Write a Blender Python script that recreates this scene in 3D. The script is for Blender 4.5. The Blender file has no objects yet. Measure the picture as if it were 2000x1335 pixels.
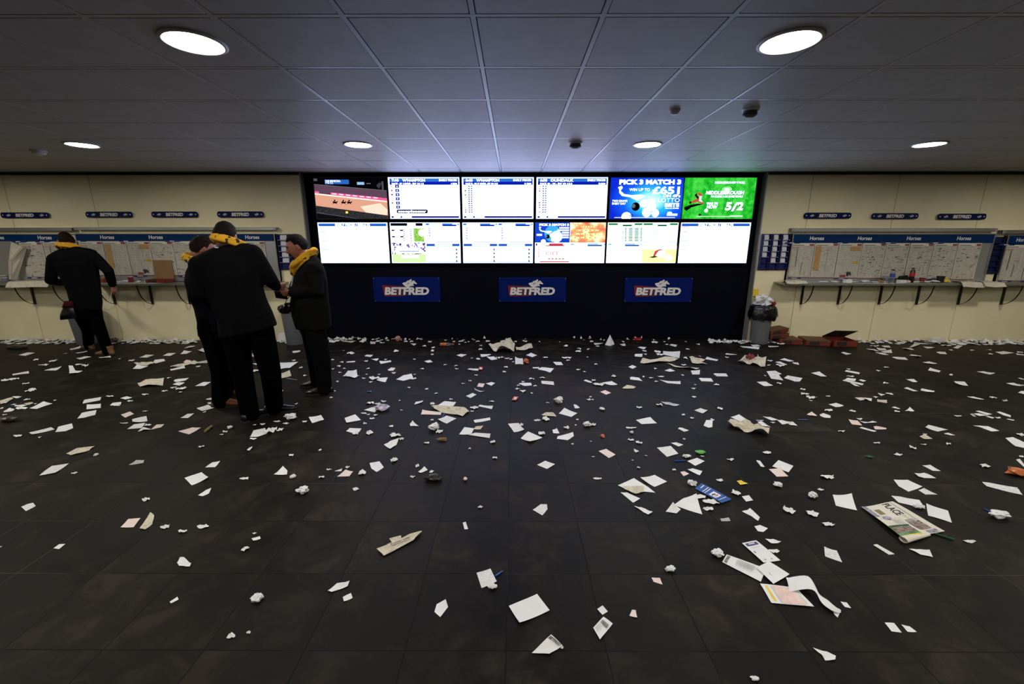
import bpy, bmesh, math, random
from mathutils import Vector, Matrix, noise

random.seed(7)
PI = math.pi
SC = bpy.context.scene
COL = SC.collection

# ------------------------------------------------------------------ camera
F_PX, PITCH, YAW, CAM_H = 829.6, 0.233, -0.003, 1.578
CEIL = 2.592
Y_DARK, Y_CREAM = 6.88, 6.76
cam_d = bpy.data.cameras.new('camera')
cam_d.sensor_width = 36.0
cam_d.lens = F_PX * 36.0 / 2000.0
cam_d.clip_start = 0.02
cam = bpy.data.objects.new('camera', cam_d)
COL.objects.link(cam)
cam.location = (0, 0, CAM_H)
cam.rotation_euler = (PI / 2 - PITCH, 0, -YAW)
SC.camera = cam
CAM_M = Matrix.Rotation(-YAW, 3, 'Z') @ Matrix.Rotation(PI / 2 - PITCH, 3, 'X')
CAM_P = Vector((0, 0, CAM_H))


def ray(px, py):
    return CAM_M @ Vector(((px - 1000.0) / F_PX, -(py - 667.5) / F_PX, -1.0))


def on_z(px, py, z=0.0):
    d = ray(px, py)
    return CAM_P + d * ((z - CAM_H) / d.z)


def on_y(px, py, y):
    d = ray(px, py)
    return CAM_P + d * (y / d.y)


# ------------------------------------------------------------------ tagging
def tag(o, label=None, cat=None, group=None, kind=None):
    if label:
        o['label'] = label
    if cat:
        o['category'] = cat
    if group:
        o['group'] = group
    if kind:
        o['kind'] = kind
    return o


def link(name, me, mats=None, parent=None, loc=None):
    o = bpy.data.objects.new(name, me)
    COL.objects.link(o)
    if mats is not None and me is not None:
        for m in (mats if isinstance(mats, (list, tuple)) else [mats]):
            me.materials.append(m)
    if parent is not None:
        o.parent = parent
    if loc is not None:
        o.location = loc
    return o


def empty(name, loc, label, cat, group=None, rz=0.0):
    o = bpy.data.objects.new(name, None)
    COL.objects.link(o)
    o.location = loc
    o.rotation_euler = (0, 0, rz)
    o.empty_display_size = 0.1
    return tag(o, label, cat, group)


def children_of(o):
    return [c for c in KIDS.get(o.name, [])]


KIDS = {}


def copy_tree(root, loc, label, group=None):
    kids = [c for c in bpy.data.objects if c.parent == root]
    r = root.copy()
    COL.objects.link(r)
    r.location = loc
    r['label'] = label
    if group:
        r['group'] = group
    for ch in kids:
        subs = [g for g in bpy.data.objects if g.parent == ch]
        c = ch.copy()
        COL.objects.link(c)
        c.parent = r
        for g in subs:
            d = g.copy()
            COL.objects.link(d)
            d.parent = c
    return r


# ------------------------------------------------------------------ materials
def srgb(h):
    v = [int(h[i:i + 2], 16) / 255.0 for i in (0, 2, 4)]
    return tuple((c / 12.92 if c <= 0.04045 else ((c + 0.055) / 1.055) ** 2.4) for c in v)


def C4(c):
    if isinstance(c, str):
        c = srgb(c)
    return (c[0], c[1], c[2], 1.0)


def new_mat(name):
    m = bpy.data.materials.new(name)
    m.use_nodes = True
    nt = m.node_tree
    b = nt.nodes['Principled BSDF']
    return m, nt, b


def N(nt, t, **kw):
    n = nt.nodes.new(t)
    for k, v in kw.items():
        setattr(n, k, v)
    return n


def ramp(nt, stops, fac):
    r = N(nt, 'ShaderNodeValToRGB')
    el = r.color_ramp.elements
    while len(el) < len(stops):
        el.new(0.5)
    for e, (p, c) in zip(el, stops):
        e.position = p
        e.color = C4(c)
    nt.links.new(fac, r.inputs[0])
    return r.outputs[0]


def mat(name, col, rough=0.6, metal=0.0, spec=0.5, var=0.12, scale=30.0, bump=0.0, bscale=None, coat=0.0, detail=3.0):
    """A plain procedural surface: base colour broken up by noise, optional bump."""
    m, nt, b = new_mat(name)
    tc = N(nt, 'ShaderNodeTexCoord')
    no = N(nt, 'ShaderNodeTexNoise')
    no.inputs['Scale'].default_value = scale
    no.inputs['Detail'].default_value = detail
    nt.links.new(tc.outputs['Object'], no.inputs['Vector'])
    c = C4(col)
    lo = tuple(x * (1 - var) for x in c[:3])
    hi = tuple(min(1.0, x * (1 + var)) for x in c[:3])
    nt.links.new(ramp(nt, [(0.3, lo), (0.7, hi)], no.outputs['Fac']), b.inputs['Base Color'])
    b.inputs['Roughness'].default_value = rough
    b.inputs['Metallic'].default_value = metal
    b.inputs['Specular IOR Level'].default_value = spec
    if coat:
        b.inputs['Coat Weight'].default_value = coat
    if bump:
        n2 = N(nt, 'ShaderNodeTexNoise')
        n2.inputs['Scale'].default_value = bscale or scale * 4
        n2.inputs['Detail'].default_value = 4
        nt.links.new(tc.outputs['Object'], n2.inputs['Vector'])
        bp = N(nt, 'ShaderNodeBump')
        bp.inputs['Strength'].default_value = bump
        bp.inputs['Distance'].default_value = 0.01
        nt.links.new(n2.outputs['Fac'], bp.inputs['Height'])
        nt.links.new(bp.outputs['Normal'], b.inputs['Normal'])
    return m


_EM = {}


def em(col, k=1.0):
    key = (col, k)
    if key in _EM:
        return _EM[key]
    m = bpy.data.materials.new('glow_%s_%d' % (col, int(k * 10)))
    m.use_nodes = True
    nt = m.node_tree
    nt.nodes.remove(nt.nodes['Principled BSDF'])
    e = N(nt, 'ShaderNodeEmission')
    e.inputs['Color'].default_value = C4(col)
    e.inputs['Strength'].default_value = k
    nt.links.new(e.outputs[0], nt.nodes['Material Output'].inputs[0])
    _EM[key] = m
    return m


# ------------------------------------------------------------------ mesh helpers
class MB:
    """collects faces (with material numbers) and makes one mesh of them"""

    def __init__(self):
        self.v, self.f, self.m, self.mats, self.uv = [], [], [], [], {}

    def mi(self, m):
        if m is None:
            return 0
        if m not in self.mats:
            self.mats.append(m)
        return self.mats.index(m)

    def add(self, vs, fs, m=None):
        o = len(self.v)
        self.v += [Vector(p) for p in vs]
        k = self.mi(m)
        for f in fs:
            self.f.append(tuple(i + o for i in f))
            self.m.append(k)

    def box(self, x0, y0, z0, x1, y1, z1, m=None):
        vs = [(x0, y0, z0), (x1, y0, z0), (x1, y1, z0), (x0, y1, z0), (x0, y0, z1), (x1, y0, z1), (x1, y1, z1), (x0, y1, z1)]
        self.add(vs, [(0, 3, 2, 1), (4, 5, 6, 7), (0, 1, 5, 4), (1, 2, 6, 5), (2, 3, 7, 6), (3, 0, 4, 7)], m)

    def bbox(self, x0, y0, z0, x1, y1, z1, r, m=None, seg=2):
        """box with rounded edges"""
        bm = bmesh.new()
        bmesh.ops.create_cube(bm, size=1.0)
        for v in bm.verts:
            v.co = Vector(((x0 + x1) / 2 + v.co.x * (x1 - x0), (y0 + y1) / 2 + v.co.y * (y1 - y0), (z0 + z1) / 2 + v.co.z * (z1 - z0)))
        bmesh.ops.bevel(bm, geom=bm.edges[:], offset=r, segments=seg, affect='EDGES', profile=0.5)
        self.bm(bm, m)
        bm.free()

    def bm(self, bm, m=None, mtx=None):
        bm.verts.index_update()
        self.add([(mtx @ v.co) if mtx else v.co for v in bm.verts], [tuple(v.index for v in f.verts) for f in bm.faces], m)

    def tube(self, pts, rad, n=10, m=None, caps=True, flat=1.0, up=None):
        pts = [Vector(p) for p in pts]
        if not isinstance(rad, (list, tuple)):
            rad = [rad] * len(pts)
        vs, fs = [], []
        prev = None
        for i, p in enumerate(pts):
            a = pts[max(0, i - 1)]
            b = pts[min(len(pts) - 1, i + 1)]
            t = (b - a).normalized()
            if prev is None:
                u = Vector(up) if up else (Vector((0, 0, 1)) if abs(t.z) < 0.9 else Vector((0, 1, 0)))
            else:
                u = prev
            s = t.cross(u)
            if s.length < 1e-6:
                s = t.cross(Vector((1, 0, 0)))
            s.normalize()
            u = s.cross(t).normalized()
            prev = u
            r = rad[i]
            ra, rb = r if isinstance(r, (list, tuple)) else (r, r * flat)
            for k in range(n):
                w = 2 * PI * k / n
                vs.append(p + s * (ra * math.cos(w)) + u * (rb * math.sin(w)))
        for i in range(len(pts) - 1):
            for k in range(n):
                k2 = (k + 1) % n
                fs.append((i * n + k, i * n + k2, (i + 1) * n + k2, (i + 1) * n + k))
        if caps:
            fs.append(tuple(range(n - 1, -1, -1)))
            fs.append(tuple((len(pts) - 1) * n + k for k in range(n)))
        self.add(vs, fs, m)

    def limb(self, pts, rad, n=16, m=None):
        """tube with rounded ends"""
        pts = [Vector(p) for p in pts]
        P, R = [], []
        d0 = (pts[0] - pts[1]).normalized()
        d1 = (pts[-1] - pts[-2]).normalized()

        def rr(r):
            return r if isinstance(r, (list, tuple)) else (r, r)
        for w in (80, 55, 28):
            c, s = math.cos(math.radians(w)), math.sin(math.radians(w))
            r = rr(rad[0])
            P.append(pts[0] + d0 * (min(r) * s))
            R.append((r[0] * c, r[1] * c))
        for p, r in zip(pts, rad):
            P.append(p)
            R.append(rr(r))
        for w in (28, 55, 80):
            c, s = math.cos(math.radians(w)), math.sin(math.radians(w))
            r = rr(rad[-1])
            P.append(pts[-1] + d1 * (min(r) * s))
            R.append((r[0] * c, r[1] * c))
        self.tube(P, R, n, m)

    def rings(self, rs, n=28, m=None, p=2.3, caps=True):
        """loft over rings (centre, across half-vector, front half-vector)"""
        vs, fs = [], []
        for c, a, b in rs:
            c, a, b = Vector(c), Vector(a), Vector(b)
            for k in range(n):
                w = 2 * PI * k / n
                x, y = math.cos(w), math.sin(w)
                x = math.copysign(abs(x) ** (2 / p), x)
                y = math.copysign(abs(y) ** (2 / p), y)
                vs.append(c + a * x + b * y)
        for i in range(len(rs) - 1):
            for k in range(n):
                k2 = (k + 1) % n
                fs.append((i * n + k, i * n + k2, (i + 1) * n + k2, (i + 1) * n + k))
        if caps:
            fs.append(tuple(range(n - 1, -1, -1)))
            fs.append(tuple((len(rs) - 1) * n + k for k in range(n)))
        self.add(vs, fs, m)

    def lathe(self, prof, c=(0, 0, 0), n=28, m=None, caps=True):
        vs, fs = [], []
        for r, z in prof:
            for k in range(n):
                w = 2 * PI * k / n
                vs.append((c[0] + r * math.cos(w), c[1] + r * math.sin(w), c[2] + z))
        for i in range(len(prof) - 1):
            for k in range(n):
                k2 = (k + 1) % n
                fs.append((i * n + k, i * n + k2, (i + 1) * n + k2, (i + 1) * n + k))
        if caps:
            if prof[0][0] > 1e-5:
                fs.append(tuple(range(n - 1, -1, -1)))
            if prof[-1][0] > 1e-5:
                fs.append(tuple((len(prof) - 1) * n + k for k in range(n)))
        self.add(vs, fs, m)

    def sphere(self, c, r, m=None, nu=16, nv=10):
        rx, ry, rz = r if isinstance(r, (list, tuple)) else (r, r, r)
        prof = []
        vs, fs = [], []
        for i in range(nv + 1):
            t = PI * (i / nv) * 0.998 + 0.002
            for k in range(nu):
                w = 2 * PI * k / nu
                vs.append((c[0] + rx * math.sin(t) * math.cos(w), c[1] + ry * math.sin(t) * math.sin(w), c[2] - rz * math.cos(t)))
        for i in range(nv):
            for k in range(nu):
                k2 = (k + 1) % nu
                fs.append((i * nu + k, i * nu + k2, (i + 1) * nu + k2, (i + 1) * nu + k))
        fs.append(tuple(range(nu - 1, -1, -1)))
        fs.append(tuple(nv * nu + k for k in range(nu)))
        self.add(vs, fs, m)

    def prism(self, poly, axis, a, b, m=None):
        """extrude a 2D outline along an axis (0 x, 1 y, 2 z) from a to b"""
        def P(u, v, w):
            return [(w, u, v), (u, w, v), (u, v, w)][axis]
        n = len(poly)
        vs = [P(u, v, a) for u, v in poly] + [P(u, v, b) for u, v in poly]
        fs = [tuple(range(n)), tuple(range(2 * n - 1, n - 1, -1))]
        for k in range(n):
            k2 = (k + 1) % n
            fs.append((k, n + k, n + k2, k2))
        self.add(vs, fs, m)

    def mesh(self, me, mtx, m=None):
        self.add([mtx @ v.co for v in me.vertices], [tuple(p.vertices) for p in me.polygons], m)

    def build(self, name, mats=None, parent=None, loc=None, smooth=False, origin=None, fix=True):
        me = bpy.data.meshes.new(name)
        vs = self.v
        if origin is not None:
            o = Vector(origin)
            vs = [p - o for p in vs]
        me.from_pydata([tuple(p) for p in vs], [], self.f)
        if mats is None:
            for m in self.mats:
                me.materials.append(m)
            if len(self.mats) > 1:
                me.polygons.foreach_set('material_index', self.m)
        if smooth:
            me.polygons.foreach_set('use_smooth', [True] * len(me.polygons))
        me.update()
        if fix:
            bm = bmesh.new()
            bm.from_mesh(me)
            bmesh.ops.recalc_face_normals(bm, faces=bm.faces[:])
            bm.to_mesh(me)
            bm.free()
        ob = link(name, me, mats, parent, loc)
        return ob


def smooth_angle(ob, deg=40):
    """shade smooth but keep creases"""
    me = ob.data
    me.polygons.foreach_set('use_smooth', [True] * len(me.polygons))
    bm = bmesh.new()
    bm.from_mesh(me)
    for e in bm.edges:
        if len(e.link_faces) == 2 and e.calc_face_angle(0) > math.radians(deg):
            e.smooth = False
    bm.to_mesh(me)
    bm.free()
    return ob


def fused(mb, voxel, iters=4, fac=0.5):
    """one continuous skin over everything collected in mb"""
    me = bpy.data.meshes.new('tmp')
    me.from_pydata([tuple(p) for p in mb.v], [], mb.f)
    bm = bmesh.new()
    bm.from_mesh(me)
    bmesh.ops.recalc_face_normals(bm, faces=bm.faces[:])
    bm.to_mesh(me)
    bm.free()
    o = bpy.data.objects.new('tmp', me)
    COL.objects.link(o)
    r = o.modifiers.new('r', 'REMESH')
    r.mode = 'VOXEL'
    r.voxel_size = voxel
    if iters:
        s = o.modifiers.new('s', 'SMOOTH')
        s.factor = fac
        s.iterations = iters
    dg = bpy.context.evaluated_depsgraph_get()
    out = bpy.data.meshes.new_from_object(o.evaluated_get(dg))
    bpy.data.objects.remove(o)
    bpy.data.meshes.remove(me)
    out.polygons.foreach_set('use_smooth', [True] * len(out.polygons))
    return out


_TXT = {}


def text_mesh(s, bold=0.0, res=3):
    """outline letters of the built-in font, height of capitals = 1, left aligned at x=0; returns (mesh, width)"""
    key = (s, bold, res)
    if key in _TXT:
        return _TXT[key]
    cu = bpy.data.curves.new('t', 'FONT')
    cu.body = s
    cu.size = 1.0
    cu.offset = bold
    cu.resolution_u = res
    o = bpy.data.objects.new('t', cu)
    COL.objects.link(o)
    dg = bpy.context.evaluated_depsgraph_get()
    dg.update()
    me = bpy.data.meshes.new_from_object(o.evaluated_get(dg))
    bpy.data.objects.remove(o)
    bpy.data.curves.remove(cu)
    if len(me.vertices) == 0:
        _TXT[key] = (me, 0.0)
        return _TXT[key]
    xs = [v.co.x for v in me.vertices]
    x0, x1 = min(xs), max(xs)
    k = 1.0 / 0.72
    for v in me.vertices:
        v.co = Vector(((v.co.x - x0) * k, v.co.y * k, 0))
    _TXT[key] = (me, (x1 - x0) * k)
    return _TXT[key]


def put_text(mb, s, m, place, u, v, h, width=None, bold=0.0, shear=0.0, align='l', wscale=1.0):
    """letters laid on a surface: place(u, v) -> point, u to the reader's right, v up; h = capital height"""
    me, w = text_mesh(s, bold)
    if w <= 0:
        return
    sx = h * wscale
    if width:
        sx = width / w
    W = w * sx
    off = {'l': 0, 'c': -W / 2, 'r': -W}[align]
    vs = [place(u + off + p.co.x * sx + p.co.y * h * shear, v + p.co.y * h) for p in me.vertices]
    mb.add(vs, [tuple(p.vertices) for p in me.polygons], m)
# ================================================================== SETTING
# ---- materials
def floor_material():
    m, nt, b = new_mat('dark_slate_vinyl')
    tc = N(nt, 'ShaderNodeTexCoord')
    sep = N(nt, 'ShaderNodeSeparateXYZ')
    nt.links.new(tc.outputs['Object'], sep.inputs[0])
    S = 0.3995

    def math_(op, a, b_=None, c=None):
        n = N(nt, 'ShaderNodeMath', operation=op)
        for i, x in enumerate((a, b_, c)):
            if x is None:
                continue
            if isinstance(x, (int, float)):
                n.inputs[i].default_value = x
            else:
                nt.links.new(x, n.inputs[i])
        return n.outputs[0]
    ux = math_('DIVIDE', math_('ADD', sep.outputs[0], 0.0286 + 40 * S), S)
    uy = math_('DIVIDE', math_('ADD', sep.outputs[1], -1.7532 + 40 * S), S)
    ex = math_('ABSOLUTE', math_('SUBTRACT', math_('FRACT', ux), 0.5))
    ey = math_('ABSOLUTE', math_('SUBTRACT', math_('FRACT', uy), 0.5))
    e = math_('MAXIMUM', ex, ey)                                   # 0.5 on a joint
    joint = N(nt, 'ShaderNodeMapRange')
    joint.inputs[1].default_value = 0.4935
    joint.inputs[2].default_value = 0.4968
    nt.links.new(e, joint.inputs[0])
    cell = N(nt, 'ShaderNodeCombineXYZ')
    nt.links.new(math_('FLOOR', ux), cell.inputs[0])
    nt.links.new(math_('FLOOR', uy), cell.inputs[1])
    wn = N(nt, 'ShaderNodeTexWhiteNoise', noise_dimensions='2D')
    nt.links.new(cell.outputs[0], wn.inputs['Vector'])
    # each tile takes its own bit of the slate pattern
    off = N(nt, 'ShaderNodeVectorMath', operation='MULTIPLY_ADD')
    nt.links.new(wn.outputs['Color'], off.inputs[0])
    off.inputs[1].default_value = (1.0, 1.0, 1.0)
    nt.links.new(tc.outputs['Object'], off.inputs[2])
    n1 = N(nt, 'ShaderNodeTexNoise')
    n1.inputs['Scale'].default_value = 4.4
    n1.inputs['Detail'].default_value = 9
    n1.inputs['Roughness'].default_value = 0.72
    n1.inputs['Distortion'].default_value = 0.6
    nt.links.new(off.outputs[0], n1.inputs['Vector'])
    n2 = N(nt, 'ShaderNodeTexNoise')
    n2.inputs['Scale'].default_value = 1.3
    n2.inputs['Detail'].default_value = 5
    nt.links.new(tc.outputs['Object'], n2.inputs['Vector'])
    base = ramp(nt, [(0.32, (0.0045, 0.0039, 0.0033)), (0.5, (0.0098, 0.0082, 0.0066)), (0.70, (0.0290, 0.0240, 0.0185))], n1.outputs['Fac'])
    grime = ramp(nt, [(0.3, (0.55, 0.53, 0.52)), (0.7, (1.2, 1.16, 1.10))], n2.outputs['Fac'])
    mul = N(nt, 'ShaderNodeMix', data_type='RGBA', blend_type='MULTIPLY')
    mul.inputs[0].default_value = 1.0
    nt.links.new(base, mul.inputs[6])
    nt.links.new(grime, mul.inputs[7])
    tint = ramp(nt, [(0.0, (0.8, 0.8, 0.82)), (1.0, (1.2, 1.16, 1.1))], wn.outputs['Value'])
    mul2 = N(nt, 'ShaderNodeMix', data_type='RGBA', blend_type='MULTIPLY')
    mul2.inputs[0].default_value = 1.0
    nt.links.new(mul.outputs[2], mul2.inputs[6])
    nt.links.new(tint, mul2.inputs[7])
    jm = N(nt, 'ShaderNodeMix', data_type='RGBA')
    nt.links.new(joint.outputs[0], jm.inputs[0])
    nt.links.new(mul2.outputs[2], jm.inputs[6])
    n3 = N(nt, 'ShaderNodeTexNoise')
    n3.inputs['Scale'].default_value = 0.9
    n3.inputs['Detail'].default_value = 3
    nt.links.new(tc.outputs['Object'], n3.inputs['Vector'])
    nt.links.new(ramp(nt, [(0.54, (0.0025, 0.0022, 0.002)), (0.70, (0.060, 0.055, 0.045))], n3.outputs['Fac']), jm.inputs[7])
    nt.links.new(jm.outputs[2], b.inputs['Base Color'])
    rr = N(nt, 'ShaderNodeMapRange')
    rr.inputs[1].default_value = 0.3
    rr.inputs[2].default_value = 0.7
    rr.inputs[3].default_value = 0.46
    rr.inputs[4].default_value = 0.62
    nt.links.new(n1.outputs['Fac'], rr.inputs[0])
    nt.links.new(rr.outputs[0], b.inputs['Roughness'])
    b.inputs['Specular IOR Level'].default_value = 0.10
    hgt = math_('SUBTRACT', math_('MULTIPLY', n1.outputs['Fac'], 0.35), joint.outputs[0])
    bp = N(nt, 'ShaderNodeBump')
    bp.inputs['Strength'].default_value = 0.5
    bp.inputs['Distance'].default_value = 0.003
    nt.links.new(hgt, bp.inputs['Height'])
    nt.links.new(bp.outputs['Normal'], b.inputs['Normal'])
    return m


M = {}
M['floor'] = floor_material()
M['tile'] = mat('mineral_fibre_tile', (0.46, 0.46, 0.465), 0.50, spec=0.5, var=0.05, scale=9, bump=0.12, bscale=240)
M['tbar'] = mat('white_enamel_grid', (0.38, 0.38, 0.40), 0.34, spec=0.6, var=0.03)
M['cream'] = mat('cream_wall_panel', (0.82, 0.738, 0.475), 0.55, spec=0.35, var=0.035, scale=2.2, bump=0.04, bscale=60)
M['seam'] = mat('seam_shadow_gap', (0.20, 0.17, 0.10), 0.9)
M['black_gap'] = mat('black_shadow_gap', (0.012, 0.012, 0.012), 0.8)
M['navy'] = mat('dark_navy_panel', (0.0022, 0.0028, 0.0075), 0.6, spec=0.06, var=0.15, scale=3)
M['alu'] = mat('brushed_aluminium', (0.42, 0.41, 0.39), 0.38, metal=0.85, var=0.06, scale=40)
M['alu_dull'] = mat('grey_painted_metal', (0.30, 0.29, 0.27), 0.45, metal=0.3, var=0.05)
M['white_plastic'] = mat('white_plastic', (0.72, 0.72, 0.70), 0.4, var=0.03)
M['black_plastic'] = mat('black_plastic', (0.012, 0.012, 0.014), 0.35, var=0.1)
M['lamp'] = em('fffaf1', 1.0)   # strength set in the lighting section

XW = 12.0
Y_BACK = -9.0
# floor
mb = MB()
mb.add([(-XW, Y_BACK, 0), (XW, Y_BACK, 0), (XW, 7.2, 0), (-XW, 7.2, 0)], [(0, 1, 2, 3)])
tag(mb.build('floor', M['floor']), kind='structure')

# ceiling: lay-in tiles and the enamelled bars between them
S, CX0, CY0 = 0.6, -0.1868, 2.2440
mb, bars = MB(), MB()
i0, i1 = -20, 21
j0, j1 = -19, 8
for i in range(i0, i1):
    for j in range(j0, j1):
        x, y = CX0 + S * i, CY0 + S * j
        e = 0.0155
        z0, z1 = CEIL - 0.007, CEIL + 0.012
        x0, x1, y0, y1 = x + e, x + S - e, y + e, y + S - e
        if y0 > Y_DARK:
            continue
        c = 0.004
        y1 = min(y1, 7.15)
        mb.add([(x0, y0, z0 + c), (x1, y0, z0 + c), (x1, y1, z0 + c), (x0, y1, z0 + c),
                (x0 + c, y0 + c, z0), (x1 - c, y0 + c, z0), (x1 - c, y1 - c, z0), (x0 + c, y1 - c, z0),
                (x0, y0, z1), (x1, y0, z1), (x1, y1, z1), (x0, y1, z1)],
               [(7, 6, 5, 4), (0, 4, 5, 1), (1, 5, 6, 2), (2, 6, 7, 3), (3, 7, 4, 0),
                (0, 1, 9, 8), (1, 2, 10, 9), (2, 3, 11, 10), (3, 0, 8, 11), (8, 9, 10, 11)])
tag(mb.build('ceiling', M['tile'], fix=False), kind='structure')
for i in range(i0, i1 + 1):
    x = CX0 + S * i
    bars.box(x - 0.012, CY0 + S * j0, CEIL - 0.0064, x + 0.012, 7.15, CEIL + 0.012)
for j in range(j0, j1 + 1):
    y = CY0 + S * j
    if y > 7.0:
        continue
    bars.box(CX0 + S * i0, y - 0.012, CEIL - 0.0066, CX0 + S * i1, y + 0.012, CEIL + 0.012)
tag(bars.build('trim_1', M['tbar']), kind='structure')
mb = MB()
mb.box(-XW - 0.3, Y_BACK - 0.2, CEIL + 0.013, XW + 0.3, 7.3, CEIL + 0.05)
tag(mb.build('ceiling_slab', M['black_gap']), kind='structure')

# walls
XL = on_y(598.0, 470, Y_CREAM).x
XR = on_y(1483.5, 470, Y_CREAM).x


def panel_wall(name, x0, x1, seams):
    w = MB()
    w.box(x0, Y_CREAM + 0.006, 0, x1, 7.15, CEIL, M['seam'])
    xs = [x0] + sorted(seams) + [x1]
    g = 0.0032
    for k in range(len(xs) - 1):
        a = xs[k] + (g if k else 0)
        b = xs[k + 1] - (g if k < len(xs) - 2 else 0)
        w.bbox(a, Y_CREAM, 0.0, b, Y_CREAM + 0.02, CEIL - 0.004, 0.003, M['cream'], 1)
    return tag(w.build(name), kind='structure')


sl = on_y(192, 440, Y_CREAM).x
sr = on_y(1739, 446, Y_CREAM).x
panel_wall('wall_left', -XW, XL, [sl + 1.3 * k for k in range(-4, 1) if True])
panel_wall('wall_right', XR, XW, [sr + 1.3 * k for k in range(-1, 5)])
mb = MB()
mb.box(XL - 0.03, Y_DARK, 0, XR + 0.03, 7.12, CEIL)
tag(mb.build('wall_back', M['navy']), kind='structure')
for nm, x in (('trim_2', XL), ('trim_3', XR)):
    mb = MB()
    s = 1 if x < 0 else -1
    mb.bbox(min(x, x + s * 0.012), Y_CREAM - 0.004, 0, max(x, x + s * 0.012), Y_DARK, CEIL - 0.01, 0.002)
    tag(mb.build(nm, M['alu_dull']), kind='structure')
mb = MB()
mb.box(-XW, Y_CREAM - 0.012, CEIL - 0.05, XL, Y_CREAM, CEIL - 0.008)
tag(mb.build('shade_strip_1', M['black_gap']), kind='structure')  # black strip standing in for the shade in the gap under the ceiling
mb = MB()
mb.box(XR, Y_CREAM - 0.012, CEIL - 0.05, XW, Y_CREAM, CEIL - 0.008)
tag(mb.build('shade_strip_2', M['black_gap']), kind='structure')  # same painted gap shade, as a black strip atop the other cream wall
mb = MB()
mb.box(XL + 0.012, Y_DARK - 0.03, CEIL - 0.04, XR - 0.012, Y_DARK, CEIL - 0.008)
tag(mb.build('trim_6', M['navy']), kind='structure')
for nm, b in (('wall_west', (-XW - 0.2, Y_BACK, 0, -XW, 7.15, CEIL)), ('wall_east', (XW, Y_BACK, 0, XW + 0.2, 7.15, CEIL)),
              ('wall_front', (-XW, Y_BACK - 0.2, 0, XW, Y_BACK, CEIL))):
    mb = MB()
    mb.box(*b)
    tag(mb.build(nm, M['cream']), kind='structure')

# ================================================================== CEILING FITTINGS
LAMP_R = 0.128
lamp_x = [-4.62, -1.66, 1.43, 4.43, 7.5, -7.65]
lamp_y = [4.90, 2.50, 0.07, -2.35]
LAMP_LABELS = {
    (0, 0): 'round white ceiling downlight over the man leaning on the wall shelf',
    (1, 0): 'round ceiling downlight just above the first television of the upper row',
    (2, 0): 'round ceiling downlight in front of the lotto television, beside a smoke detector',
    (3, 0): 'round white ceiling downlight in front of the cluttered racing-page shelf',
    (1, 1): 'large glowing round downlight above the three scarved men, nearer row',
    (2, 1): 'large glowing round downlight beyond the pair of ceiling sensors, nearer row',
}


def downlight(x, y, label, group):
    t = empty('ceiling_downlight', (x, y, CEIL - 0.007), label, 'ceiling light', group)
    r = MB()
    r.lathe([(LAMP_R + 0.002, 0.004), (LAMP_R + 0.022, 0.002), (LAMP_R + 0.026, -0.006), (LAMP_R + 0.012, -0.013), (LAMP_R, -0.009), (LAMP_R - 0.002, 0.004)], n=40, caps=False)
    r.build('rim', M['white_plastic'], t, smooth=True)
    d = MB()
    d.lathe([(LAMP_R - 0.001, 0.002), (LAMP_R - 0.002, -0.005), (LAMP_R * 0.7, -0.008), (0.0001, -0.009)], n=24, caps=False)
    ob = d.build('diffuser', M['lamp'], t, smooth=True)
    ob['label'] = 'glowing opal diffuser'
    return t


for jy, y in enumerate(lamp_y):
    for ix, x in enumerate(lamp_x):
        lb = LAMP_LABELS.get((ix, jy), 'round white ceiling downlight of the rows behind the viewer')
        g = 'round ceiling downlights' if (ix, jy) in LAMP_LABELS else 'downlights behind the viewer'
        downlight(x, y, lb, g)


def ceil_at(px, py):
    p = on_z(px, py, CEIL - 0.007)
    return (p.x, p.y, CEIL - 0.007)


def detector(px, py, r, h, label, body, slots=True):
    t = empty('smoke_detector', ceil_at(px, py), label, 'smoke detector')
    b = MB()
    b.lathe([(r, 0.002), (r, -0.012), (r * 0.93, -0.016), (0.001, -0.016)], n=28, caps=False)
    b.build('base', M['white_plastic'], t, smooth=True)
    c = MB()
    c.lathe([(r * 0.8, -0.015), (r * 0.82, -h * 0.55), (r * 0.74, -h * 0.8), (r * 0.45, -h), (0.001, -h)], n=28, caps=False)
    smooth_angle(c.build('chamber', body, t), 35)
    if slots:
        s = MB()
        for k in range(14):
            a = 2 * PI * k / 14
            s.box(-0.006, r * 0.775, -h * 0.72, 0.006, r * 0.84, -h * 0.5)
            for i in range(8):
                v = s.v[-8 + i]
                s.v[-8 + i] = Vector((v.x * math.cos(a) - v.y * math.sin(a), v.x * math.sin(a) + v.y * math.cos(a), v.z))
        s.build('vent_slot', M['black_plastic'], t)
    return t


M['det_dark'] = mat('dark_grey_plastic', (0.10, 0.10, 0.105), 0.45)
detector(1466, 213, 0.062, 0.062, 'dark-ringed smoke detector on the ceiling between the two nearest tile rows of sensors', M['det_dark'])
detector(1124, 278, 0.072, 0.062, 'dark smoke detector on the ceiling beside the lit downlight before the screens', M['det_dark'])
detector(1318, 214, 0.042, 0.036, 'small white ceiling sensor, smaller neighbour of the dark smoke detector', M['white_plastic'], False)
detector(75, 294, 0.075, 0.05, 'pale dome detector on the dim ceiling above the standing folded newspaper', M['white_plastic'], False)
# ================================================================== TELEVISIONS
Y_SCR = Y_DARK - 0.075
WHT = ('c2ceff', 4.0)


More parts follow.
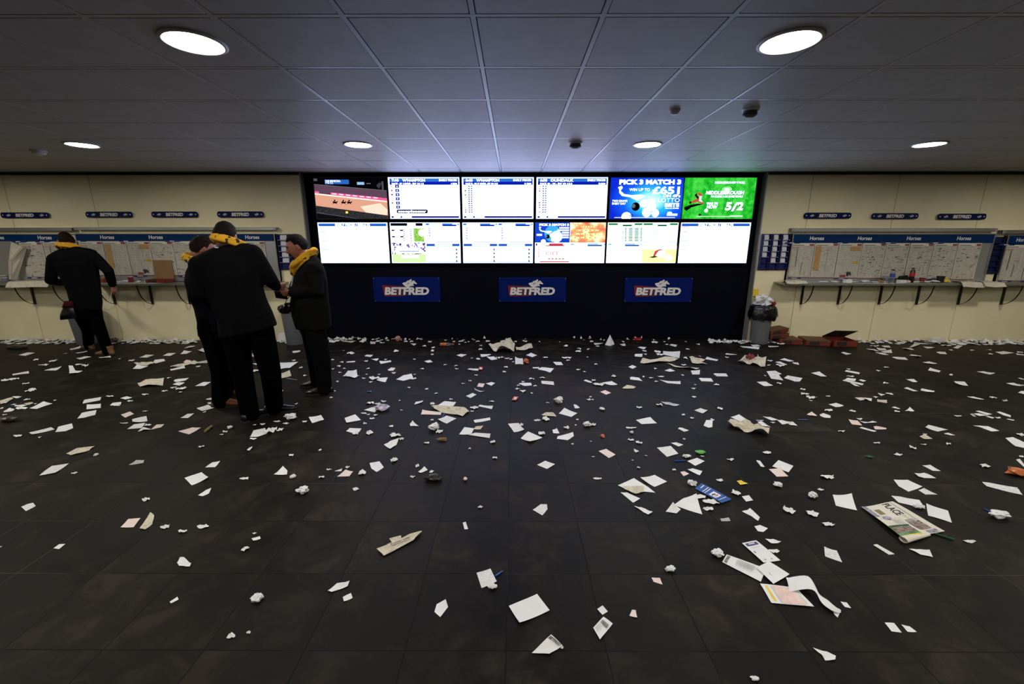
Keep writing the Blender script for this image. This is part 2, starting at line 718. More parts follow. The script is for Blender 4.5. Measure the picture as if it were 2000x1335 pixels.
class Screen:
    """one wall-hung television; pictures are laid on the panel in (u, v) from its top left corner"""

    def __init__(self, x0, x1, y0, y1, label):
        xm = (x0 + x1) / 2
        ym = (y0 + y1) / 2
        self.x0, self.x1 = on_y(x0, ym, Y_SCR).x, on_y(x1, ym, Y_SCR).x
        self.z1, self.z0 = on_y(xm, y0, Y_SCR).z, on_y(xm, y1, Y_SCR).z
        self.W, self.H = self.x1 - self.x0, self.z1 - self.z0
        self.mb = MB()
        self.k = 0
        self.t = empty('television', ((self.x0 + self.x1) / 2, Y_DARK, self.z0), label, 'television', 'televisions in the wall of screens')
        self.loc = Vector(self.t.location)

    def P(self, u, v, k=None):
        return Vector((self.x0 + u * self.W, Y_SCR - 0.0004 * (self.k if k is None else k), self.z1 - v * self.H)) - self.loc

    def poly(self, pts, m):
        self.k += 1
        pts = [(min(1.0, max(0.0, u)), min(1.0, max(0.0, v))) for u, v in pts]
        self.mb.add([self.P(u, v) for u, v in pts], [tuple(range(len(pts)))], em(*m) if isinstance(m, tuple) else m)

    def R(self, u0, v0, u1, v1, m):
        self.poly([(u0, v0), (u1, v0), (u1, v1), (u0, v1)], m)

    def disc(self, u, v, r, m, squash=1.0, n=20):
        a = self.H / self.W
        self.poly([(u + r * a * math.cos(2 * PI * k / n), v + r * squash * math.sin(2 * PI * k / n)) for k in range(n)], m)

    def T(self, s, u, v, h, m, width=None, bold=0.03, shear=0.0, align='l'):
        """v: baseline"""
        self.k += 1
        k = self.k
        put_text(self.mb, s, em(*m), lambda a, b: self.P(a / self.W, -b / self.H, k), u * self.W, -v * self.H, h * self.H,
                 width=(width * self.W if width else None), bold=bold, shear=shear, align=align)

    def finish(self):
        b = MB()
        e = 0.011
        x0, x1, z0, z1 = self.x0 - e, self.x1 + e, self.z0 - e, self.z1 + e
        L = self.loc
        y = Y_SCR - 0.006

        def bx(a, c, d, f):
            b.bbox(a - L.x, y - L.y, c - L.z, d - L.x, Y_SCR + 0.02 - L.y, f - L.z, 0.002, None, 1)
        bx(x0, z0, self.x0, z1)
        bx(self.x1, z0, x1, z1)
        bx(self.x0, z0, self.x1, self.z0)
        bx(self.x0, self.z1, self.x1, z1)
        b.box(x0 + 0.01 - L.x, Y_SCR + 0.004 - L.y, z0 + 0.01 - L.z, x1 - 0.01 - L.x, Y_DARK - 0.004 - L.y, z1 - 0.01 - L.z)
        b.build('bezel', M['black_plastic'], self.t)
        d = self.mb.build('display', None, self.t, fix=False)
        return d


BLUE_HI, BLUE_LO = ('2f74d6', 1.0), ('0d1fb4', 0.9)
INK = ('203050', 0.25)


def race_card(s, time, name, line, run, rows, two):
    s.R(0, 0, 1, 1, WHT)
    s.R(0.02, 0.025, 0.985, 0.11, BLUE_HI)
    s.R(0.02, 0.105, 0.985, 0.18, BLUE_LO)
    s.T(time, 0.05, 0.1, 0.058, WHT, width=0.1, bold=0.05)
    s.T(name, 0.2, 0.1, 0.058, WHT, width=0.32, bold=0.05)
    s.T('EARLY PRICES', 0.965, 0.09, 0.045, WHT, width=0.25, bold=0.05, align='r')
    s.T(line, 0.05, 0.17, 0.038, WHT, width=0.45, bold=0.04)
    s.T(run, 0.965, 0.17, 0.038, WHT, bold=0.04, align='r')
    n = len(rows)
    for i, c in enumerate(rows):
        v = 0.215 + (0.62 if two else 0.5) * i / max(1, n - 1)
        if two:
            s.R(0.085, v - 0.014, 0.108, v + 0.014, ('1a3fae', 0.8))
            s.R(0.12, v - 0.014, 0.142, v + 0.014, ('1a3fae', 0.8))
        else:
            s.R(0.095, v - 0.036, 0.15, v + 0.036, ('1230a8', 0.8))
            s.disc(0.122, v, 0.016, WHT)
        if c:
            s.disc(0.045, v, 0.026, (c, 0.9), 0.9 if not two else 0.6)
    s.R(0.02, 0.935, 0.985, 0.98, ('16259c', 0.9))
    s.R(0.05, 0.942, 0.15, 0.972, ('dfe8ff', 1.6))
    s.R(0.17, 0.942, 0.31, 0.972, ('dfe8ff', 1.6))


def lotto(s, u0, v0, u1, v1, full=True):
    """the blue lotto advert inside a rectangle of the display"""
    def U(u):
        return u0 + u * (u1 - u0)

    def V(v):
        return v0 + v * (v1 - v0)
    w, h = u1 - u0, v1 - v0
    s.poly([(u0, v0), (u1, v0), (u1, v1), (u0, v1)], LOTTO_M if full else ('1748d8', 1.0))
    if not full:
        s.disc(U(0.5), V(0.55), 0.42 * h, ('3fa6f0', 1.2))
        s.disc(U(0.62), V(0.7), 0.3 * h, ('b9efff', 1.8))
    wave = [(0.10, 0.23), (0.15, 0.19), (0.17, 0.24), (0.14, 0.31), (0.19, 0.39), (0.3, 0.42), (0.42, 0.4), (0.5, 0.44), (0.44, 0.5), (0.38, 0.56),
            (0.33, 0.52), (0.27, 0.47), (0.16, 0.44), (0.12, 0.36), (0.12, 0.29)]
    s.poly([(U(a), V(b)) for a, b in wave], ('cdf3ff', 1.7))
    for a, b, r in ((0.47, 0.62, 0.10), (0.58, 0.7, 0.13), (0.52, 0.84, 0.12), (0.64, 0.86, 0.10)):
        s.disc(U(a), V(b), r * h, ('c6f4ff', 1.9))
    s.disc(U(0.24), V(0.95), 0.13 * h, ('f0f8ff', 1.9), 0.9)
    s.disc(U(0.36), V(0.7), 0.105 * h, ('10121e', 0.3))
    s.disc(U(0.33), V(0.685), 0.05 * h, ('8f96a8', 0.5))
    s.T('PICK 3 MATCH 3', U(0.115), V(0.155), 0.105 * h, WHT, width=0.85 * w, bold=0.06)
    if full:
        s.T('WIN UP TO', U(0.26), V(0.32), 0.07, WHT, width=0.28, bold=0.01)
        s.T('\u00a3651', U(0.575), V(0.385), 0.17, WHT, width=0.38, bold=0.035)
        s.T("ON 49's", U(0.97), V(0.47), 0.065, WHT, width=0.24, bold=0.04, align='r')
        s.T('LOTTO', U(0.965), V(0.59), 0.1, WHT, width=0.3, bold=0.0, align='r')
        s.T('BETS', U(0.965), V(0.7), 0.085, WHT, width=0.2, bold=0.05, align='r')
        s.T('TO A \u00a31 STAKE', U(0.96), V(0.755), 0.032, WHT, width=0.19, bold=0.02, align='r')
        s.T('TWO DRAWS', U(0.03), V(0.585), 0.05, WHT, width=0.21, bold=0.02)
        s.T('EVERY DAY', U(0.03), V(0.65), 0.05, WHT, width=0.19, bold=0.02)
        s.T('40', U(0.27), V(0.96), 0.075, ('14181e', 0.2), bold=0.0, shear=0.3)
        s.T('29', U(0.56), V(0.86), 0.06, ('7fc0dc', 0.8), bold=0.0)
        s.R(U(0.07), V(0.962), U(0.92), V(0.978), ('dfe8ff', 1.4))
        s.disc(U(0.84), V(0.86), 0.06, WHT, 0.55)
        s.R(U(0.8), V(0.87), U(0.95), V(0.93), ('cfe2ff', 1.3))
    else:
        for k, wd in enumerate((0.28, 0.34, 0.2, 0.3, 0.24)):
            s.R(U(0.97 - wd), V(0.22 + 0.12 * k), U(0.97), V(0.3 + 0.12 * k), ('e4f4ff', 1.7))
        s.R(U(0.04), V(0.56), U(0.2), V(0.66), ('dfe8ff', 1.5))


def em_field(name, stops, kind, scale, strength, loc=(0, 0, 0), squash=(1, 1, 1), detail=4.0):
    """a picture field shown by a screen: procedural colours that emit"""
    m = bpy.data.materials.new(name)
    m.use_nodes = True
    nt = m.node_tree
    nt.nodes.remove(nt.nodes['Principled BSDF'])
    tc = N(nt, 'ShaderNodeTexCoord')
    mp = N(nt, 'ShaderNodeMapping')
    mp.inputs['Location'].default_value = loc
    mp.inputs['Scale'].default_value = squash
    nt.links.new(tc.outputs['Object'], mp.inputs['Vector'])
    if kind == 'noise':
        t = N(nt, 'ShaderNodeTexNoise')
        t.inputs['Scale'].default_value = scale
        t.inputs['Detail'].default_value = detail
        nt.links.new(mp.outputs[0], t.inputs['Vector'])
    else:
        t = N(nt, 'ShaderNodeTexGradient', gradient_type='SPHERICAL')
        nt.links.new(mp.outputs[0], t.inputs['Vector'])
    e = N(nt, 'ShaderNodeEmission')
    e.inputs['Strength'].default_value = strength
    nt.links.new(ramp(nt, stops, t.outputs['Fac']), e.inputs['Color'])
    nt.links.new(e.outputs[0], nt.nodes['Material Output'].inputs[0])
    return m


LOTTO_M = em_field('lotto_advert_field', [(0.0, '0a22b8'), (0.35, '1450d8'), (0.62, '28a8e8'), (0.85, 'a8f0ff'), (1.0, 'e8ffff')], 'sph', 1, 1.5,
                   loc=(-0.12, 0, -0.62), squash=(1.55, 0.01, 2.35))
GRASS_M = em_field('turf_picture', [(0.3, '0d9a1c'), (0.5, '22b92c'), (0.7, '4fd84a')], 'noise', 14, 1.15)
HEDGE_M = em_field('hedge_picture', [(0.35, '191a1c'), (0.6, '55555a')], 'noise', 60, 0.5)
CROWD_M = em_field('crowd_picture', [(0.38, '14142a'), (0.44, '7a62a8'), (0.5, 'f0f4ff'), (0.8, 'ffffff')], 'noise', 28, 1.6)
LAWN_M = em_field('lawn_picture', [(0.3, '5fae2a'), (0.7, 'b8e47a')], 'noise', 30, 1.1)
BURST_M = em_field('burst_picture', [(0.3, 'f0404a'), (0.48, 'ff9a62'), (0.6, 'ffe2b0'), (0.75, 'fff6e0')], 'noise', 9, 1.5)

UP = [(616, 756), (760, 898), (903, 1042), (1047.5, 1185.6), (1191.6, 1332.5), (1334.6, 1473.5)]
LO = [(624, 759), (763.5, 899), (904, 1041), (1045, 1181.5), (1185.5, 1322), (1327, 1462)]
TV_LABELS_U = ['television showing a floodlit horse race on a dirt track, upper row',
               'television showing the 7:10 race card with a black rounded banner',
               "television showing the 6:40 W'HAMPTON race card in blue and white",
               'television showing the 6:30 DUNDALK race card in blue and white',
               'television showing the bright blue lotto advert with big white letters',
               'television showing the green football pitch advert with odds of 5/2']
TV_LABELS_L = ['television listing early prices and results, beside the man in profile',
               'television with a crowd picture beside a small race card, lower row',
               'television split into two pale race cards and two result tables',
               'television split into lotto, orange burst, red OFF and white list',
               'television with green football tables over a pale list, lower row',
               'television listing early prices and results, under the green football pitch']
scr = [Screen(a, b, 346 + (0.8 if i in (4, 5) else 0), 427, TV_LABELS_U[i]) for i, (a, b) in enumerate(UP)]
scl = [Screen(a, b, 434.5, 513.2, TV_LABELS_L[i]) for i, (a, b) in enumerate(LO)]

# the race
s = scr[0]
s.R(0, 0, 1, 1, ('0a0a10', 0.5))
s.R(0.0, 0.03, 0.05, 0.09, ('70747c', 0.5))
s.poly([(0, 0.16), (0.8, 0.28), (1, 0.31), (1, 0.42), (0, 0.26)], ('3a3640', 0.55))
s.poly([(0, 0.18), (1, 0.33), (1, 0.55), (0, 0.36)], ('7d5a72', 0.6))
s.poly([(0, 0.165), (1, 0.315), (1, 0.322), (0, 0.172)], ('b0a8b0', 0.8))
s.poly([(0.22, 0.36), (1, 0.5), (1, 0.56), (0.22, 0.41)], ('ff5f9a', 1.1))
s.poly([(0, 0.33), (0.06, 0.34), (0.06, 0.38), (0, 0.37)], ('ff6aa2', 1.1))
for k in range(7):
    u = 0.24 + 0.095 * k
    s.poly([(u, 0.375 + 0.165 * (u - 0.22)), (u + 0.06, 0.375 + 0.165 * (u - 0.16)), (u + 0.06, 0.4 + 0.165 * (u - 0.16)), (u, 0.4 + 0.165 * (u - 0.22))], ('ffd2e4', 1.5))
s.poly([(0, 0.38), (1, 0.57), (1, 1), (0, 1)], ('e8a98e', 1.0))
s.poly([(0, 0.375), (1, 0.565), (1, 0.6), (0, 0.41)], ('f4dcd4', 1.3))
s.poly([(0.62, 0.7), (0.9, 0.62), (1, 0.78), (0.98, 0.93), (0.72, 0.9)], ('fbd9c4', 1.2))
s.poly([(0, 0.68), (1, 0.92), (1, 1), (0, 1)], HEDGE_M)
s.poly([(0, 0.85), (0.55, 1), (0, 1)], ('17181d', 0.5))
s.poly([(0, 0.84), (0.55, 0.99), (0.55, 1), (0, 0.86)], ('70747c', 0.6))
for u in (0.27, 0.39, 0.47):
    v = 0.6 + 0.02 * (u - 0.27)
    s.poly([(u - 0.035, v - 0.01), (u - 0.015, v - 0.03), (u + 0.02, v - 0.012), (u + 0.035, v - 0.035), (u + 0.042, v - 0.015), (u + 0.022, v + 0.02),
            (u + 0.03, v + 0.055), (u + 0.01, v + 0.025), (u - 0.01, v + 0.022), (u - 0.04, v + 0.055), (u - 0.022, v + 0.015)], ('1a1210', 0.3))
    s.disc(u, v - 0.045, 0.02, ('23202c', 0.3))
s.R(0.155, 0.06, 0.49, 0.165, ('2f6fd0', 0.9))
s.T('13/8 MINRORA', 0.165, 0.115, 0.05, ('f4f8ff', 1.5), width=0.21, bold=0.03)
s.T('7 W 2 S', 0.165, 0.16, 0.04, ('f4f8ff', 1.3), bold=0.03)
s.R(0.6, 0.115, 0.7, 0.18, ('9cc8f0', 1.0))
s.R(0.73, 0.14, 0.79, 0.16, ('8a8e98', 0.6))
s.poly([(0.865, 0.2), (0.91, 0.12), (0.94, 0.15), (0.9, 0.28)], ('4a4e58', 0.6))
s.R(0.94, 0.1, 0.965, 0.5, ('6a6670', 0.6))
s.R(0.41, 0.82, 0.445, 0.87, ('ffe05a', 1.3))
s.R(0.443, 0.82, 0.447, 1.0, ('0c0c0c', 0.3))

race_card(scr[1], '7:10', "W'HAMPTON", 'RACE - 5F 110YDS - EW 1/4 1-2', '6 RUN', ['d8f0d8', 'e2604a', 'b01c28', None, '8a78c8', None], False)
s = scr[1]
s.poly([(0.10, 0.79), (0.115, 0.775), (0.525, 0.775), (0.54, 0.79), (0.54, 0.85), (0.525, 0.868), (0.115, 0.868), (0.10, 0.85)], ('0a1020', 0.3))
s.T('scoop6soccer', 0.12, 0.845, 0.055, WHT, width=0.4, bold=0.05)
race_card(scr[2], '6:40', "W'HAMPTON", 'RACE 12 - 1M 1F 104YDS - EW 1/4 1-2-3', '11 RUN',
          [None, None, '303848', 'e8d8c8', '405060', 'f0dcc0', None, None, None, None, 'f4c8b0', 'd84858', '506070'], True)
race_card(scr[3], '6:30', 'DUNDALK', 'RACE 10 - 1M - EW 1/4 1-2-3', '12 RUN',
          ['c8c8d0', 'b0b0b8', '5868a0', None, 'f0e4c0', None, None, '303030', 'd83848', 'e85868', None, '90a0b8'], True)
lotto(scr[4], 0, 0, 1, 1)
s = scr[5]
s.R(0, 0, 1, 1, GRASS_M)
for u in (0.12, 0.42, 0.72):
    s.R(u, 0, u + 0.15, 1, em_field('turf_stripe', [(0.3, '18ac26'), (0.7, '4cd64c')], 'noise', 14, 1.25))
s.disc(0.6, 0.28, 0.13, ('8af08a', 1.3), 0.5)
s.disc(0.6, 0.28, 0.07, ('dcffdc', 1.8), 0.5)
s.T('MIDDLESBROUGH V HULL', 0.42, 0.14, 0.05, WHT, width=0.42, bold=0.03, shear=0.15)
for q, c in ((0.006, ('0a2a10', 0.3)), (0, WHT)):
    s.T('MIDDLESBROUGH', 0.31 + q, 0.4 + q, 0.08, c, width=0.53, bold=0.035, shear=0.12)
s.T('TO SCORE 2 OR MORE GOALS', 0.38, 0.475, 0.05, WHT, width=0.45, bold=0.03, shear=0.1)
s.T('WAS 7/4', 0.33, 0.65, 0.055, WHT, width=0.16, bold=0.04, shear=0.1)
s.T('NOW', 0.34, 0.745, 0.08, WHT, width=0.145, bold=0.035, shear=0.1)
for q, c in ((0.008, ('0a2a10', 0.3)), (0, WHT)):
    s.T('5', 0.6 + q, 0.78 + q, 0.185, c, width=0.085, bold=0.045, shear=0.1)
    s.T('/', 0.69 + q, 0.8 + q, 0.2, c, width=0.075, bold=0.04, shear=0.12)
    s.T('2', 0.765 + q, 0.78 + q, 0.185, c, width=0.085, bold=0.045, shear=0.1)
s.poly([(0.02, 0.72), (0.1, 0.66), (0.2, 0.63), (0.3, 0.63), (0.2, 0.68), (0.12, 0.72), (0.06, 0.8), (0.03, 0.78)], ('06180a', 0.3))
s.poly([(0.15, 0.42), (0.18, 0.37), (0.19, 0.43), (0.23, 0.5), (0.2, 0.52)], ('101418', 0.3))
s.poly([(0.18, 0.37), (0.23, 0.36), (0.26, 0.42), (0.25, 0.5), (0.23, 0.55), (0.3, 0.62), (0.27, 0.64), (0.2, 0.58), (0.13, 0.61), (0.10, 0.59), (0.16, 0.53), (0.21, 0.5), (0.22, 0.43)], ('e0523a', 0.9))
s.poly([(0.22, 0.44), (0.26, 0.44), (0.25, 0.52), (0.28, 0.6), (0.22, 0.57)], ('d8e8f8', 1.1))
s.disc(0.1, 0.6, 0.03, ('3a2418', 0.4))
s.disc(0.335, 0.8, 0.045, WHT)
s.disc(0.25, 0.9, 0.035, ('08200c', 0.3), 0.7)
s.R(0.2, 0.935, 0.8, 0.95, ('e4f4e4', 1.2))
s.R(0.68, 0.92, 0.86, 0.945, ('e8f0ff', 1.3))
for i in range(6):
    scr[i].finish()


def results(s, warm):
    s.R(0, 0, 1, 1, ('c2ceff', 4.0))
    s.R(0.012, 0.02, 0.985, 0.09, ('2b62cc', 1.0))
    s.T('EARLY PRICES / RESULTS', 0.5, 0.078, 0.05, WHT, width=0.5, bold=0.05, align='c')
    if warm:
        s.R(0.015, 0.095, 0.11, 0.11, ('e06a80', 1.0))
    for k in range(6):
        v = 0.22 + 0.108 * k
        s.R(0.02, v, 0.1 + 0.012 * (k % 3), v + 0.012, ('6a7aa4', 0.8))
        for q in range(5):
            u = 0.2 + 0.15 * q + 0.02 * ((k * 3 + q) % 3)
            s.R(u, v, u + 0.045, v + 0.008, ('ccd6ec', 1.7))


def mini(s, u0, v0, u1, v1, hi, lo, rows=9, body=True):
    w, h = u1 - u0, v1 - v0
    s.R(u0, v0, u1, v0 + 0.09 * h, hi)
    s.R(u0 + 0.5 * w, v0 + 0.085 * h, u1 - 0.08 * w, v0 + 0.15 * h, lo)
    s.R(u0 + 0.1 * w, v0 + 0.02 * h, u0 + 0.5 * w, v0 + 0.07 * h, ('f0f4ff', 1.9))
    s.R(u1 - 0.2 * w, v0 + 0.02 * h, u1 - 0.03 * w, v0 + 0.06 * h, ('f0f4ff', 1.9))
    if body:
        for k in range(rows):
            v = v0 + (0.2 + 0.07 * k) * h
            s.R(u0 + 0.08 * w, v, u0 + 0.13 * w, v + 0.035 * h, lo)
        s.R(u0 + 0.3 * w, v1 - 0.03 * h, u1, v1, lo)


def table(s, u0, v0, u1, v1):
    w, h = u1 - u0, v1 - v0
    s.R(u0, v0, u1, v0 + 0.13 * h, ('2456c8', 1.0))
    s.R(u0 + 0.25 * w, v0 + 0.02 * h, u0 + 0.78 * w, v0 + 0.1 * h, ('f0f4ff', 1.9))
    for k in range(4):
        s.R(u0 + 0.05 * w, v0 + (0.22 + 0.2 * k) * h, u0 + (0.3 if k % 2 else 0.9) * w, v0 + (0.235 + 0.2 * k) * h, ('8896b8', 0.8))
        s.R(u0 + 0.88 * w, v0 + (0.25 + 0.2 * k) * h, u0 + 0.93 * w, v0 + (0.36 + 0.2 * k) * h, ('7c88a8', 0.7))
    s.R(u0, v1 - 0.045 * h, u1, v1 - 0.02 * h, ('1c48a8', 0.8))


results(scl[0], False)
results(scl[5], True)
s = scl[1]
s.R(0, 0, 1, 1, WHT)
s.R(0.01, 0.01, 0.25, 0.08, ('16182a', 0.4))
s.R(0.37, 0.01, 0.47, 0.08, ('16182a', 0.4))
s.R(0.25, 0.015, 0.37, 0.05, ('dfe4f4', 1.7))
for v in (0.17, 0.33):
    for u in (0.02, 0.14):
        s.R(u, v, u + 0.045, v + 0.035, ('1a1c2c', 0.4))
for k in range(9):
    for u in (0.185, 0.285):
        s.R(u, 0.17 + 0.033 * k, u + 0.022, 0.187 + 0.033 * k, ('30344a', 0.5))
s.R(0.335, 0.14, 0.485, 0.47, LAWN_M)
s.disc(0.455, 0.25, 0.09, ('f4fff0', 1.9))
s.R(0.01, 0.49, 0.5, 0.99, CROWD_M)
s.poly([(0.1, 0.62), (0.42, 0.62), (0.44, 0.76), (0.08, 0.76)], ('eef2ff', 2.0))
s.R(0.12, 0.7, 0.4, 0.72, ('8a94c8', 0.9))
s.R(0.01, 0.78, 0.5, 0.99, ('c4e4a0', 1.4))
s.R(0.14, 0.8, 0.4, 0.88, ('eaf4ff', 1.9))
mini(s, 0.515, 0.02, 0.99, 0.48, BLUE_HI, BLUE_LO, 8)
table(s, 0.515, 0.52, 0.99, 0.99)
s = scl[2]
s.R(0, 0, 1, 1, WHT)
for a, b in ((0.01, 0.49), (0.51, 0.99)):
    mini(s, a, 0.02, b, 0.48, BLUE_HI, BLUE_LO, 10)
    table(s, a, 0.52, b, 0.99)
s = scl[3]
s.R(0, 0, 1, 1, WHT)
lotto(s, 0.0, 0.0, 0.495, 0.49, False)
s.R(0.5, 0.0, 1, 0.49, BURST_M)
for k, wd in enumerate((0.1, 0.17, 0.2, 0.2)):
    s.R(0.75 - wd, 0.08 + 0.09 * k, 0.75 + wd * 0.9, 0.115 + 0.09 * k, ('ffdf90', 1.7))
    for q in range(5):
        s.R(0.76 - wd + q * wd * 0.36, 0.085 + 0.09 * k, 0.775 - wd + q * wd * 0.36, 0.11 + 0.09 * k, ('c07a3a', 0.9))
s.R(0.01, 0.51, 0.5, 0.99, ('fff2f4', 2.2))
s.R(0.2, 0.51, 0.4, 0.56, ('e0384a', 1.0))
s.R(0.15, 0.555, 0.42, 0.575, ('b01c30', 0.8))
s.R(0.01, 0.51, 0.03, 0.57, ('3a2030', 0.4))
for k in range(6):
    s.R(0.045, 0.6 + 0.045 * k, 0.06, 0.62 + 0.045 * k, ('d02840', 0.9))
s.T('OFF', 0.15, 0.8, 0.095, ('f2a0a4', 1.1), width=0.2, bold=0.01)
for k in range(5):
    s.poly([(0.18 + 0.05 * k, 0.9), (0.2 + 0.05 * k, 0.87), (0.225 + 0.05 * k, 0.89), (0.215 + 0.05 * k, 0.92)], ('d8988a', 1.0))
s.R(0.07, 0.955, 0.49, 0.98, ('d03040', 0.9))
mini(s, 0.505, 0.51, 0.995, 0.98, ('88b4e8', 1.4), ('2040a0', 0.8), 0, False)
for k in range(8):
    s.R(0.508, 0.62 + 0.045 * k, 0.518, 0.635 + 0.045 * k, ('4a6ab0', 0.8))
    s.R(0.745, 0.62 + 0.045 * k, 0.75, 0.635 + 0.045 * k, ('8898b8', 0.9))
s = scl[4]
GRN = ('1f8a34', 0.9)
s.R(0, 0, 1, 1, WHT)
for a, b in ((0.01, 0.49), (0.505, 0.99)):
    s.R(a, 0.015, b, 0.06, GRN)
    s.R(a + 0.13, 0.018, b - 0.11, 0.05, ('e4f4e4', 1.7))
    s.R(a + 0.2, 0.06, a + 0.33, 0.09, ('146424', 0.7))
for k in range(9):
    for u in (0.245, 0.3, 0.385, 0.465):
        s.R(u, 0.13 + 0.037 * k, u + (0.055 if u in (0.3, 0.385) else 0.025), 0.155 + 0.037 * k, ('3aa050', 0.9))
    for u in (0.52, 0.555, 0.66, 0.7, 0.94):
        s.R(u, 0.2 + 0.03 * k, u + 0.012, 0.215 + 0.03 * k, ('4a8a5a', 0.8))
s.R(0.51, 0.475, 0.6, 0.49, GRN)
s.R(0.86, 0.475, 0.98, 0.49, GRN)
mini(s, 0.01, 0.51, 0.49, 0.98, ('88b4e8', 1.4), ('2040a0', 0.8), 0, False)
for k in range(8):
    s.R(0.012, 0.62 + 0.045 * k, 0.022, 0.635 + 0.045 * k, ('4a6ab0', 0.8))
    s.R(0.25, 0.62 + 0.045 * k, 0.257, 0.635 + 0.045 * k, ('8898b8', 0.9))
s.R(0.5, 0.57, 0.99, 0.99, ('dcf09a', 1.5))
s.R(0.5, 0.57, 0.99, 0.66, ('fff4f0', 1.9))
s.disc(0.77, 0.76, 0.11, WHT)
s.poly([(0.66, 0.83), (0.68, 0.7), (0.75, 0.65), (0.81, 0.67), (0.74, 0.69), (0.7, 0.78), (0.69, 0.84)], ('d8505a', 1.0))
s.poly([(0.6, 0.85), (0.68, 0.82), (0.74, 0.84), (0.66, 0.87)], ('4a4038', 0.5))
s.disc(0.88, 0.86, 0.1, ('f8fff0', 1.9), 0.8)
for i in range(6):
    scl[i].finish()

# ================================================================== BLUE SIGNS
M['sign_blue'] = mat('deep_blue_sign_board', (0.0012, 0.0095, 0.115), 0.5, spec=0.08, var=0.05, scale=4)
M['strip_blue'] = mat('navy_strip_sign', (0.0035, 0.009, 0.062), 0.5, spec=0.1, var=0.06)
M['head_blue'] = mat('header_blue', (0.0025, 0.025, 0.095), 0.5, spec=0.08, var=0.1, scale=3)
M['letter'] = mat('white_letter_vinyl', (0.78, 0.76, 0.76), 0.5, var=0.02)
M['screw'] = mat('zinc_screw', (0.35, 0.36, 0.4), 0.35, metal=0.7)


def fade_red(name):
    """red vinyl print that is densest at the word's start and runs out to the blue board"""
    m, nt, b = new_mat(name)
    tc = N(nt, 'ShaderNodeTexCoord')
    sp = N(nt, 'ShaderNodeSeparateXYZ')
    nt.links.new(tc.outputs['Object'], sp.inputs[0])
    mr = N(nt, 'ShaderNodeMapRange')
    mr.inputs[1].default_value = -0.36
    mr.inputs[2].default_value = 0.05
    nt.links.new(sp.outputs[0], mr.inputs[0])
    nt.links.new(ramp(nt, [(0.0, (0.20, 0.004, 0.008)), (0.6, (0.10, 0.004, 0.02)), (1.0, (0.0012, 0.0095, 0.115))], mr.outputs[0]), b.inputs['Base Color'])
    b.inputs['Roughness'].default_value = 0.45
    return m


M['red_fade'] = fade_red('red_print')
HORSE = [(890, 300), (915, 278), (990, 265), (1005, 240), (1050, 222), (1090, 215), (1095, 195), (1120, 188), (1138, 205), (1130, 235), (1095, 250),
         (1125, 262), (1140, 240), (1185, 220), (1205, 235), (1240, 275), (1268, 300), (1255, 320), (1210, 305), (1180, 300), (1165, 320), (1190, 350),
         (1180, 368), (1140, 362), (1100, 368), (1070, 385), (1050, 398), (1000, 395), (960, 372), (930, 345), (905, 320)]


def fill_poly(mb, pts, m):
    """a flat outline of any shape, cut into triangles"""
    bm = bmesh.new()
    vs = [bm.verts.new(p) for p in pts]
    f = bm.faces.new(vs)
    bmesh.ops.triangulate(bm, faces=[f])
    mb.bm(bm, m)
    bm.free()


def betfred_sign(px0, px1, py0, py1, label):
    yb, yf = Y_DARK, Y_DARK - 0.02
    xm, ym = (px0 + px1) / 2, (py0 + py1) / 2
    x0, x1 = on_y(px0, ym, yf).x, on_y(px1, ym, yf).x
    z1, z0 = on_y(xm, py0, yf).z, on_y(xm, py1, yf).z
    W, H = x1 - x0, z1 - z0
    c = Vector(((x0 + x1) / 2, yb, (z0 + z1) / 2))
    t = empty('wall_sign', c, label, 'sign', 'blue bookmaker signs on the dark panel')
    b = MB()
    b.bbox(-W / 2, -0.02, -H / 2, W / 2, -0.002, H / 2, 0.004)
    b.build('board', M['sign_blue'], t)
    for sx in (-1, 1):
        for sz in (-1, 1):
            s = MB()
            cx, cz = sx * (W / 2 - 0.018), sz * (H / 2 - 0.018)
            vs = [(cx + 0.006 * math.cos(a * PI / 6), -0.023, cz + 0.006 * math.sin(a * PI / 6)) for a in range(12)]
            vs += [(cx + 0.0075 * math.cos(a * PI / 6), -0.0195, cz + 0.0075 * math.sin(a * PI / 6)) for a in range(12)]
            s.add(vs, [tuple(range(12))] + [(a, (a + 1) % 12, 12 + (a + 1) % 12, 12 + a) for a in range(12)])
            s.build('screw', M['screw'], t)

    def P(px, py, d=0.021):
        return Vector(((px - 995) / 1730.0 * W, -d, -(py - 460) / 640.0 * H))
    r = MB()
    fill_poly(r, [P(*p) for p in [(365, 345), (640, 352), (1000, 372), (1060, 400), (1060, 600), (860, 625), (420, 630), (390, 560)]], M['red_fade'])
    r.build('red_print', None, t)
    e = MB()
    fill_poly(e, [P(*p, 0.0225) for p in HORSE], M['letter'])
    fill_poly(e, [P(*p, 0.0235) for p in [(1003, 312), (1040, 292), (1072, 262), (1062, 295), (1020, 322)]], M['sign_blue'])
    e.build('horse_emblem', None, t, fix=False)
    w = MB()
    place = lambda u, v: Vector((u, -0.0235, v))
    base = P(420, 580)
    put_text(w, 'BETFRED', M['black_plastic'], lambda u, v: Vector((u + 0.005, -0.0228, v - 0.005)), base.x, base.z, 182 / 640.0 * H, width=1140 / 1730.0 * W, bold=0.05, shear=0.13)
    put_text(w, 'BETFRED', M['letter'], place, base.x, base.z, 182 / 640.0 * H, width=1140 / 1730.0 * W, bold=0.05, shear=0.13)
    w.build('lettering', None, t, fix=False)
    return t


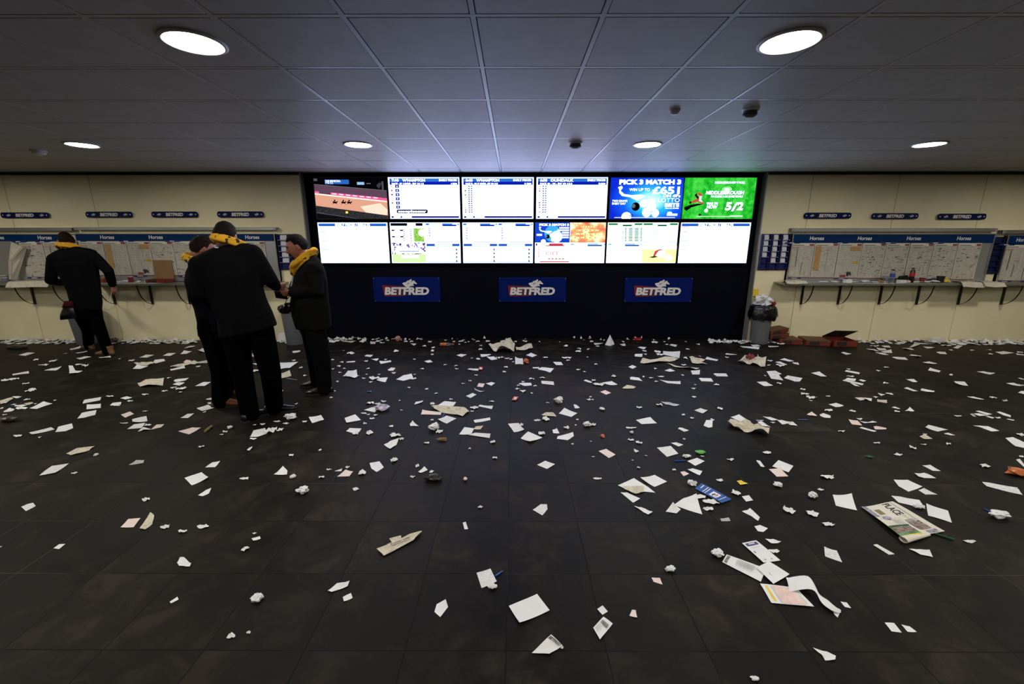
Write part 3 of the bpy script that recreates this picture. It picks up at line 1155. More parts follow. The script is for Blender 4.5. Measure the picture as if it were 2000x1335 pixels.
betfred_sign(729, 860, 541, 589.5, 'blue bookmaker sign on the dark panel, nearest the three scarved men')
betfred_sign(974, 1106, 541.5, 589.5, 'blue bookmaker sign in the middle of the three on the dark panel')
betfred_sign(1220, 1352, 542, 590, 'blue bookmaker sign on the dark panel nearest the overflowing black-bagged bin')


def strip_sign(px0, px1, py0, py1, label):
    yf = Y_CREAM - 0.03
    xm, ym = (px0 + px1) / 2, (py0 + py1) / 2
    x0, x1 = on_y(px0, ym, yf).x, on_y(px1, ym, yf).x
    z1, z0 = on_y(xm, py0, yf).z, on_y(xm, py1, yf).z
    W, H = x1 - x0, z1 - z0
    t = empty('strip_sign', ((x0 + x1) / 2, Y_CREAM, (z0 + z1) / 2), label, 'sign', 'narrow bookmaker signs above the newspaper boards')
    b = MB()
    r = H * 0.42
    out = []
    for cx, cz, a0 in ((W / 2 - r, H / 2 - r, 0), (-W / 2 + r, H / 2 - r, 90), (-W / 2 + r, -H / 2 + r, 180), (W / 2 - r, -H / 2 + r, 270)):
        for k in range(7):
            a = math.radians(a0 + 15 * k)
            out.append((cx + r * math.cos(a), cz + r * math.sin(a)))
    b.prism(out, 1, -0.03, -0.018)
    for sx in (-1, 1):
        b.box(sx * W * 0.4 - 0.02, -0.019, -0.02, sx * W * 0.4 + 0.02, 0.0, 0.02)
    b.build('board', M['strip_blue'], t)
    w = MB()
    fill_poly(w, [Vector((u * W, -0.0306, v * H)) for u, v in ((-0.21, -0.34), (-0.02, -0.34), (0.02, 0.3), (-0.19, 0.34))], M['red_strip'])
    put_text(w, 'BETFRED', M['letter'], lambda u, v: Vector((u, -0.0312, v)), -0.185 * W, -0.26 * H, 0.52 * H, width=0.37 * W, bold=0.04, shear=0.15)
    w.build('lettering', None, t, fix=False)
    for sx in (-1, 1):
        e = MB()
        k = 0.10 * W / 400.0
        fill_poly(e, [Vector((sx * W * 0.345 + (p[0] - 1030) * k * 1.05, -0.031, -(p[1] - 295) * k * 1.05)) for p in HORSE], M['emblem_grey'])
        e.build('horse_emblem', None, t, fix=False)
        q = MB()
        cx = sx * W * 0.455
        q.add([(cx + 0.008 * math.cos(a * PI / 5), -0.0325, 0.008 * math.sin(a * PI / 5)) for a in range(10)] +
              [(cx + 0.009 * math.cos(a * PI / 5), -0.0298, 0.009 * math.sin(a * PI / 5)) for a in range(10)],
              [tuple(range(10))] + [(a, (a + 1) % 10, 10 + (a + 1) % 10, 10 + a) for a in range(10)])
        q.build('screw_cap', M['letter'], t)
    return t


M['red_strip'] = mat('dull_red_print', (0.085, 0.006, 0.012), 0.45)
M['emblem_grey'] = mat('pale_grey_print', (0.42, 0.44, 0.48), 0.5)
strip_sign(1, 95, 414.5, 425.5, 'narrow blue bookmaker sign above the standing folded newspaper')
strip_sign(167, 258, 413, 424.5, 'narrow blue bookmaker sign up behind the man in tan boots')
strip_sign(295.5, 386, 412.8, 424.2, 'narrow blue bookmaker sign above the brown cardboard box lid')
strip_sign(424, 514.5, 412.5, 424.3, 'narrow blue bookmaker sign above the broad-backed man')
strip_sign(1571, 1663, 415, 426.5, 'narrow blue bookmaker sign nearest the slip dispenser beside the bin')
strip_sign(1703, 1794, 416, 427.3, 'narrow blue bookmaker sign above the bottles on the shelf')
strip_sign(1832, 1926.5, 417, 428.5, 'narrow blue bookmaker sign above the newspapers hanging off the shelf')
# ================================================================== NEWSPAPER BOARDS, SHELVES AND WHAT LIES ON THEM
def newsprint(name, paper, ink, heads=0.60):
    m, nt, b = new_mat(name)
    tc = N(nt, 'ShaderNodeTexCoord')
    oi = N(nt, 'ShaderNodeObjectInfo')

    def noise_(sx, sy, sz, det=2.0):
        mp = N(nt, 'ShaderNodeMapping')
        mp.inputs['Scale'].default_value = (sx, sy, sz)
        nt.links.new(tc.outputs['Object'], mp.inputs['Vector'])
        ad = N(nt, 'ShaderNodeVectorMath', operation='ADD')
        sc = N(nt, 'ShaderNodeVectorMath', operation='SCALE')
        cv = N(nt, 'ShaderNodeCombineXYZ')
        for i in range(3):
            nt.links.new(oi.outputs['Random'], cv.inputs[i])
        nt.links.new(cv.outputs[0], sc.inputs[0])
        sc.inputs['Scale'].default_value = 37.0
        nt.links.new(mp.outputs[0], ad.inputs[0])
        nt.links.new(sc.outputs[0], ad.inputs[1])
        n = N(nt, 'ShaderNodeTexNoise')
        n.inputs['Scale'].default_value = 1.0
        n.inputs['Detail'].default_value = det
        nt.links.new(ad.outputs[0], n.inputs['Vector'])
        return n.outputs['Fac']

    def mixc(fac, a, c):
        mx = N(nt, 'ShaderNodeMix', data_type='RGBA')
        nt.links.new(fac, mx.inputs[0])
        for i, x in ((6, a), (7, c)):
            if isinstance(x, tuple):
                mx.inputs[i].default_value = C4(x)
            else:
                nt.links.new(x, mx.inputs[i])
        return mx.outputs[2]

    def step(src, lo, hi):
        mr = N(nt, 'ShaderNodeMapRange')
        mr.inputs[1].default_value = lo
        mr.inputs[2].default_value = hi
        nt.links.new(src, mr.inputs[0])
        return mr.outputs[0]
    text = step(noise_(26, 26, 170), 0.44, 0.60)
    col = mixc(text, paper, tuple(0.80 * p + 0.20 * i for p, i in zip(paper, ink)))
    block = step(noise_(14, 14, 9, 1.0), 0.55, 0.60)
    col = mixc(block, col, tuple(p * 0.86 for p in paper))
    gut = noise_(62, 62, 5, 0.0)
    col = mixc(step(gut, 0.70, 0.76), col, tuple(min(1, p * 1.08) for p in paper))
    col = mixc(step(gut, 0.26, 0.22), col, tuple(p * 0.62 for p in paper))
    head = step(noise_(20, 20, 75, 0.0), heads, heads + 0.03)
    col = mixc(head, col, tuple(0.35 * p + 0.65 * i for p, i in zip(paper, ink)))
    nt.links.new(col, b.inputs['Base Color'])
    b.inputs['Roughness'].default_value = 0.8
    b.inputs['Specular IOR Level'].default_value = 0.25
    return m


M['news'] = newsprint('newsprint', (0.50, 0.465, 0.385), (0.06, 0.055, 0.05), 0.745)
M['news_cream'] = newsprint('yellowed_newsprint', (0.60, 0.545, 0.42), (0.08, 0.07, 0.055), 0.78)
M['news_edge'] = mat('bare_newsprint', (0.66, 0.62, 0.52), 0.8, var=0.05)
M['red_tab'] = mat('red_tab_print', (0.24, 0.03, 0.025), 0.6)
M['orange_col'] = mat('tan_column_print', (0.42, 0.24, 0.085), 0.7)
M['dark_ink'] = mat('black_ink', (0.035, 0.033, 0.032), 0.7)
M['yellow_ink'] = mat('yellow_print', (0.45, 0.33, 0.03), 0.7)
M['blue_tab'] = mat('blue_tab_print', (0.012, 0.03, 0.16), 0.5)
M['silver'] = mat('satin_silver_backing', (0.50, 0.50, 0.50), 0.33, metal=0.75, var=0.04, scale=3)
M['bracket'] = mat('black_bronze_bracket', (0.010, 0.008, 0.007), 0.28, metal=0.2, spec=0.6, coat=0.2)
M['shelf'] = mat('stainless_shelf', (0.33, 0.32, 0.30), 0.35, metal=0.8, var=0.06)

YB = Y_CREAM - 0.05          # face of the boards
YP = YB - 0.006              # pages


def WX(px, py, y=None):
    return on_y(px, py, YB if y is None else y)


def board(px0, px1, htop, hbot, bottom, words, label):
    xm = (px0 + px1) / 2
    x0, x1 = WX(px0, 505).x, WX(px1, 505).x
    z1, zh, z0 = WX(xm, htop).z, WX(xm, hbot).z, WX(xm, bottom).z
    o = Vector(((x0 + x1) / 2, Y_CREAM, z0))
    t = empty('notice_board', o, label, 'notice board')
    b = MB()
    b.bbox(x0 - o.x, YB - o.y, 0, x1 - o.x, -0.001, z1 - z0, 0.003)
    b.build('backing', M['silver'], t)
    h = MB()
    h.bbox(x0 - o.x, YB - 0.012 - o.y, zh - z0, x1 - o.x, YB - o.y - 0.0005, z1 - z0, 0.002, M['head_blue'])
    for px in words:
        p = WX(px, (htop + hbot) / 2, YB - 0.013)
        put_text(h, 'Horses', M['letter'], lambda u, v: Vector((u, YB - 0.0128 - o.y, v)), p.x - o.x, p.z - o.z - 0.021, 0.056, width=0.215, bold=0.018, shear=0.08, align='c')
    h.build('header', None, t)
    e = MB()
    for xx in (x0, x1 - 0.012):
        e.bbox(xx - o.x, YB - 0.02 - o.y, 0, xx + 0.012 - o.x, 0, z1 - z0, 0.002)
    e.bbox(x0 - o.x, YB - 0.018 - o.y, z1 - z0, x1 - o.x, 0, z1 - z0 + 0.012, 0.002)
    e.build('frame', M['alu'], t)
    return t, z1, zh, z0


def page(px0, px1, top, bot, label, style, blue_top=False, skew=0.0):
    xm = (px0 + px1) / 2
    x0, x1 = WX(px0, 508, YP).x, WX(px1, 508, YP).x
    z1, z0 = WX(xm, top, YP).z, WX(xm, bot, YP).z
    W, H = x1 - x0, z1 - z0
    o = Vector((x0, YB - 0.0015, z0))
    b = MB()
    rnd = random.Random(int(px0 * 7))
    nx, nz = 8, 8
    vs, fs = [], []
    a1, a2 = rnd.uniform(0, 6), rnd.uniform(0.0015, 0.003)
    for j in range(nz + 1):
        for i in range(nx + 1):
            u, v = i / nx, j / nz
            vs.append((u * W, -0.003 - a2 * (1 + math.sin(a1 + 4 * u + 2 * v)) / 2, v * H))
    for j in range(nz):
        for i in range(nx):
            a = j * (nx + 1) + i
            fs.append((a, a + 1, a + nx + 2, a + nx + 1))
    b.add(vs, fs, M['news'])
    k = [0]

    def R(u0, v0, u1, v1, m):
        k[0] += 1
        d = -0.0066 - 0.0003 * k[0]
        b.add([(u0 * W, d, v0 * H), (u1 * W, d, v0 * H), (u1 * W, d, v1 * H), (u0 * W, d, v1 * H)], [(0, 1, 2, 3)], m)
    R(0, 0, 0.018, 1, M['news_edge'])
    R(0.975, 0, 1, 1, M['news_edge'])
    R(0, 0.92, 1, 1, M['news_edge'])
    R(0.78, 0.925, 0.98, 0.975, M['red_tab'])
    R(0.05, 0.935, 0.55, 0.95, M['dark_ink'])
    R(0, 0.0, 1, 0.012, M['red_tab'])
    R(0, 0.485, 1, 0.49, M['news_edge'])
    if style == 'tan':
        R(0.05, 0.22, 0.29, 0.92, M['orange_col'])
    if style == 'dense':
        R(0.05, 0.86, 0.35, 0.88, M['orange_col'])
        R(0.5, 0.55, 0.75, 0.565, M['orange_col'])
        R(0.28, 0.3, 0.30, 0.85, M['dark_ink'])
        R(0.55, 0.1, 0.565, 0.45, M['dark_ink'])
        R(0.02, 0.03, 0.25, 0.045, M['yellow_ink'])
    if style == 'pic':
        R(0.5, 0.78, 0.97, 0.9, M['orange_col'])
        R(0.7, 0.42, 0.95, 0.48, M['yellow_ink'])
        R(0.25, 0.03, 0.5, 0.09, M['red_tab'])
        d = -0.009
        pts = [(0.5, 0.16), (0.56, 0.2), (0.6, 0.17), (0.66, 0.19), (0.72, 0.14), (0.68, 0.12), (0.74, 0.06), (0.66, 0.1), (0.6, 0.09), (0.55, 0.05), (0.57, 0.11)]
        fill_poly(b, [Vector((u * W, d, v * H)) for u, v in pts], M['dark_ink'])
    if style == 'list':
        for q in range(26):
            u = rnd.choice((0.03, 0.2, 0.37, 0.54, 0.71, 0.84))
            v = rnd.uniform(0.04, 0.88)
            R(u, v, u + rnd.uniform(0.07, 0.14), v + 0.009, M['dark_ink'])
        R(0.45, 0.6, 0.53, 0.625, M['dark_ink'])
    if blue_top:
        R(-0.3, 0.985, 0.35, 1.03, M['blue_tab'])
        R(-0.1, 0.995, 0.1, 1.015, M['letter'])
        R(0.0, -0.035, 0.62, -0.004, M['blue_tab'])
        R(0.2, -0.026, 0.45, -0.013, M['letter'])
    ob = b.build('newspaper_page', None, None, o, fix=False)
    return tag(ob, label, 'newspaper page', 'racing pages pinned on the boards')


ORD = ['zeroth', 'first', 'second', 'third', 'fourth', 'fifth', 'sixth', 'seventh', 'eighth', 'ninth', 'tenth', 'eleventh', 'twelfth', 'thirteenth', 'fourteenth',
       'fifteenth', 'sixteenth', 'seventeenth', 'eighteenth', 'nineteenth', 'twentieth', 'twenty-first', 'twenty-second', 'twenty-third', 'twenty-fourth',
       'twenty-fifth', 'twenty-sixth', 'twenty-seventh', 'twenty-eighth', 'twenty-ninth', 'thirtieth']

board(1541, 1931, 457.5, 474, 551, [1595.5, 1689, 1785, 1883], 'newspaper display board with blue header above the bottles on the shelf')
styles = ['dense', 'tan', 'pic', 'list', 'list', 'list', 'list', 'list']
for i, (a, b) in enumerate([(1541.5, 1586), (1587.5, 1632.5), (1634.5, 1678.5), (1680, 1725), (1726.5, 1770.5), (1772.5, 1817), (1818.5, 1863.5), (1865, 1909.5)]):
    page(a, b, 474.5, 541.5 + i * 0.55, 'racing page pinned on the board over the bottles, %s from the dispenser side' % ORD[i + 1], styles[i], i % 2 == 0)
board(1956, 2062, 460, 477.5, 554, [1999, 2050], 'newspaper display board cut by the picture edge, past the dark blue dispenser')
for i, (a, b) in enumerate([(1957, 2003), (2005, 2050)]):
    page(a, b, 478, 548, ('racing page on the cut-off board past the dark blue dispenser', 'racing page beyond the picture edge on the cut-off board')[i], 'dense', True)
board(158.5, 543, 457, 470, 549, [209, 304, 399.5, 492.5], 'newspaper display board with blue header behind the three scarved men')
styles = ['dense', 'tan', 'pic', 'list', 'list', 'list', 'list', 'list']
for i, (a, b) in enumerate([(161.5, 207), (208.5, 252.5), (254, 298), (299.5, 342), (343.5, 387), (388.5, 432), (433.5, 477), (478.5, 521)]):
    page(a, b, 471, 537.5, 'racing page on the board behind the scarved men, %s from the tan-booted man' % ORD[i + 1], styles[i], i % 2 == 0)
board(-60, 140, 458, 470.5, 550, [-6, 87], 'newspaper display board with a bare silver end, by the standing folded newspaper')
for i, (a, b) in enumerate([(46, 90), (91.5, 134)]):
    page(a, b, 472, 541, ('racing page beside the standing folded newspaper', 'racing page half hidden by the head of the man in tan boots')[i], 'dense' if i else 'list', True)


# long aluminium lamp housings above the boards
def lamp_bar(px0, px1, py0, py1, label):
    y1 = Y_CREAM
    y0 = Y_CREAM - 0.075
    xm = (px0 + px1) / 2
    x0, x1 = on_y(px0, py1, y0).x, on_y(px1, py1, y0).x
    z1, z0 = on_y(xm, py0, y0).z, on_y(xm, py1, y0).z
    t = empty('display_lamp', ((x0 + x1) / 2, Y_CREAM, z0), label, 'lamp housing', 'aluminium lamp housings over the boards')
    W = (x1 - x0) / 2
    b = MB()
    prof = [(-0.075, 0.0), (-0.075, z1 - z0), (-0.07, z1 - z0 + 0.004), (0.0, z1 - z0 + 0.008), (0.0, z1 - z0 - 0.004), (-0.062, z1 - z0 - 0.008), (-0.062, 0.0)]
    b.prism(prof, 0, -W, W)
    b.build('housing', M['alu'], t)
    for sx in (-1, 1):
        c = MB()
        c.bbox(min(sx * W, sx * (W - 0.05)), -0.078, -0.003, max(sx * W, sx * (W - 0.05)), -0.05, z1 - z0 + 0.004, 0.003)
        c.bbox(sx * (W - 0.03) - 0.01, -0.06, 0.004, sx * (W - 0.03) + 0.01, 0, 0.02, 0.002)
        c.build('end_cap', M['alu_dull'], t)
    return t


lamp_bar(-80, 141, 445, 450.5, 'grey lamp housing over the board with the standing folded newspaper')
lamp_bar(145, 540, 444.2, 448.8, 'long grey lamp housing over the board behind the scarved men')
lamp_bar(1546, 1948, 446, 452, 'long grey lamp housing over the board with the bottles')
lamp_bar(1957, 2080, 449.5, 456, 'grey lamp housing over the board cut by the picture edge')

# shelves on curved brackets
Z_SH = 0.955
Y_SF = Y_CREAM - 0.27


def shelf(px0, px1, brackets, label, right):
    x0, x1 = on_y(px0, 552, Y_SF).x, on_y(px1, 552, Y_SF).x
    o = Vector(((x0 + x1) / 2, Y_CREAM, Z_SH))
    t = empty('wall_shelf', o, label, 'shelf', 'stainless shelves under the boards')
    b = MB()
    b.bbox(x0 - o.x, -0.262, -0.02, x1 - o.x, -0.001, 0, 0.002)
    b.build('shelf_top', M['shelf'], t)
    b = MB()
    b.bbox(x0 - o.x, -0.275, -0.034, x1 - o.x, -0.261, 0.004, 0.003)
    b.build('front_edge', M['alu'], t)
    for px, py in brackets:
        x = on_y(px, py, Y_CREAM - 0.02).x - o.x
        zb = -0.36
        g = MB()
        g.bbox(x - 0.014, -0.026, zb, x + 0.014, -0.001, -0.02, 0.003)
        pts = []
        for k in range(15):
            a = PI / 2 * k / 14
            pts.append((x, -0.015 - 0.225 * math.sin(a), zb + 0.01 + (abs(zb) - 0.032) * (1 - math.cos(a))))
        g.tube(pts, [(0.011, 0.004)] * 15, 8, flat=1.0, up=(0, 0, 1))
        g.bbox(x - 0.014, -0.25, -0.026, x + 0.014, -0.002, -0.0205, 0.001)
        g.build('bracket', M['bracket'], t)
    return t


shelf(1532, 1925, [(1564, 596), (1636, 597), (1716, 598), (1789, 599), (1870, 600)], 'stainless shelf holding bottles and black cups, on five curved brackets', True)
shelf(1957, 2080, [(1953.5, 602), (2030, 604)], 'stainless shelf cut by the picture edge, on curved black brackets', True)
shelf(-90, 138, [(-8, 598), (69, 597), (141, 596)], 'stainless shelf under the standing folded newspaper, on curved brackets', False)
shelf(158, 545, [(225, 595), (298, 594), (371, 594), (443, 593), (514, 592)], 'stainless shelf carrying the red and brown cardboard box behind the scarved men', False)


# slip dispensers
M['disp_blue'] = mat('dispenser_blue', (0.008, 0.014, 0.10), 0.35, spec=0.45, var=0.08)
M['disp_dark'] = mat('dark_dispenser_blue', (0.004, 0.007, 0.055), 0.4, var=0.08)
M['lip'] = mat('clear_grey_lip', (0.22, 0.25, 0.36), 0.2, spec=0.7)
M['slip_white'] = mat('white_slip_paper', (0.62, 0.63, 0.67), 0.7, var=0.04)


def dispenser(px0, px1, py0, py1, n, label, slip_label, body='disp_blue', group='white slips in the dispensers'):
    y1, y0 = Y_CREAM, Y_CREAM - 0.03
    ym = (py0 + py1) / 2
    x0, x1 = on_y(px0, ym, y0).x, on_y(px1, ym, y0).x
    z1, z0 = on_y((px0 + px1) / 2, py0, y0).z, on_y((px0 + px1) / 2, py1, y0).z
    W, H = x1 - x0, z1 - z0
    o = Vector(((x0 + x1) / 2, y1, z0))
    t = empty('slip_dispenser', o, label, 'slip dispenser')
    b = MB()
    b.bbox(-W / 2, -0.012, 0, W / 2, -0.001, H, 0.003)
    b.bbox(-W / 2, -0.05, 0, -W / 2 + 0.008, -0.01, H, 0.002)
    b.bbox(W / 2 - 0.008, -0.05, 0, W / 2, -0.01, H, 0.002)
    b.build('back_board', M[body], t)
    ph = H / 6.4
    for k in range(6):
        zt = H - 0.02 - ph * (k + 0.0)
        l = MB()
        l.add([(-W / 2 + 0.006, -0.014, zt - ph), (W / 2 - 0.006, -0.014, zt - ph), (W / 2 - 0.006, -0.05, zt - ph + 0.012), (-W / 2 + 0.006, -0.05, zt - ph + 0.012),
               (-W / 2 + 0.006, -0.05, zt - ph + 0.02), (W / 2 - 0.006, -0.05, zt - ph + 0.02)], [(0, 1, 2, 3), (3, 2, 5, 4)])
        l.build('pocket_lip', M['lip'] if k < n else M[body], t)
    for k in range(n):
        zt = H - 0.02 - ph * k
        s = MB()
        w = W * 0.27
        for q in range(4):
            yy = -0.016 - 0.004 * q
            a = 0.012 * q
            s.box(-w, yy - 0.003, 0.0 - 0.004, w, yy, ph * 0.93 - a)
        ob = s.build('betting_slip_pad', M['slip_white'], None, (o.x, o.y - 0.002, o.z + zt - ph + 0.012))
        tag(ob, slip_label % ORD[k + 1], 'slip pad', group)
    return t


for i, (a, b, n) in enumerate([(1485.5, 1502, 4), (1504, 1520.5, 5), (1522.5, 1539, 5)]):
    dispenser(a, b, 456.5, 527.5, n, ('blue slip dispenser beside the dark panel, bottom pockets empty', 'blue slip dispenser between its two twins beside the board',
              'blue slip dispenser touching the board over the bottles')[i],
              'white slip pad, %s from the top, in the dispenser ' + ('beside the dark panel', 'between its twins', 'touching the board')[i])
dispenser(1926.5, 1953, 462, 535, 0, 'empty dark blue dispenser between the two boards, near the hanging newspapers', '', 'disp_dark')
dispenser(545, 568, 457, 527, 5, 'blue slip dispenser behind the face of the man in profile',
          'white slip pad, %s from the top, in front of the face in profile')
dispenser(569, 588, 457, 527, 3, 'blue slip dispenser mostly hidden by the man in profile', 'white slip pad, %s from the top, behind the man in profile')
dispenser(141, 157.5, 457, 527, 2, 'dark blue dispenser between the boards behind the man in tan boots', 'white slip pad, %s from the top, behind the man in tan boots', 'disp_dark')

# ------------------------------------------------------------------ things on the shelves
M['pet'], _nt, _b = new_mat('clear_plastic_bottle')
_b.inputs['Base Color'].default_value = (0.75, 0.82, 0.9, 1)
_b.inputs['Transmission Weight'].default_value = 0.9
_b.inputs['Roughness'].default_value = 0.08
_b.inputs['IOR'].default_value = 1.3
M['water_label'] = mat('blue_bottle_label', (0.03, 0.07, 0.30), 0.4)
M['cola_label'] = mat('red_bottle_label', (0.42, 0.015, 0.02), 0.4)
M['cola'] = mat('dark_cola', (0.018, 0.008, 0.006), 0.15, spec=0.6)
M['black_cup'] = mat('black_paper_cup', (0.008, 0.008, 0.009), 0.45)
M['red_cup'] = mat('red_paper_cup', (0.20, 0.014, 0.018), 0.5)
M['card_brown'] = mat('brown_cardboard', (0.24, 0.13, 0.05), 0.75, var=0.1)
M['box_red'] = mat('red_printed_card', (0.17, 0.022, 0.009), 0.55, var=0.15)
M['box_dark'] = mat('dark_printed_card', (0.018, 0.010, 0.010), 0.6)
M['white_card'] = mat('white_card', (0.72, 0.72, 0.70), 0.6)


def shelf_pt(px, py=549.0):
    """a spot on the shelf whose base shows at (px, py)"""
    p = on_z(px, py, Z_SH + 0.001)
    p.y = min(max(p.y, Y_SF + 0.06), Y_CREAM - 0.14)
    q = on_y(px, py, p.y)
    return Vector((q.x, p.y, Z_SH + 0.0005))


def bottle(px, label, lab, cap, fill, h=0.225, r=0.033, dy=0.0):
    p = shelf_pt(px)
    p.y += dy
    t = empty('drink_bottle', p, label, 'bottle')
    b = MB()
    b.lathe([(r * 0.7, 0.0), (r * 0.95, 0.006), (r, 0.02), (r, h * 0.35), (r * 0.94, h * 0.42), (r, h * 0.5), (r, h * 0.66), (r * 0.8, h * 0.78), (r * 0.42, h * 0.9), (r * 0.4, h * 0.93), (0.0005, h * 0.93)], n=24, caps=True)
    b.build('bottle_body', M[fill], t, smooth=True)
    l = MB()
    l.lathe([(r * 1.015, h * 0.42), (r * 1.02, h * 0.46), (r * 1.02, h * 0.66), (r * 1.01, h * 0.67)], n=24, caps=False)
    l.build('bottle_label', M[lab], t, smooth=True)
    c = MB()
    c.lathe([(r * 0.46, h * 0.92), (r * 0.46, h), (r * 0.42, h * 1.005), (0.0005, h * 1.005)], n=18)
    c.build('bottle_cap', M[cap], t)
    return t


bottle(1741, 'clear water bottle with a blue label on the shelf', 'water_label', 'strip_blue', 'pet', 0.2)
bottle(1779, 'cola bottle with a red label on the shelf beside the black bag', 'cola_label', 'dark_ink', 'cola', 0.225)


def cup(px, r, h, m, label, rim=None, dy=0.0):
    p = shelf_pt(px)
    p.y += dy
    t = empty('paper_cup', p, label, 'cup')
    b = MB()
    b.lathe([(r * 0.72, 0.0), (r, h), (r * 0.94, h), (r * 0.68, 0.006), (0.0005, 0.006)], n=24, caps=False)
    b.build('cup_wall', M[m], t, smooth=False)
    c = MB()
    c.lathe([(r, h - 0.002), (r * 1.05, h), (r * 1.04, h + 0.004), (r * 0.96, h + 0.003)], n=24, caps=False)
    c.build('cup_rim', M[rim or m], t)
    return t


cup(1836, 0.05, 0.095, 'black_cup', 'black paper cup on the shelf beside a crumpled yellow packet')
cup(1728, 0.038, 0.11, 'pet', 'clear plastic cup on the shelf beside the water bottle', 'white_plastic')
cup(1800.5, 0.038, 0.08, 'red_cup', 'red and white paper cup on the shelf near the cola bottle', 'white_card')
cup(4, 0.04, 0.1, 'pet', 'clear plastic cup on the shelf near the bare silver board end', 'white_plastic', 0.05)
cup(14, 0.035, 0.07, 'pet', 'smaller clear plastic cup by the standing folded newspaper', 'white_plastic', -0.02)
cup(256, 0.036, 0.085, 'red_cup', 'red and white paper cup on the shelf behind the scarved men', 'white_card')


def crumple(name, c, r, m, label, cat, seed, parent=None, squash=(1, 1, 0.7), rough=0.35, sub=2):
    bm = bmesh.new()
    bmesh.ops.create_icosphere(bm, subdivisions=sub, radius=1.0)
    rnd = random.Random(seed)
    off = Vector((rnd.uniform(0, 50), rnd.uniform(0, 50), rnd.uniform(0, 50)))
    for v in bm.verts:
        d = v.co.normalized()
        k = 1 + rough * noise.noise(d * 1.6 + off) * 1.6 + rough * 0.6 * noise.noise(d * 4.5 + off)
        v.co = Vector((d.x * squash[0], d.y * squash[1], d.z * squash[2])) * (r * k)
    zmin = min(v.co.z for v in bm.verts)
    for v in bm.verts:
        v.co.z -= zmin
    b = MB()
    b.bm(bm)
    bm.free()
    ob = b.build(name, M[m] if isinstance(m, str) else m, parent, c)
    if label:
        tag(ob, label, cat)
    return ob


M['bag_black'] = mat('glossy_black_plastic_bag', (0.006, 0.006, 0.007), 0.16, spec=0.6, bump=0.6, bscale=22)
M['pinkish'] = mat('pale_pink_paper', (0.72, 0.52, 0.47), 0.7)
M['yellow'] = mat('yellow_card', (0.72, 0.52, 0.03), 0.5)
M['paper'] = mat('white_slip_paper_plain', (0.71, 0.71, 0.70), 0.65, var=0.03, scale=12)
M['grey_paper'] = mat('grey_translucent_wrap', (0.42, 0.42, 0.42), 0.4, var=0.15)
crumple('carrier_bag', shelf_pt(1764), 0.062, 'bag_black', 'crumpled black bag on the shelf between the two bottles', 'bag', 5, squash=(1.15, 0.8, 0.95))
p = shelf_pt(1766)
crumple('sandwich_wrapper', p + Vector((0, -0.06, 0.0)), 0.03, 'pinkish', 'crumpled pinkish wrapper in front of the black bag on the shelf', 'wrapper', 6, squash=(1.4, 0.9, 0.6))
crumple('crisp_packet', shelf_pt(1847) + Vector((0, -0.01, 0)), 0.04, 'yellow', 'crumpled yellow packet on the shelf beside the black cup', 'packet', 7, squash=(1.2, 0.8, 0.7))


def shelf_box(px, w, d, h, m, label, cat, name, rz=0.0, dy=0.0):
    p = shelf_pt(px)
    p.y += dy
    b = MB()
    b.bbox(-w / 2, -d / 2, 0, w / 2, d / 2, h, 0.003)
    ob = b.build(name, M[m], None, p)
    ob.rotation_euler = (0, 0, rz)
    return tag(ob, label, cat)


shelf_box(1755, 0.11, 0.07, 0.045, 'white_card', 'small white box on the shelf in front of the water bottle', 'box', 'card_box', 0.2, -0.05)
shelf_box(1655, 0.1, 0.06, 0.05, 'white_card', 'small white box on the shelf under the orange racing column', 'box', 'card_box', 0.1)
shelf_box(1719, 0.075, 0.06, 0.04, 'card_brown', 'small cream box on the shelf beside the clear cup', 'box', 'card_box', -0.2)


def sheet(name, pts, m, label, cat, seed=0, bow=0.004, group=None, thick=0.0):
    """a sheet of paper through four world corners, gently bowed"""
    rnd = random.Random(seed)
    P0, P1, P2, P3 = [Vector(p) for p in pts]
    n = 10
    vs, fs = [], []
    a, b_ = rnd.uniform(0, 6), rnd.uniform(3, 6)
    nor = (P1 - P0).cross(P3 - P0).normalized()
    for j in range(n + 1):
        for i in range(n + 1):
            u, v = i / n, j / n
            p = P0 * (1 - u) * (1 - v) + P1 * u * (1 - v) + P2 * u * v + P3 * (1 - u) * v
            vs.append(p + nor * bow * (1 + math.sin(a + b_ * u + 1.3 * b_ * v)))
    for j in range(n):
        for i in range(n):
            q = j * (n + 1) + i
            fs.append((q, q + 1, q + n + 2, q + n + 1))
    o = (P0 + P2) / 2
    mb = MB()
    mb.add(vs, fs)
    ob = mb.build(name, m, None, o, smooth=True, origin=o, fix=False)
    return tag(ob, label, cat, group)


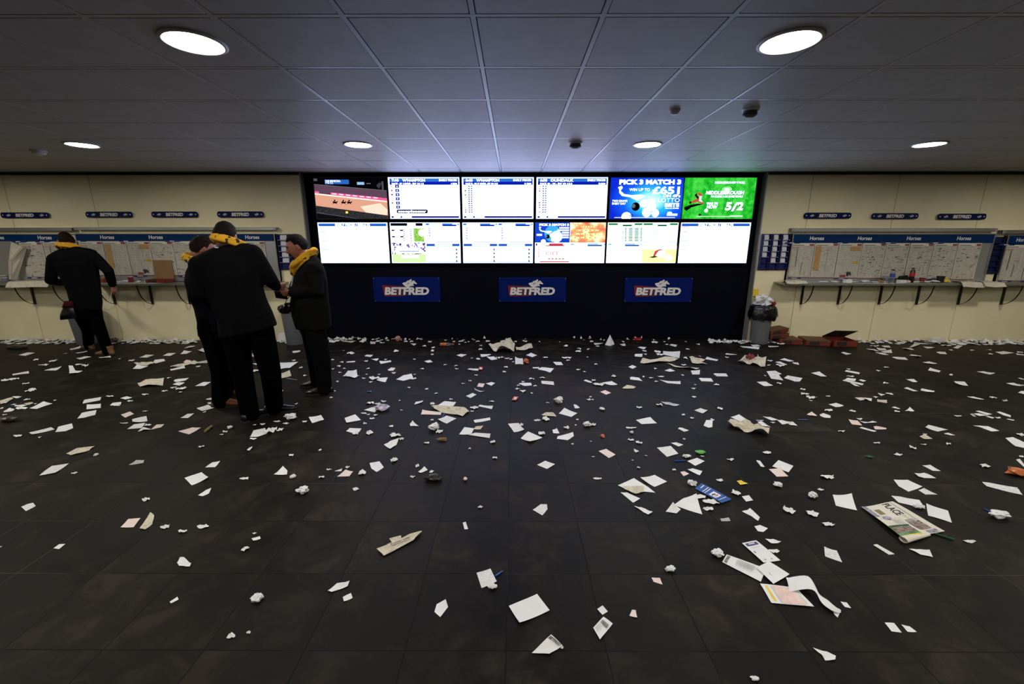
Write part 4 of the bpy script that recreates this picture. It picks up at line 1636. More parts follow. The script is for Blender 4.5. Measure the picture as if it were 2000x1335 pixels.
def draped(px0, px1, drop, label, seed, back=0.2, lift=0.012):
    """an open newspaper lying on the shelf and hanging over its front edge"""
    x0, x1 = on_y(px0, 552, Y_SF).x, on_y(px1, 552, Y_SF).x
    rnd = random.Random(seed)
    nx, nv = 12, 16
    vs, fs = [], []
    for j in range(nv + 1):
        for i in range(nx + 1):
            u, v = i / nx, j / nv
            s = v * (back + drop)
            w = 0.006 * math.sin(5 * u + seed) + 0.004 * math.sin(9 * u + 3 * v)
            if s < back:
                y, z = Y_SF + back - s - 0.008, Z_SH + lift + w
            else:
                q = min(1.0, (s - back) / 0.04)
                y = Y_SF - 0.008 - 0.014 * q - 0.03 * (s - back) / max(drop, 0.01) - w
                z = Z_SH + lift - (s - back) + 0.012 * (1 - u) * math.sin(seed + 4 * u)
            vs.append((x0 + (x1 - x0) * u + 0.03 * v * math.sin(seed), y, z))
    for j in range(nv):
        for i in range(nx):
            a = j * (nx + 1) + i
            fs.append((a, a + 1, a + nx + 2, a + nx + 1))
    o = Vector(((x0 + x1) / 2, Y_SF, Z_SH))
    b = MB()
    b.add(vs, fs)
    k = len(vs)
    b.add([Vector(p) + Vector((0.01, 0.004, 0.005)) for p in vs], fs)
    ob = b.build('newspaper', M['news_cream'], None, o, smooth=True, origin=o, fix=False)
    return tag(ob, label, 'newspaper', 'newspapers left on the shelves')


draped(1872, 1916, 0.075, 'folded newspaper hanging over the shelf end nearest the black cup', 1, 0.17, 0.018)
draped(1914, 1956, 0.06, 'folded newspaper bridging the gap between the two shelf ends', 2, 0.22)
draped(18, 100, 0.075, 'open newspaper hanging off the shelf beside the man in tan boots', 4, 0.2, 0.02)
draped(1532, 1572, 0.03, 'rumpled newspaper on the shelf end nearest the black-bagged bin', 3, 0.2, 0.03)

# the folded newspaper standing against the board
def NPt(x, y, d):
    return WX(x * 0.15, 400 + y * 0.15, YB - d)


NA, NF, NB_, NC, ND, NG, NE = NPt(155, 480, 0.03), NPt(295, 545, 0.10), NPt(350, 547, 0.04), NPt(215, 975, 0.07), NPt(130, 968, 0.15), NPt(145, 720, 0.15), NPt(120, 735, 0.08)
b = MB()
b.add([NA, NF, NG, NE], [(0, 1, 2, 3)], M['news_cream'])
b.add([NF, NB_, NC, ND, NG], [(0, 1, 2, 3, 4)], M['news_edge'])
b.add([NE, NG, ND], [(0, 1, 2)], M['news_cream'])
nb = b.build('newspaper', None, None, ND, origin=ND, fix=False)
tag(nb, 'folded newspaper standing upright on the shelf against the silver board', 'newspaper', 'newspapers left on the shelves')
sol = nb.modifiers.new('thick', 'SOLIDIFY')
sol.thickness = 0.01
sol.offset = -1.0


# loose slips and papers along the shelves
def shelf_papers(spans, group, names):
    rnd = random.Random(11)
    for (a, b), what in zip(spans, names):
        for k, lab in enumerate(what):
            px = a + (b - a) * (k + 0.5) / len(what)
            p = shelf_pt(px, 548.5)
            w, d = rnd.uniform(0.05, 0.09), rnd.uniform(0.03, 0.05)
            an = rnd.uniform(-0.5, 0.5)
            c, s = math.cos(an), math.sin(an)
            z = 0.003 + 0.004 * (k % 3)
            pts = [p + Vector((c * u - s * v, s * u + c * v, z + 0.02 * rnd.random() * (1 if v > 0 else 0))) for u, v in ((-w, -d), (w, -d), (w, d), (-w, d))]
            sheet('shelf_slip', pts, M['paper'], lab, 'slip', k + int(a), 0.005, group)


shelf_papers([(1600, 1640), (1640, 1700), (1700, 1735), (1785, 1830), (1850, 1870), (215, 250), (262, 300)], 'loose slips left on the shelves',
             [['white slip on the shelf beside the rumpled newspaper end', 'white slip on the shelf below the tan column page'],
              ['loose slip on the shelf, just past the small white box', 'loose slip on the shelf below the page with a running horse', 'loose slip on the shelf below the dense list page'],
              ['loose white slip on the shelf before the cream box', 'loose white slip on the shelf beside the clear cup'],
              ['loose slip on the shelf under the cola bottle', 'loose slip on the shelf beside the red and white cup', 'loose slip on the shelf before the black cup'],
              ['loose slip on the shelf beside the yellow packet'],
              ['loose slip on the shelf beside the hand of the man in tan boots', 'loose slip on the shelf before the red and white cup behind the men'],
              ['loose slip on the shelf beside the open red box', 'slip tucked against the open red box on the shelf']])


# cardboard boxes
def pizza_box(loc, w, h, label, rz, lid=None, red='box_red', tilt=(0, 0), top='card_brown', group=None, name='cardboard_box'):
    """shallow take-away box: tray with side walls, printed sides, closed or open lid"""
    t = empty(name, loc, label, 'cardboard box', group)
    t.rotation_euler = (tilt[0], tilt[1], rz)
    b = MB()
    a = w / 2
    e = 0.004
    b.box(-a, -a, 0, a, a, e)
    b.box(-a, -a, 0, a, -a + e, h)
    b.box(-a, a - e, 0, a, a, h)
    b.box(-a, -a, 0, -a + e, a, h)
    b.box(a - e, -a, 0, a, a, h)
    b.build('tray', M[red], t)
    f = MB()
    f.box(-a * 0.75, -a - 0.0015, h * 0.15, a * 0.1, -a - 0.0005, h * 0.85)
    f.build('printed_panel', M['box_dark'], t)
    l = MB()
    if lid is None:
        l.bbox(-a - 0.003, -a - 0.003, h, a + 0.003, a + 0.003, h + 0.005, 0.002)
        l.box(-a - 0.004, -a - 0.004, h - 0.018, a + 0.004, -a - 0.0018, h)
    else:
        c, s = math.cos(lid), math.sin(lid)
        pr = [(0, 0), (2 * a * c, 2 * a * s), (2 * a * c - e * s, 2 * a * s + e * c), (-e * s, e * c)]
        l.prism([(a - y, h + z) for y, z in pr], 0, -a, a)
    l.build('lid', M[top], t)
    return t


p = shelf_pt(316, 548)
pb = pizza_box((p.x, Y_SF + 0.1, Z_SH + 0.001), 0.27, 0.05, 'open red cardboard box with its brown lid upright on the shelf', 0.0, lid=math.radians(93))
pb.scale = (1.12, 0.70, 1.05)
p = shelf_pt(203, 548)
pizza_box((p.x, Y_SF + 0.10, Z_SH + 0.001), 0.17, 0.07, 'small closed red box on the shelf beside the elbow of the man in tan boots', 0.15)


def floor_at(px, py):
    p = on_z(px, py)
    return Vector((p.x, p.y, 0.0))


def box_at(px, py, dy=0.0):
    p = floor_at(px, py)
    return Vector((p.x, p.y + dy, 0.001))


M['box_top'] = mat('dark_brown_card', (0.10, 0.042, 0.014), 0.7, var=0.15)
TB = 'take-away boxes on the floor'
p3 = box_at(1545, 672, 0.15)
pizza_box(p3, 0.33, 0.075, 'closed red-brown take-away box on the floor under the tilted pair', -0.10, top='box_top', group=TB)
q = Vector((p3.x - 0.185, p3.y + 0.03, 0.094))
pizza_box(q, 0.30, 0.06, 'lower box of the tilted pair against the grey bin', 0.06, top='box_top', group=TB, tilt=(0, -0.10))
pizza_box(q + Vector((-0.014, 0.0, 0.074)), 0.30, 0.06, 'uppermost red-brown box of the tilted pair against the grey bin', 0.10, top='box_top', group=TB, tilt=(0, -0.15))
pizza_box(box_at(1601, 674.5, 0.15), 0.33, 0.075, 'closed red-brown take-away box lying alone between the stack and the open box', -0.22, top='box_top', group=TB)
pizza_box(box_at(1652, 676.5, 0.15), 0.33, 0.09, 'open take-away box on the floor with its dark lid raised', -0.12, lid=math.radians(27), top='box_dark', group=TB)

# ------------------------------------------------------------------ bins
M['bin_grey'] = mat('grey_bin_plastic', (0.135, 0.14, 0.15), 0.4, spec=0.4, var=0.04)
M['bin_dark'] = mat('dark_bin_plastic', (0.07, 0.07, 0.075), 0.4, var=0.05)


def bin_body(t, rb, rt, h, m):
    b = MB()
    b.lathe([(0.001, 0.004), (rb * 0.96, 0.0), (rb, 0.01), (rt, h - 0.02), (rt + 0.012, h - 0.018), (rt + 0.012, h), (rt - 0.004, h), (rt - 0.006, h - 0.03), (rb - 0.006, 0.02), (0.001, 0.02)], n=36, caps=False)
    smooth_angle(b.build('bin_body', M[m], t), 40)


def bag_skirt(t, rt, h, drop, seed, bulge=0.05):
    rnd = random.Random(seed)
    n, k = 48, 12
    vs, fs = [], []
    off = rnd.uniform(0, 20)
    for j in range(k + 1):
        v = j / k
        for i in range(n):
            a = 2 * PI * i / n
            w = noise.noise(Vector((math.cos(a) * 2.2 + off, math.sin(a) * 2.2, v * 2.0)))
            w2 = noise.noise(Vector((math.cos(a) * 7 + off, math.sin(a) * 7, v * 5.0)))
            r = rt + 0.016 + bulge * math.sin(PI * min(1, v * 1.05)) ** 0.8 * (0.8 + 0.9 * w) + 0.012 * w2
            if v < 0.12:
                r = rt - 0.012 + (r - rt + 0.012) * (v / 0.12)
            z = h + 0.015 - drop * v * (0.86 + 0.3 * w)
            vs.append((r * math.cos(a), r * math.sin(a), z))
    for j in range(k):
        for i in range(n):
            i2 = (i + 1) % n
            fs.append((j * n + i, j * n + i2, (j + 1) * n + i2, (j + 1) * n + i))
    b = MB()
    b.add(vs, fs)
    ob = b.build('bin_bag', M['bag_black'], t, smooth=True)
    return ob


c = on_z(1474, 666)
t = empty('waste_bin', (c.x, 6.61, 0), 'grey waste bin with a glossy black bag, overflowing with paper beside the dark panel', 'bin')
bin_body(t, 0.128, 0.15, 0.60, 'bin_grey')
bag_skirt(t, 0.15, 0.60, 0.28, 3, 0.035)
BIN_TOP = Vector((c.x, 6.61, 0.60))
rnd = random.Random(21)
rub = ['crumpled white paper on top of the overflowing bin, highest piece', 'grey crumpled wrap at the rim of the overflowing bin, facing the dark panel',
       'red and white crumpled cup at the rim of the overflowing bin', 'torn white sheet on the overflowing bin beside the red and white cup',
       'small grey crumpled wrap in the middle of the overflowing bin', 'grey crumpled wrap at the wall side of the overflowing bin',
       'brown crumpled card on the overflowing bin', 'white paper scrap tipping over the front rim of the overflowing bin']
spots = [(-0.02, 0.03, 0.08, 0.075, 'paper'), (-0.10, -0.03, 0.03, 0.055, 'grey_paper'), (0.085, -0.09, 0.02, 0.05, 'red_cup'), (0.06, -0.02, 0.07, 0.055, 'paper'),
         (0.0, -0.07, 0.05, 0.05, 'grey_paper'), (0.05, 0.06, 0.03, 0.055, 'grey_paper'), (0.12, 0.01, 0.05, 0.045, 'card_brown'), (-0.03, -0.125, 0.015, 0.05, 'paper')]
for i, (dx, dy, dz, r, m) in enumerate(spots):
    crumple('rubbish', BIN_TOP + Vector((dx, dy, dz - 0.03)), r, m, rub[i], 'rubbish', 40 + i, squash=(1.1, 1, 0.7), rough=0.55)
b = MB()
b.bbox(-0.045, -0.004, 0, 0.045, 0.004, 0.12, 0.002)
o = on_y(1477, 573, Y_CREAM - 0.03)
yl = b.build('yellow_card', M['yellow'], None, (o.x, Y_CREAM - 0.012, o.z - 0.05))
tag(yl, 'small yellow card stuck on the cream wall above the overflowing bin', 'card')

c = on_z(166, 672)
t = empty('waste_bin', (c.x, 6.52, 0), 'grey waste bin behind the leg of the man in tan boots', 'bin')
bin_body(t, 0.125, 0.165, 0.58, 'bin_grey')
c = on_z(583, 668)
t = empty('waste_bin', (c.x, 6.54, 0), 'grey waste bin half hidden by the legs of the man in profile', 'bin')
bin_body(t, 0.13, 0.165, 0.60, 'bin_grey')
bag_skirt(t, 0.165, 0.60, 0.1, 9, 0.02)
# ================================================================== PEOPLE
M['skin'] = mat('skin', (0.29, 0.125, 0.082), 0.5, spec=0.4, var=0.08, scale=14)
M['skin_ruddy'] = mat('ruddy_skin', (0.28, 0.108, 0.07), 0.5, spec=0.4, var=0.1, scale=14)
M['hair_dark'] = mat('dark_hair', (0.0045, 0.003, 0.0022), 0.75, spec=0.12, var=0.4, scale=60, bump=0.35, bscale=220)
M['hair_brown'] = mat('brown_hair', (0.011, 0.0055, 0.0032), 0.75, spec=0.12, var=0.4, scale=60, bump=0.35, bscale=220)
M['suit_black'] = mat('black_suit_cloth', (0.0034, 0.0034, 0.0039), 0.92, spec=0.05, var=0.2, scale=8, bump=0.25, bscale=12)
M['suit_navy'] = mat('navy_suit_cloth', (0.0020, 0.0026, 0.0056), 0.92, spec=0.05, var=0.2, scale=8, bump=0.25, bscale=12)
M['suit_charcoal'] = mat('charcoal_suit_cloth', (0.0060, 0.0059, 0.0058), 0.92, spec=0.05, var=0.2, scale=8, bump=0.25, bscale=12)
M['trouser_black'] = mat('black_trouser_cloth', (0.0014, 0.0014, 0.0017), 0.95, spec=0.02, var=0.2, scale=8, bump=0.2, bscale=10)
M['shoe_black'] = mat('polished_black_leather', (0.006, 0.006, 0.007), 0.22, spec=0.5)
M['shoe_brown'] = mat('tan_brown_leather', (0.13, 0.032, 0.007), 0.35, var=0.15)
M['suede_tan'] = mat('tan_suede', (0.17, 0.09, 0.026), 0.85, var=0.15, scale=14)
M['sole'] = mat('dark_rubber_sole', (0.010, 0.009, 0.009), 0.7)
M['shirt'] = mat('pale_lilac_shirt', (0.48, 0.48, 0.60), 0.7)
M['shaded_eye_white'] = mat('shaded_eye_white', (0.14, 0.11, 0.10), 0.3)  # eyeball colour darkened: the shade of the eye socket is painted in
M['eye_dark'] = mat('dark_iris', (0.02, 0.012, 0.008), 0.2)


def scarf_mat():
    m, nt, b = new_mat('yellow_scarf_with_black_print')
    tc = N(nt, 'ShaderNodeTexCoord')
    v = N(nt, 'ShaderNodeTexVoronoi', feature='F1', distance='CHEBYCHEV')
    v.inputs['Scale'].default_value = 15.0
    nt.links.new(tc.outputs['Object'], v.inputs['Vector'])
    n = N(nt, 'ShaderNodeTexNoise')
    n.inputs['Scale'].default_value = 9.0
    nt.links.new(tc.outputs['Object'], n.inputs['Vector'])
    mm = N(nt, 'ShaderNodeMath', operation='GREATER_THAN')
    nt.links.new(n.outputs['Fac'], mm.inputs[0])
    mm.inputs[1].default_value = 0.53
    m2 = N(nt, 'ShaderNodeMath', operation='LESS_THAN')
    nt.links.new(v.outputs['Distance'], m2.inputs[0])
    m2.inputs[1].default_value = 0.26
    m3 = N(nt, 'ShaderNodeMath', operation='MULTIPLY')
    nt.links.new(mm.outputs[0], m3.inputs[0])
    nt.links.new(m2.outputs[0], m3.inputs[1])
    nt.links.new(ramp(nt, [(0.45, (0.68, 0.34, 0.006)), (0.55, (0.02, 0.016, 0.01))], m3.outputs[0]), b.inputs['Base Color'])
    b.inputs['Roughness'].default_value = 0.85
    w = N(nt, 'ShaderNodeTexNoise')
    w.inputs['Scale'].default_value = 24
    nt.links.new(tc.outputs['Object'], w.inputs['Vector'])
    bp = N(nt, 'ShaderNodeBump')
    bp.inputs['Strength'].default_value = 0.6
    bp.inputs['Distance'].default_value = 0.01
    nt.links.new(w.outputs['Fac'], bp.inputs['Height'])
    nt.links.new(bp.outputs['Normal'], b.inputs['Normal'])
    return m


M['scarf'] = scarf_mat()


def g(x, s):
    return math.exp(-(x / s) ** 2)


def face_point(d, grow=0.0):
    """head surface in the direction d; face towards +y, chin at z = -0.117"""
    x, y, z = d
    hx, hy, hz = 0.075 + grow, 0.096 + grow, 0.117 + grow
    px, py, pz = x * hx, y * hy, z * hz
    if z < 0:
        t = -z
        px *= 1 - 0.30 * t * t
        if y < 0:
            py *= 1 - 0.38 * t
        else:
            py = hy * max(y, 1e-6) ** (1 - 0.42 * t)
    else:
        px *= 1 + 0.04 * (1 - z)
        if y < 0:
            py *= 1.03
    if y > 0.2:
        f = min(1.0, (y - 0.2) / 0.5)
        prof = 0.0
        if -0.34 < z < 0.22:
            prof = (0.22 - z) / 0.44 if z > -0.22 else max(0.0, 1 - (-0.22 - z) / 0.12)
        py += f * 0.033 * prof * g(x, 0.16)
        py += f * 0.006 * g(z - 0.24, 0.1) * g(abs(x) - 0.3, 0.3)
        py -= f * 0.009 * g(z - 0.08, 0.1) * g(abs(x) - 0.36, 0.16)
        py += f * 0.007 * (g(z + 0.47, 0.05) + g(z + 0.57, 0.05)) * g(x, 0.28)
        py -= f * 0.003 * g(z + 0.52, 0.02) * g(x, 0.3)
        py -= f * 0.004 * g(z + 0.68, 0.06) * g(x, 0.4)
        py += f * 0.012 * g(z + 0.86, 0.12) * g(x, 0.35)
        px += math.copysign(f * 0.004 * g(z + 0.12, 0.16) * g(abs(x) - 0.6, 0.2), x)
    return Vector((px, py, pz))


def sphere_dirs(nu, nv):
    for j in range(nv + 1):
        t = PI * j / nv
        for i in range(nu):
            w = 2 * PI * i / nu
            yield j, i, Vector((math.sin(t) * math.cos(w), math.sin(t) * math.sin(w), math.cos(t)))


def add_head(mb, Mx):
    nu, nv = 64, 48
    vs = [Mx @ face_point(d) for j, i, d in sphere_dirs(nu, nv)]
    fs = []
    for j in range(nv):
        for i in range(nu):
            i2 = (i + 1) % nu
            fs.append((j * nu + i, (j + 1) * nu + i, (j + 1) * nu + i2, j * nu + i2))
    mb.add(vs, fs)
    for sx in (-1, 1):
        e = MB()
        e.sphere((0, 0, 0), (0.011, 0.019, 0.032), nu=14, nv=10)
        R = Matrix.Translation((sx * 0.077, -0.008, -0.004)) @ Matrix.Rotation(sx * -0.35, 4, 'Z') @ Matrix.Rotation(-0.2, 4, 'X')
        mb.add([Mx @ (R @ p) for p in e.v], e.f)


def hair_mesh(name, Mx, m, parent, line=0.50, back=-0.42, side=0.02, thick=0.009, seed=0, recede=0.0):
    """a cap of short hair: front hairline, side edge above the ears, nape edge"""
    nu, nv = 72, 54
    pts, keep = [], []
    for j, i, d in sphere_dirs(nu, nv):
        y = d.y
        def mixr(u0, u1, v0, v1):
            t = max(0.0, min(1.0, (y - u0) / (u1 - u0)))
            t = t * t * (3 - 2 * t)
            return v0 + (v1 - v0) * t
        if y < -0.05:
            lim = mixr(-0.45, -0.12, back, side - 0.10)
        elif y < 0.16:
            lim = mixr(0.02, 0.16, side - 0.10, side + 0.16)
        else:
            lim = mixr(0.16, 0.42, side + 0.16, line + recede * min(1.0, abs(d.x) * 1.6))
        k = d.z - lim
        k += 0.05 * noise.noise(d * 9 + Vector((seed, 0, 0)))
        t = thick * min(1.0, max(0.0, k * 5 + 0.12)) + 0.0035 * noise.noise(d * 14 + Vector((seed, 3, 0))) + (0.004 if d.z > 0.6 else 0)
        pts.append(Mx @ face_point(d, max(0.0012, t)))
        keep.append(k > -0.03)
    fs = []
    for j in range(nv):
        for i in range(nu):
            i2 = (i + 1) % nu
            q = (j * nu + i, (j + 1) * nu + i, (j + 1) * nu + i2, j * nu + i2)
            if all(keep[v] for v in q):
                fs.append(q)
    used = sorted({v for f in fs for v in f})
    ix = {v: n for n, v in enumerate(used)}
    b = MB()
    b.add([pts[v] for v in used], [tuple(ix[v] for v in f) for f in fs])
    return b.build(name, m, parent, smooth=True, fix=False)


def add_hand(mb, wrist, d, n, curl, side):
    """palm with four bent fingers of different lengths and a thumb leaving the side of the palm"""
    d = Vector(d).normalized()
    n = Vector(n)
    n = (n - d * n.dot(d)).normalized()
    s = d.cross(n).normalized() * side
    w = Vector(wrist)
    mb.rings([(w - d * 0.02, s * 0.026, n * 0.019), (w + d * 0.005, s * 0.028, n * 0.017), (w + d * 0.04, s * 0.038, n * 0.015), (w + d * 0.075, s * 0.041, n * 0.013), (w + d * 0.09, s * 0.038, n * 0.010)], 20, None, 2.4)
    for q, (off, L) in enumerate(((0.031, 0.066), (0.0105, 0.078), (-0.0105, 0.073), (-0.031, 0.056))):
        p = w + d * (0.084 - 0.004 * abs(q - 1.2)) + s * off
        dd = (d + s * off * 1.6).normalized()
        pts, rr = [p - dd * 0.012], [0.0088]
        a = 0.0
        for k, fr in enumerate((0.45, 0.31, 0.24)):
            a += curl * (0.75 + 0.12 * q) * (0.75 if k == 0 else 1.0)
            dir_ = dd * math.cos(a) + n * math.sin(a)
            p2 = pts[-1] + dir_ * (L * fr + (0.012 if k == 0 else 0))
            pts.append(p2)
            rr.append(0.0086 - 0.0008 * (k + 1))
        mb.limb(pts, rr, 10)
    t0 = w + d * 0.02 + s * 0.026 + n * 0.004
    t1 = w + d * 0.052 + s * 0.052 + n * 0.012
    t2 = t1 + (d * 0.8 + s * 0.15 + n * 0.45 * (0.5 + curl)).normalized() * 0.032
    t3 = t2 + (d * 0.85 - s * 0.12 + n * 0.5 * (0.5 + curl)).normalized() * 0.026
    mb.limb([t0, t1, t2, t3], [0.012, 0.0108, 0.0095, 0.008], 10)


def shoe(parent, ankle, heading, m, high=False, lift=0.0, lab=None):
    """one shoe under the ankle (x, y); heading = direction of the toe"""
    h = Vector((math.cos(heading), math.sin(heading), 0))
    s = Vector((-h.y, h.x, 0))
    up = Vector((0, 0, 1))
    c = Vector((ankle[0], ankle[1], lift))
    b = MB()
    rs = [(-0.088, 0.018, 0.022, 0.036), (-0.078, 0.029, 0.032, 0.042), (-0.05, 0.035, 0.040, 0.050), (0.0, 0.037, 0.046, 0.056), (0.045, 0.039, 0.038, 0.047),
          (0.09, 0.044, 0.029, 0.038), (0.13, 0.044, 0.022, 0.031), (0.165, 0.035, 0.017, 0.026), (0.187, 0.020, 0.011, 0.021), (0.195, 0.006, 0.005, 0.018)]
    b.rings([(c + h * t + up * z, s * a, up * v) for t, a, v, z in rs], 22, None, 2.3)
    if high:
        b.rings([(c - h * 0.02 + up * 0.05, s * 0.042, h * 0.06), (c - h * 0.025 + up * 0.10, s * 0.044, h * 0.058), (c - h * 0.025 + up * 0.135, s * 0.046, h * 0.058)], 20)
    me = fused(b, 0.006, 3)
    ob = link('shoe', me, m, parent)
    if lab:
        ob['label'] = lab
    out = [(-0.095, 0.0), (-0.09, 0.025), (-0.06, 0.037), (0.0, 0.037), (0.05, 0.042), (0.1, 0.048), (0.14, 0.046), (0.175, 0.033), (0.198, 0.012)]
    pl = out + [(a, -v) for a, v in reversed(out[1:])]
    q = MB()
    q.add([c + h * a + s * v + up * 0.001 for a, v in pl] + [c + h * a + s * v + up * 0.016 for a, v in pl],
          [tuple(range(len(pl))), tuple(range(2 * len(pl) - 1, len(pl) - 1, -1))] + [(k, (k + 1) % len(pl), len(pl) + (k + 1) % len(pl), len(pl) + k) for k in range(len(pl))])
    q.build('sole', M['sole'], ob)
    l = MB()
    for k in range(3):
        t = 0.045 + 0.016 * k
        z = 0.083 - 0.011 * k
        l.tube([c + h * t - s * 0.017 + up * (z - 0.006), c + h * (t + 0.004) + up * (z + 0.001), c + h * t + s * 0.017 + up * (z - 0.006)], 0.0022, 6)
    l.build('laces', M['sole'], ob)
    return ob


def scarf_loop(name, c, a, b, tilt, parent, r=(0.022, 0.040), tails=(), wob=0.006, seed=0):
    """a knitted scarf wound round the neck; tilt lifts the point in direction b by tilt (m)"""
    mb = MB()
    a, b, c = Vector(a), Vector(b), Vector(c)
    n, k = 40, 14
    vs, fs = [], []
    for i in range(n):
        w = 2 * PI * i / n
        p = c + a * math.cos(w) + b * math.sin(w) + Vector((0, 0, tilt[0] * math.cos(w) + tilt[1] * math.sin(w)))
        out = (a * math.cos(w) + b * math.sin(w)).normalized()
        for q in range(k):
            t = 2 * PI * q / k
            f = 1 + 0.16 * noise.noise(Vector((w * 1.7, t * 1.2, seed)))
            vs.append(p + out * (r[0] * math.cos(t) * f) + Vector((0, 0, 1)) * (r[1] * math.sin(t) * f) + out * (wob * math.sin(3 * t + 2 * w)))
    for i in range(n):
        for q in range(k):
            i2, q2 = (i + 1) % n, (q + 1) % k
            fs.append((i * k + q, i2 * k + q, i2 * k + q2, i * k + q2))
    mb.add(vs, fs)
    for pts, rad in tails:
        mb.limb(pts, rad, 14)
    me = fused(mb, 0.007, 2)
    return link(name, me, M['scarf'], parent)


def J(px, py, y):
    return on_y(px, py, y)


ANG = 0.0


def ring(l, r, y, b):
    """cloth ring through two outline points; b = half thickness along the view, turned by ang"""
    L, R = J(l[0], l[1], y), J(r[0], r[1], y)
    a = (R - L) / 2
    bv = Vector((-math.sin(ANG), math.cos(ANG), 0)) * b
    return ((L + R) / 2, a, bv)


def person(label, y, torso, arms, hands, legs, feet, head, hair, scarf, mats, collar=None, nape=None, extra=None):
    """torso: cloth rings hem to neck; arms: [(shoulder, elbow, wrist)]; hands: [(dir, normal, curl, side)];
    legs: [(hip, knee)] with feet: [((x, y), heading, lift)]"""
    skin, suit, trouser, shoe_m = mats
    hc, yaw, nod, tilt, sc = head
    Mx = Matrix.Translation(hc) @ Matrix.Rotation(tilt, 4, 'Y') @ Matrix.Rotation(yaw, 4, 'Z') @ Matrix.Rotation(nod, 4, 'X') @ Matrix.Diagonal((sc, sc, sc, 1))
    # --- the body, one skin
    b = MB()
    add_head(b, Mx)
    neck = Vector(nape) if nape else torso[-1][0]
    b.limb([Mx @ Vector((0, -0.022, -0.06)), neck + Vector((0, 0, 0.03)), neck - Vector((0, 0, 0.05))], [0.052, 0.055, 0.07], 20)
    b.rings([(c, a * 0.86, f * 0.86) for c, a, f in torso], 24)
    for (s, e, w), hd in zip(arms, hands):
        dirw = (w - e).normalized()
        b.limb([s, e, w, w + Vector(hd[0]).normalized() * 0.01], [0.05, 0.041, 0.029, 0.026], 16)
        add_hand(b, w + Vector(hd[0]).normalized() * 0.012, hd[0], hd[1], hd[2], hd[3])
    ank = []
    for (hip, knee), (fp, head_, lift) in zip(legs, feet):
        an = Vector((fp[0], fp[1], 0.085 + lift))
        ank.append(an)
        b.limb([hip, knee, an, an - Vector((0, 0, 0.045))], [0.08, 0.055, 0.038, 0.034], 16)
        h = Vector((math.cos(head_), math.sin(head_), 0))
        b.limb([an - Vector((0, 0, 0.045)) - h * 0.03, an - Vector((0, 0, 0.05)) + h * 0.1, an - Vector((0, 0, 0.06)) + h * 0.15], [0.028, 0.02, 0.014], 12)
    o = Vector(((ank[0].x + ank[1].x) / 2, (ank[0].y + ank[1].y) / 2, 0))
    me = fused(b, 0.0048, 2, 0.4)
    root = link('person', me, skin)
    for v in me.vertices:
        v.co -= o
    root.location = o
    tag(root, label, 'person')
    root['kind'] = 'thing'
    kids = []
    # --- clothes
    j = MB()
    j.rings(torso, 32, None, 2.35)
    for s, e, w in arms:
        j.limb([s, (s + e) / 2 + Vector((0, 0, 0.004)), e, (e + w) / 2, w - (w - e).normalized() * 0.012], [0.078, 0.069, 0.061, 0.054, 0.046], 18)
    c = torso[-1]
    kids.append(link('jacket', fused(j, 0.0105, 3), suit))
    lk = (extra or {}).get('leg', 1.0)
    t = MB()
    hem = torso[0]
    hips = [(l[0]) for l in legs]
    hc_ = (hips[0] + hips[1]) / 2
    a = (hips[1] - hips[0])
    ax = a.normalized()
    fx = Vector((-ax.y, ax.x, 0)).normalized()
    hw = a.length / 2 + 0.095
    t.rings([(hc_ + Vector((0, 0, 0.16)), ax * (hw * 0.9), fx * 0.115), (hc_ + Vector((0, 0, 0.05)), ax * hw, fx * 0.13), (hc_ - Vector((0, 0, 0.06)), ax * (hw * 0.97), fx * 0.12)], 28)
    for (hip, knee), an in zip(legs, ank):
        lo = an + Vector((0, 0, -0.035))
        t.limb([hip, hip.lerp(knee, 0.5), knee, knee.lerp(an, 0.6), an + Vector((0, 0, 0.01)), lo], [q * lk for q in (0.108, 0.096, 0.083, 0.077, 0.076, 0.074)], 20)
    kids.append(link('trousers', fused(t, 0.0105, 4), trouser))
    for an, (fp, head_, lift) in zip(ank, feet):
        h = extra and extra.get('boots')
        shoe(root, (fp[0], fp[1]), head_, shoe_m, bool(h), lift, extra.get('shoe_label') if extra else None)
    for ob in kids:
        ob.parent = root
    hr = hair_mesh('hair', Mx, hair[0], root, **hair[1])
    kids.append(hr)
    for sx in (-1, 1):
        e = MB()
        e.sphere((0, 0, 0), 0.0115, M['shaded_eye_white'], 16, 12)
        e.sphere((0, 0.0092, 0.0), (0.0058, 0.0042, 0.0058), M['eye_dark'], 12, 8)
        P = Matrix.Translation((sx * 0.029, 0.0765, 0.009))
        q = MB()
        q.mats = e.mats
        q.v = [Mx @ (P @ p) for p in e.v]
        q.f, q.m = e.f, e.m
        kids.append(q.build('eye', None, root, smooth=True))
        bw = MB()
        bw.limb([Mx @ Vector((sx * 0.014, 0.0945, 0.026)), Mx @ Vector((sx * 0.03, 0.092, 0.031)), Mx @ Vector((sx * 0.046, 0.080, 0.025))], [0.003, 0.004, 0.0025], 8)
        kids.append(bw.build('eyebrow', hair[0], root, smooth=True))
    if scarf:
        kids.append(scarf_loop(parent=root, **scarf))
        kids[-1]['label'] = 'yellow scarf with black print'
    if collar:
        cb = MB()
        cc, ra, rb, tl = collar
        n = 24
        pts = [Vector(cc) + Vector((ra * math.cos(2 * PI * k / n), rb * math.sin(2 * PI * k / n), tl * math.cos(2 * PI * k / n))) for k in range(n + 1)]
        cb.tube(pts, [(0.005, 0.012)] * (n + 1), 8, up=(0, 0, 1))
        kids.append(cb.build('shirt_collar', M['shirt'], root, smooth=True))
    for nm, mbx, mm in (extra or {}).get('parts', []):
        kids.append(mbx.build(nm, mm, root, smooth=True))
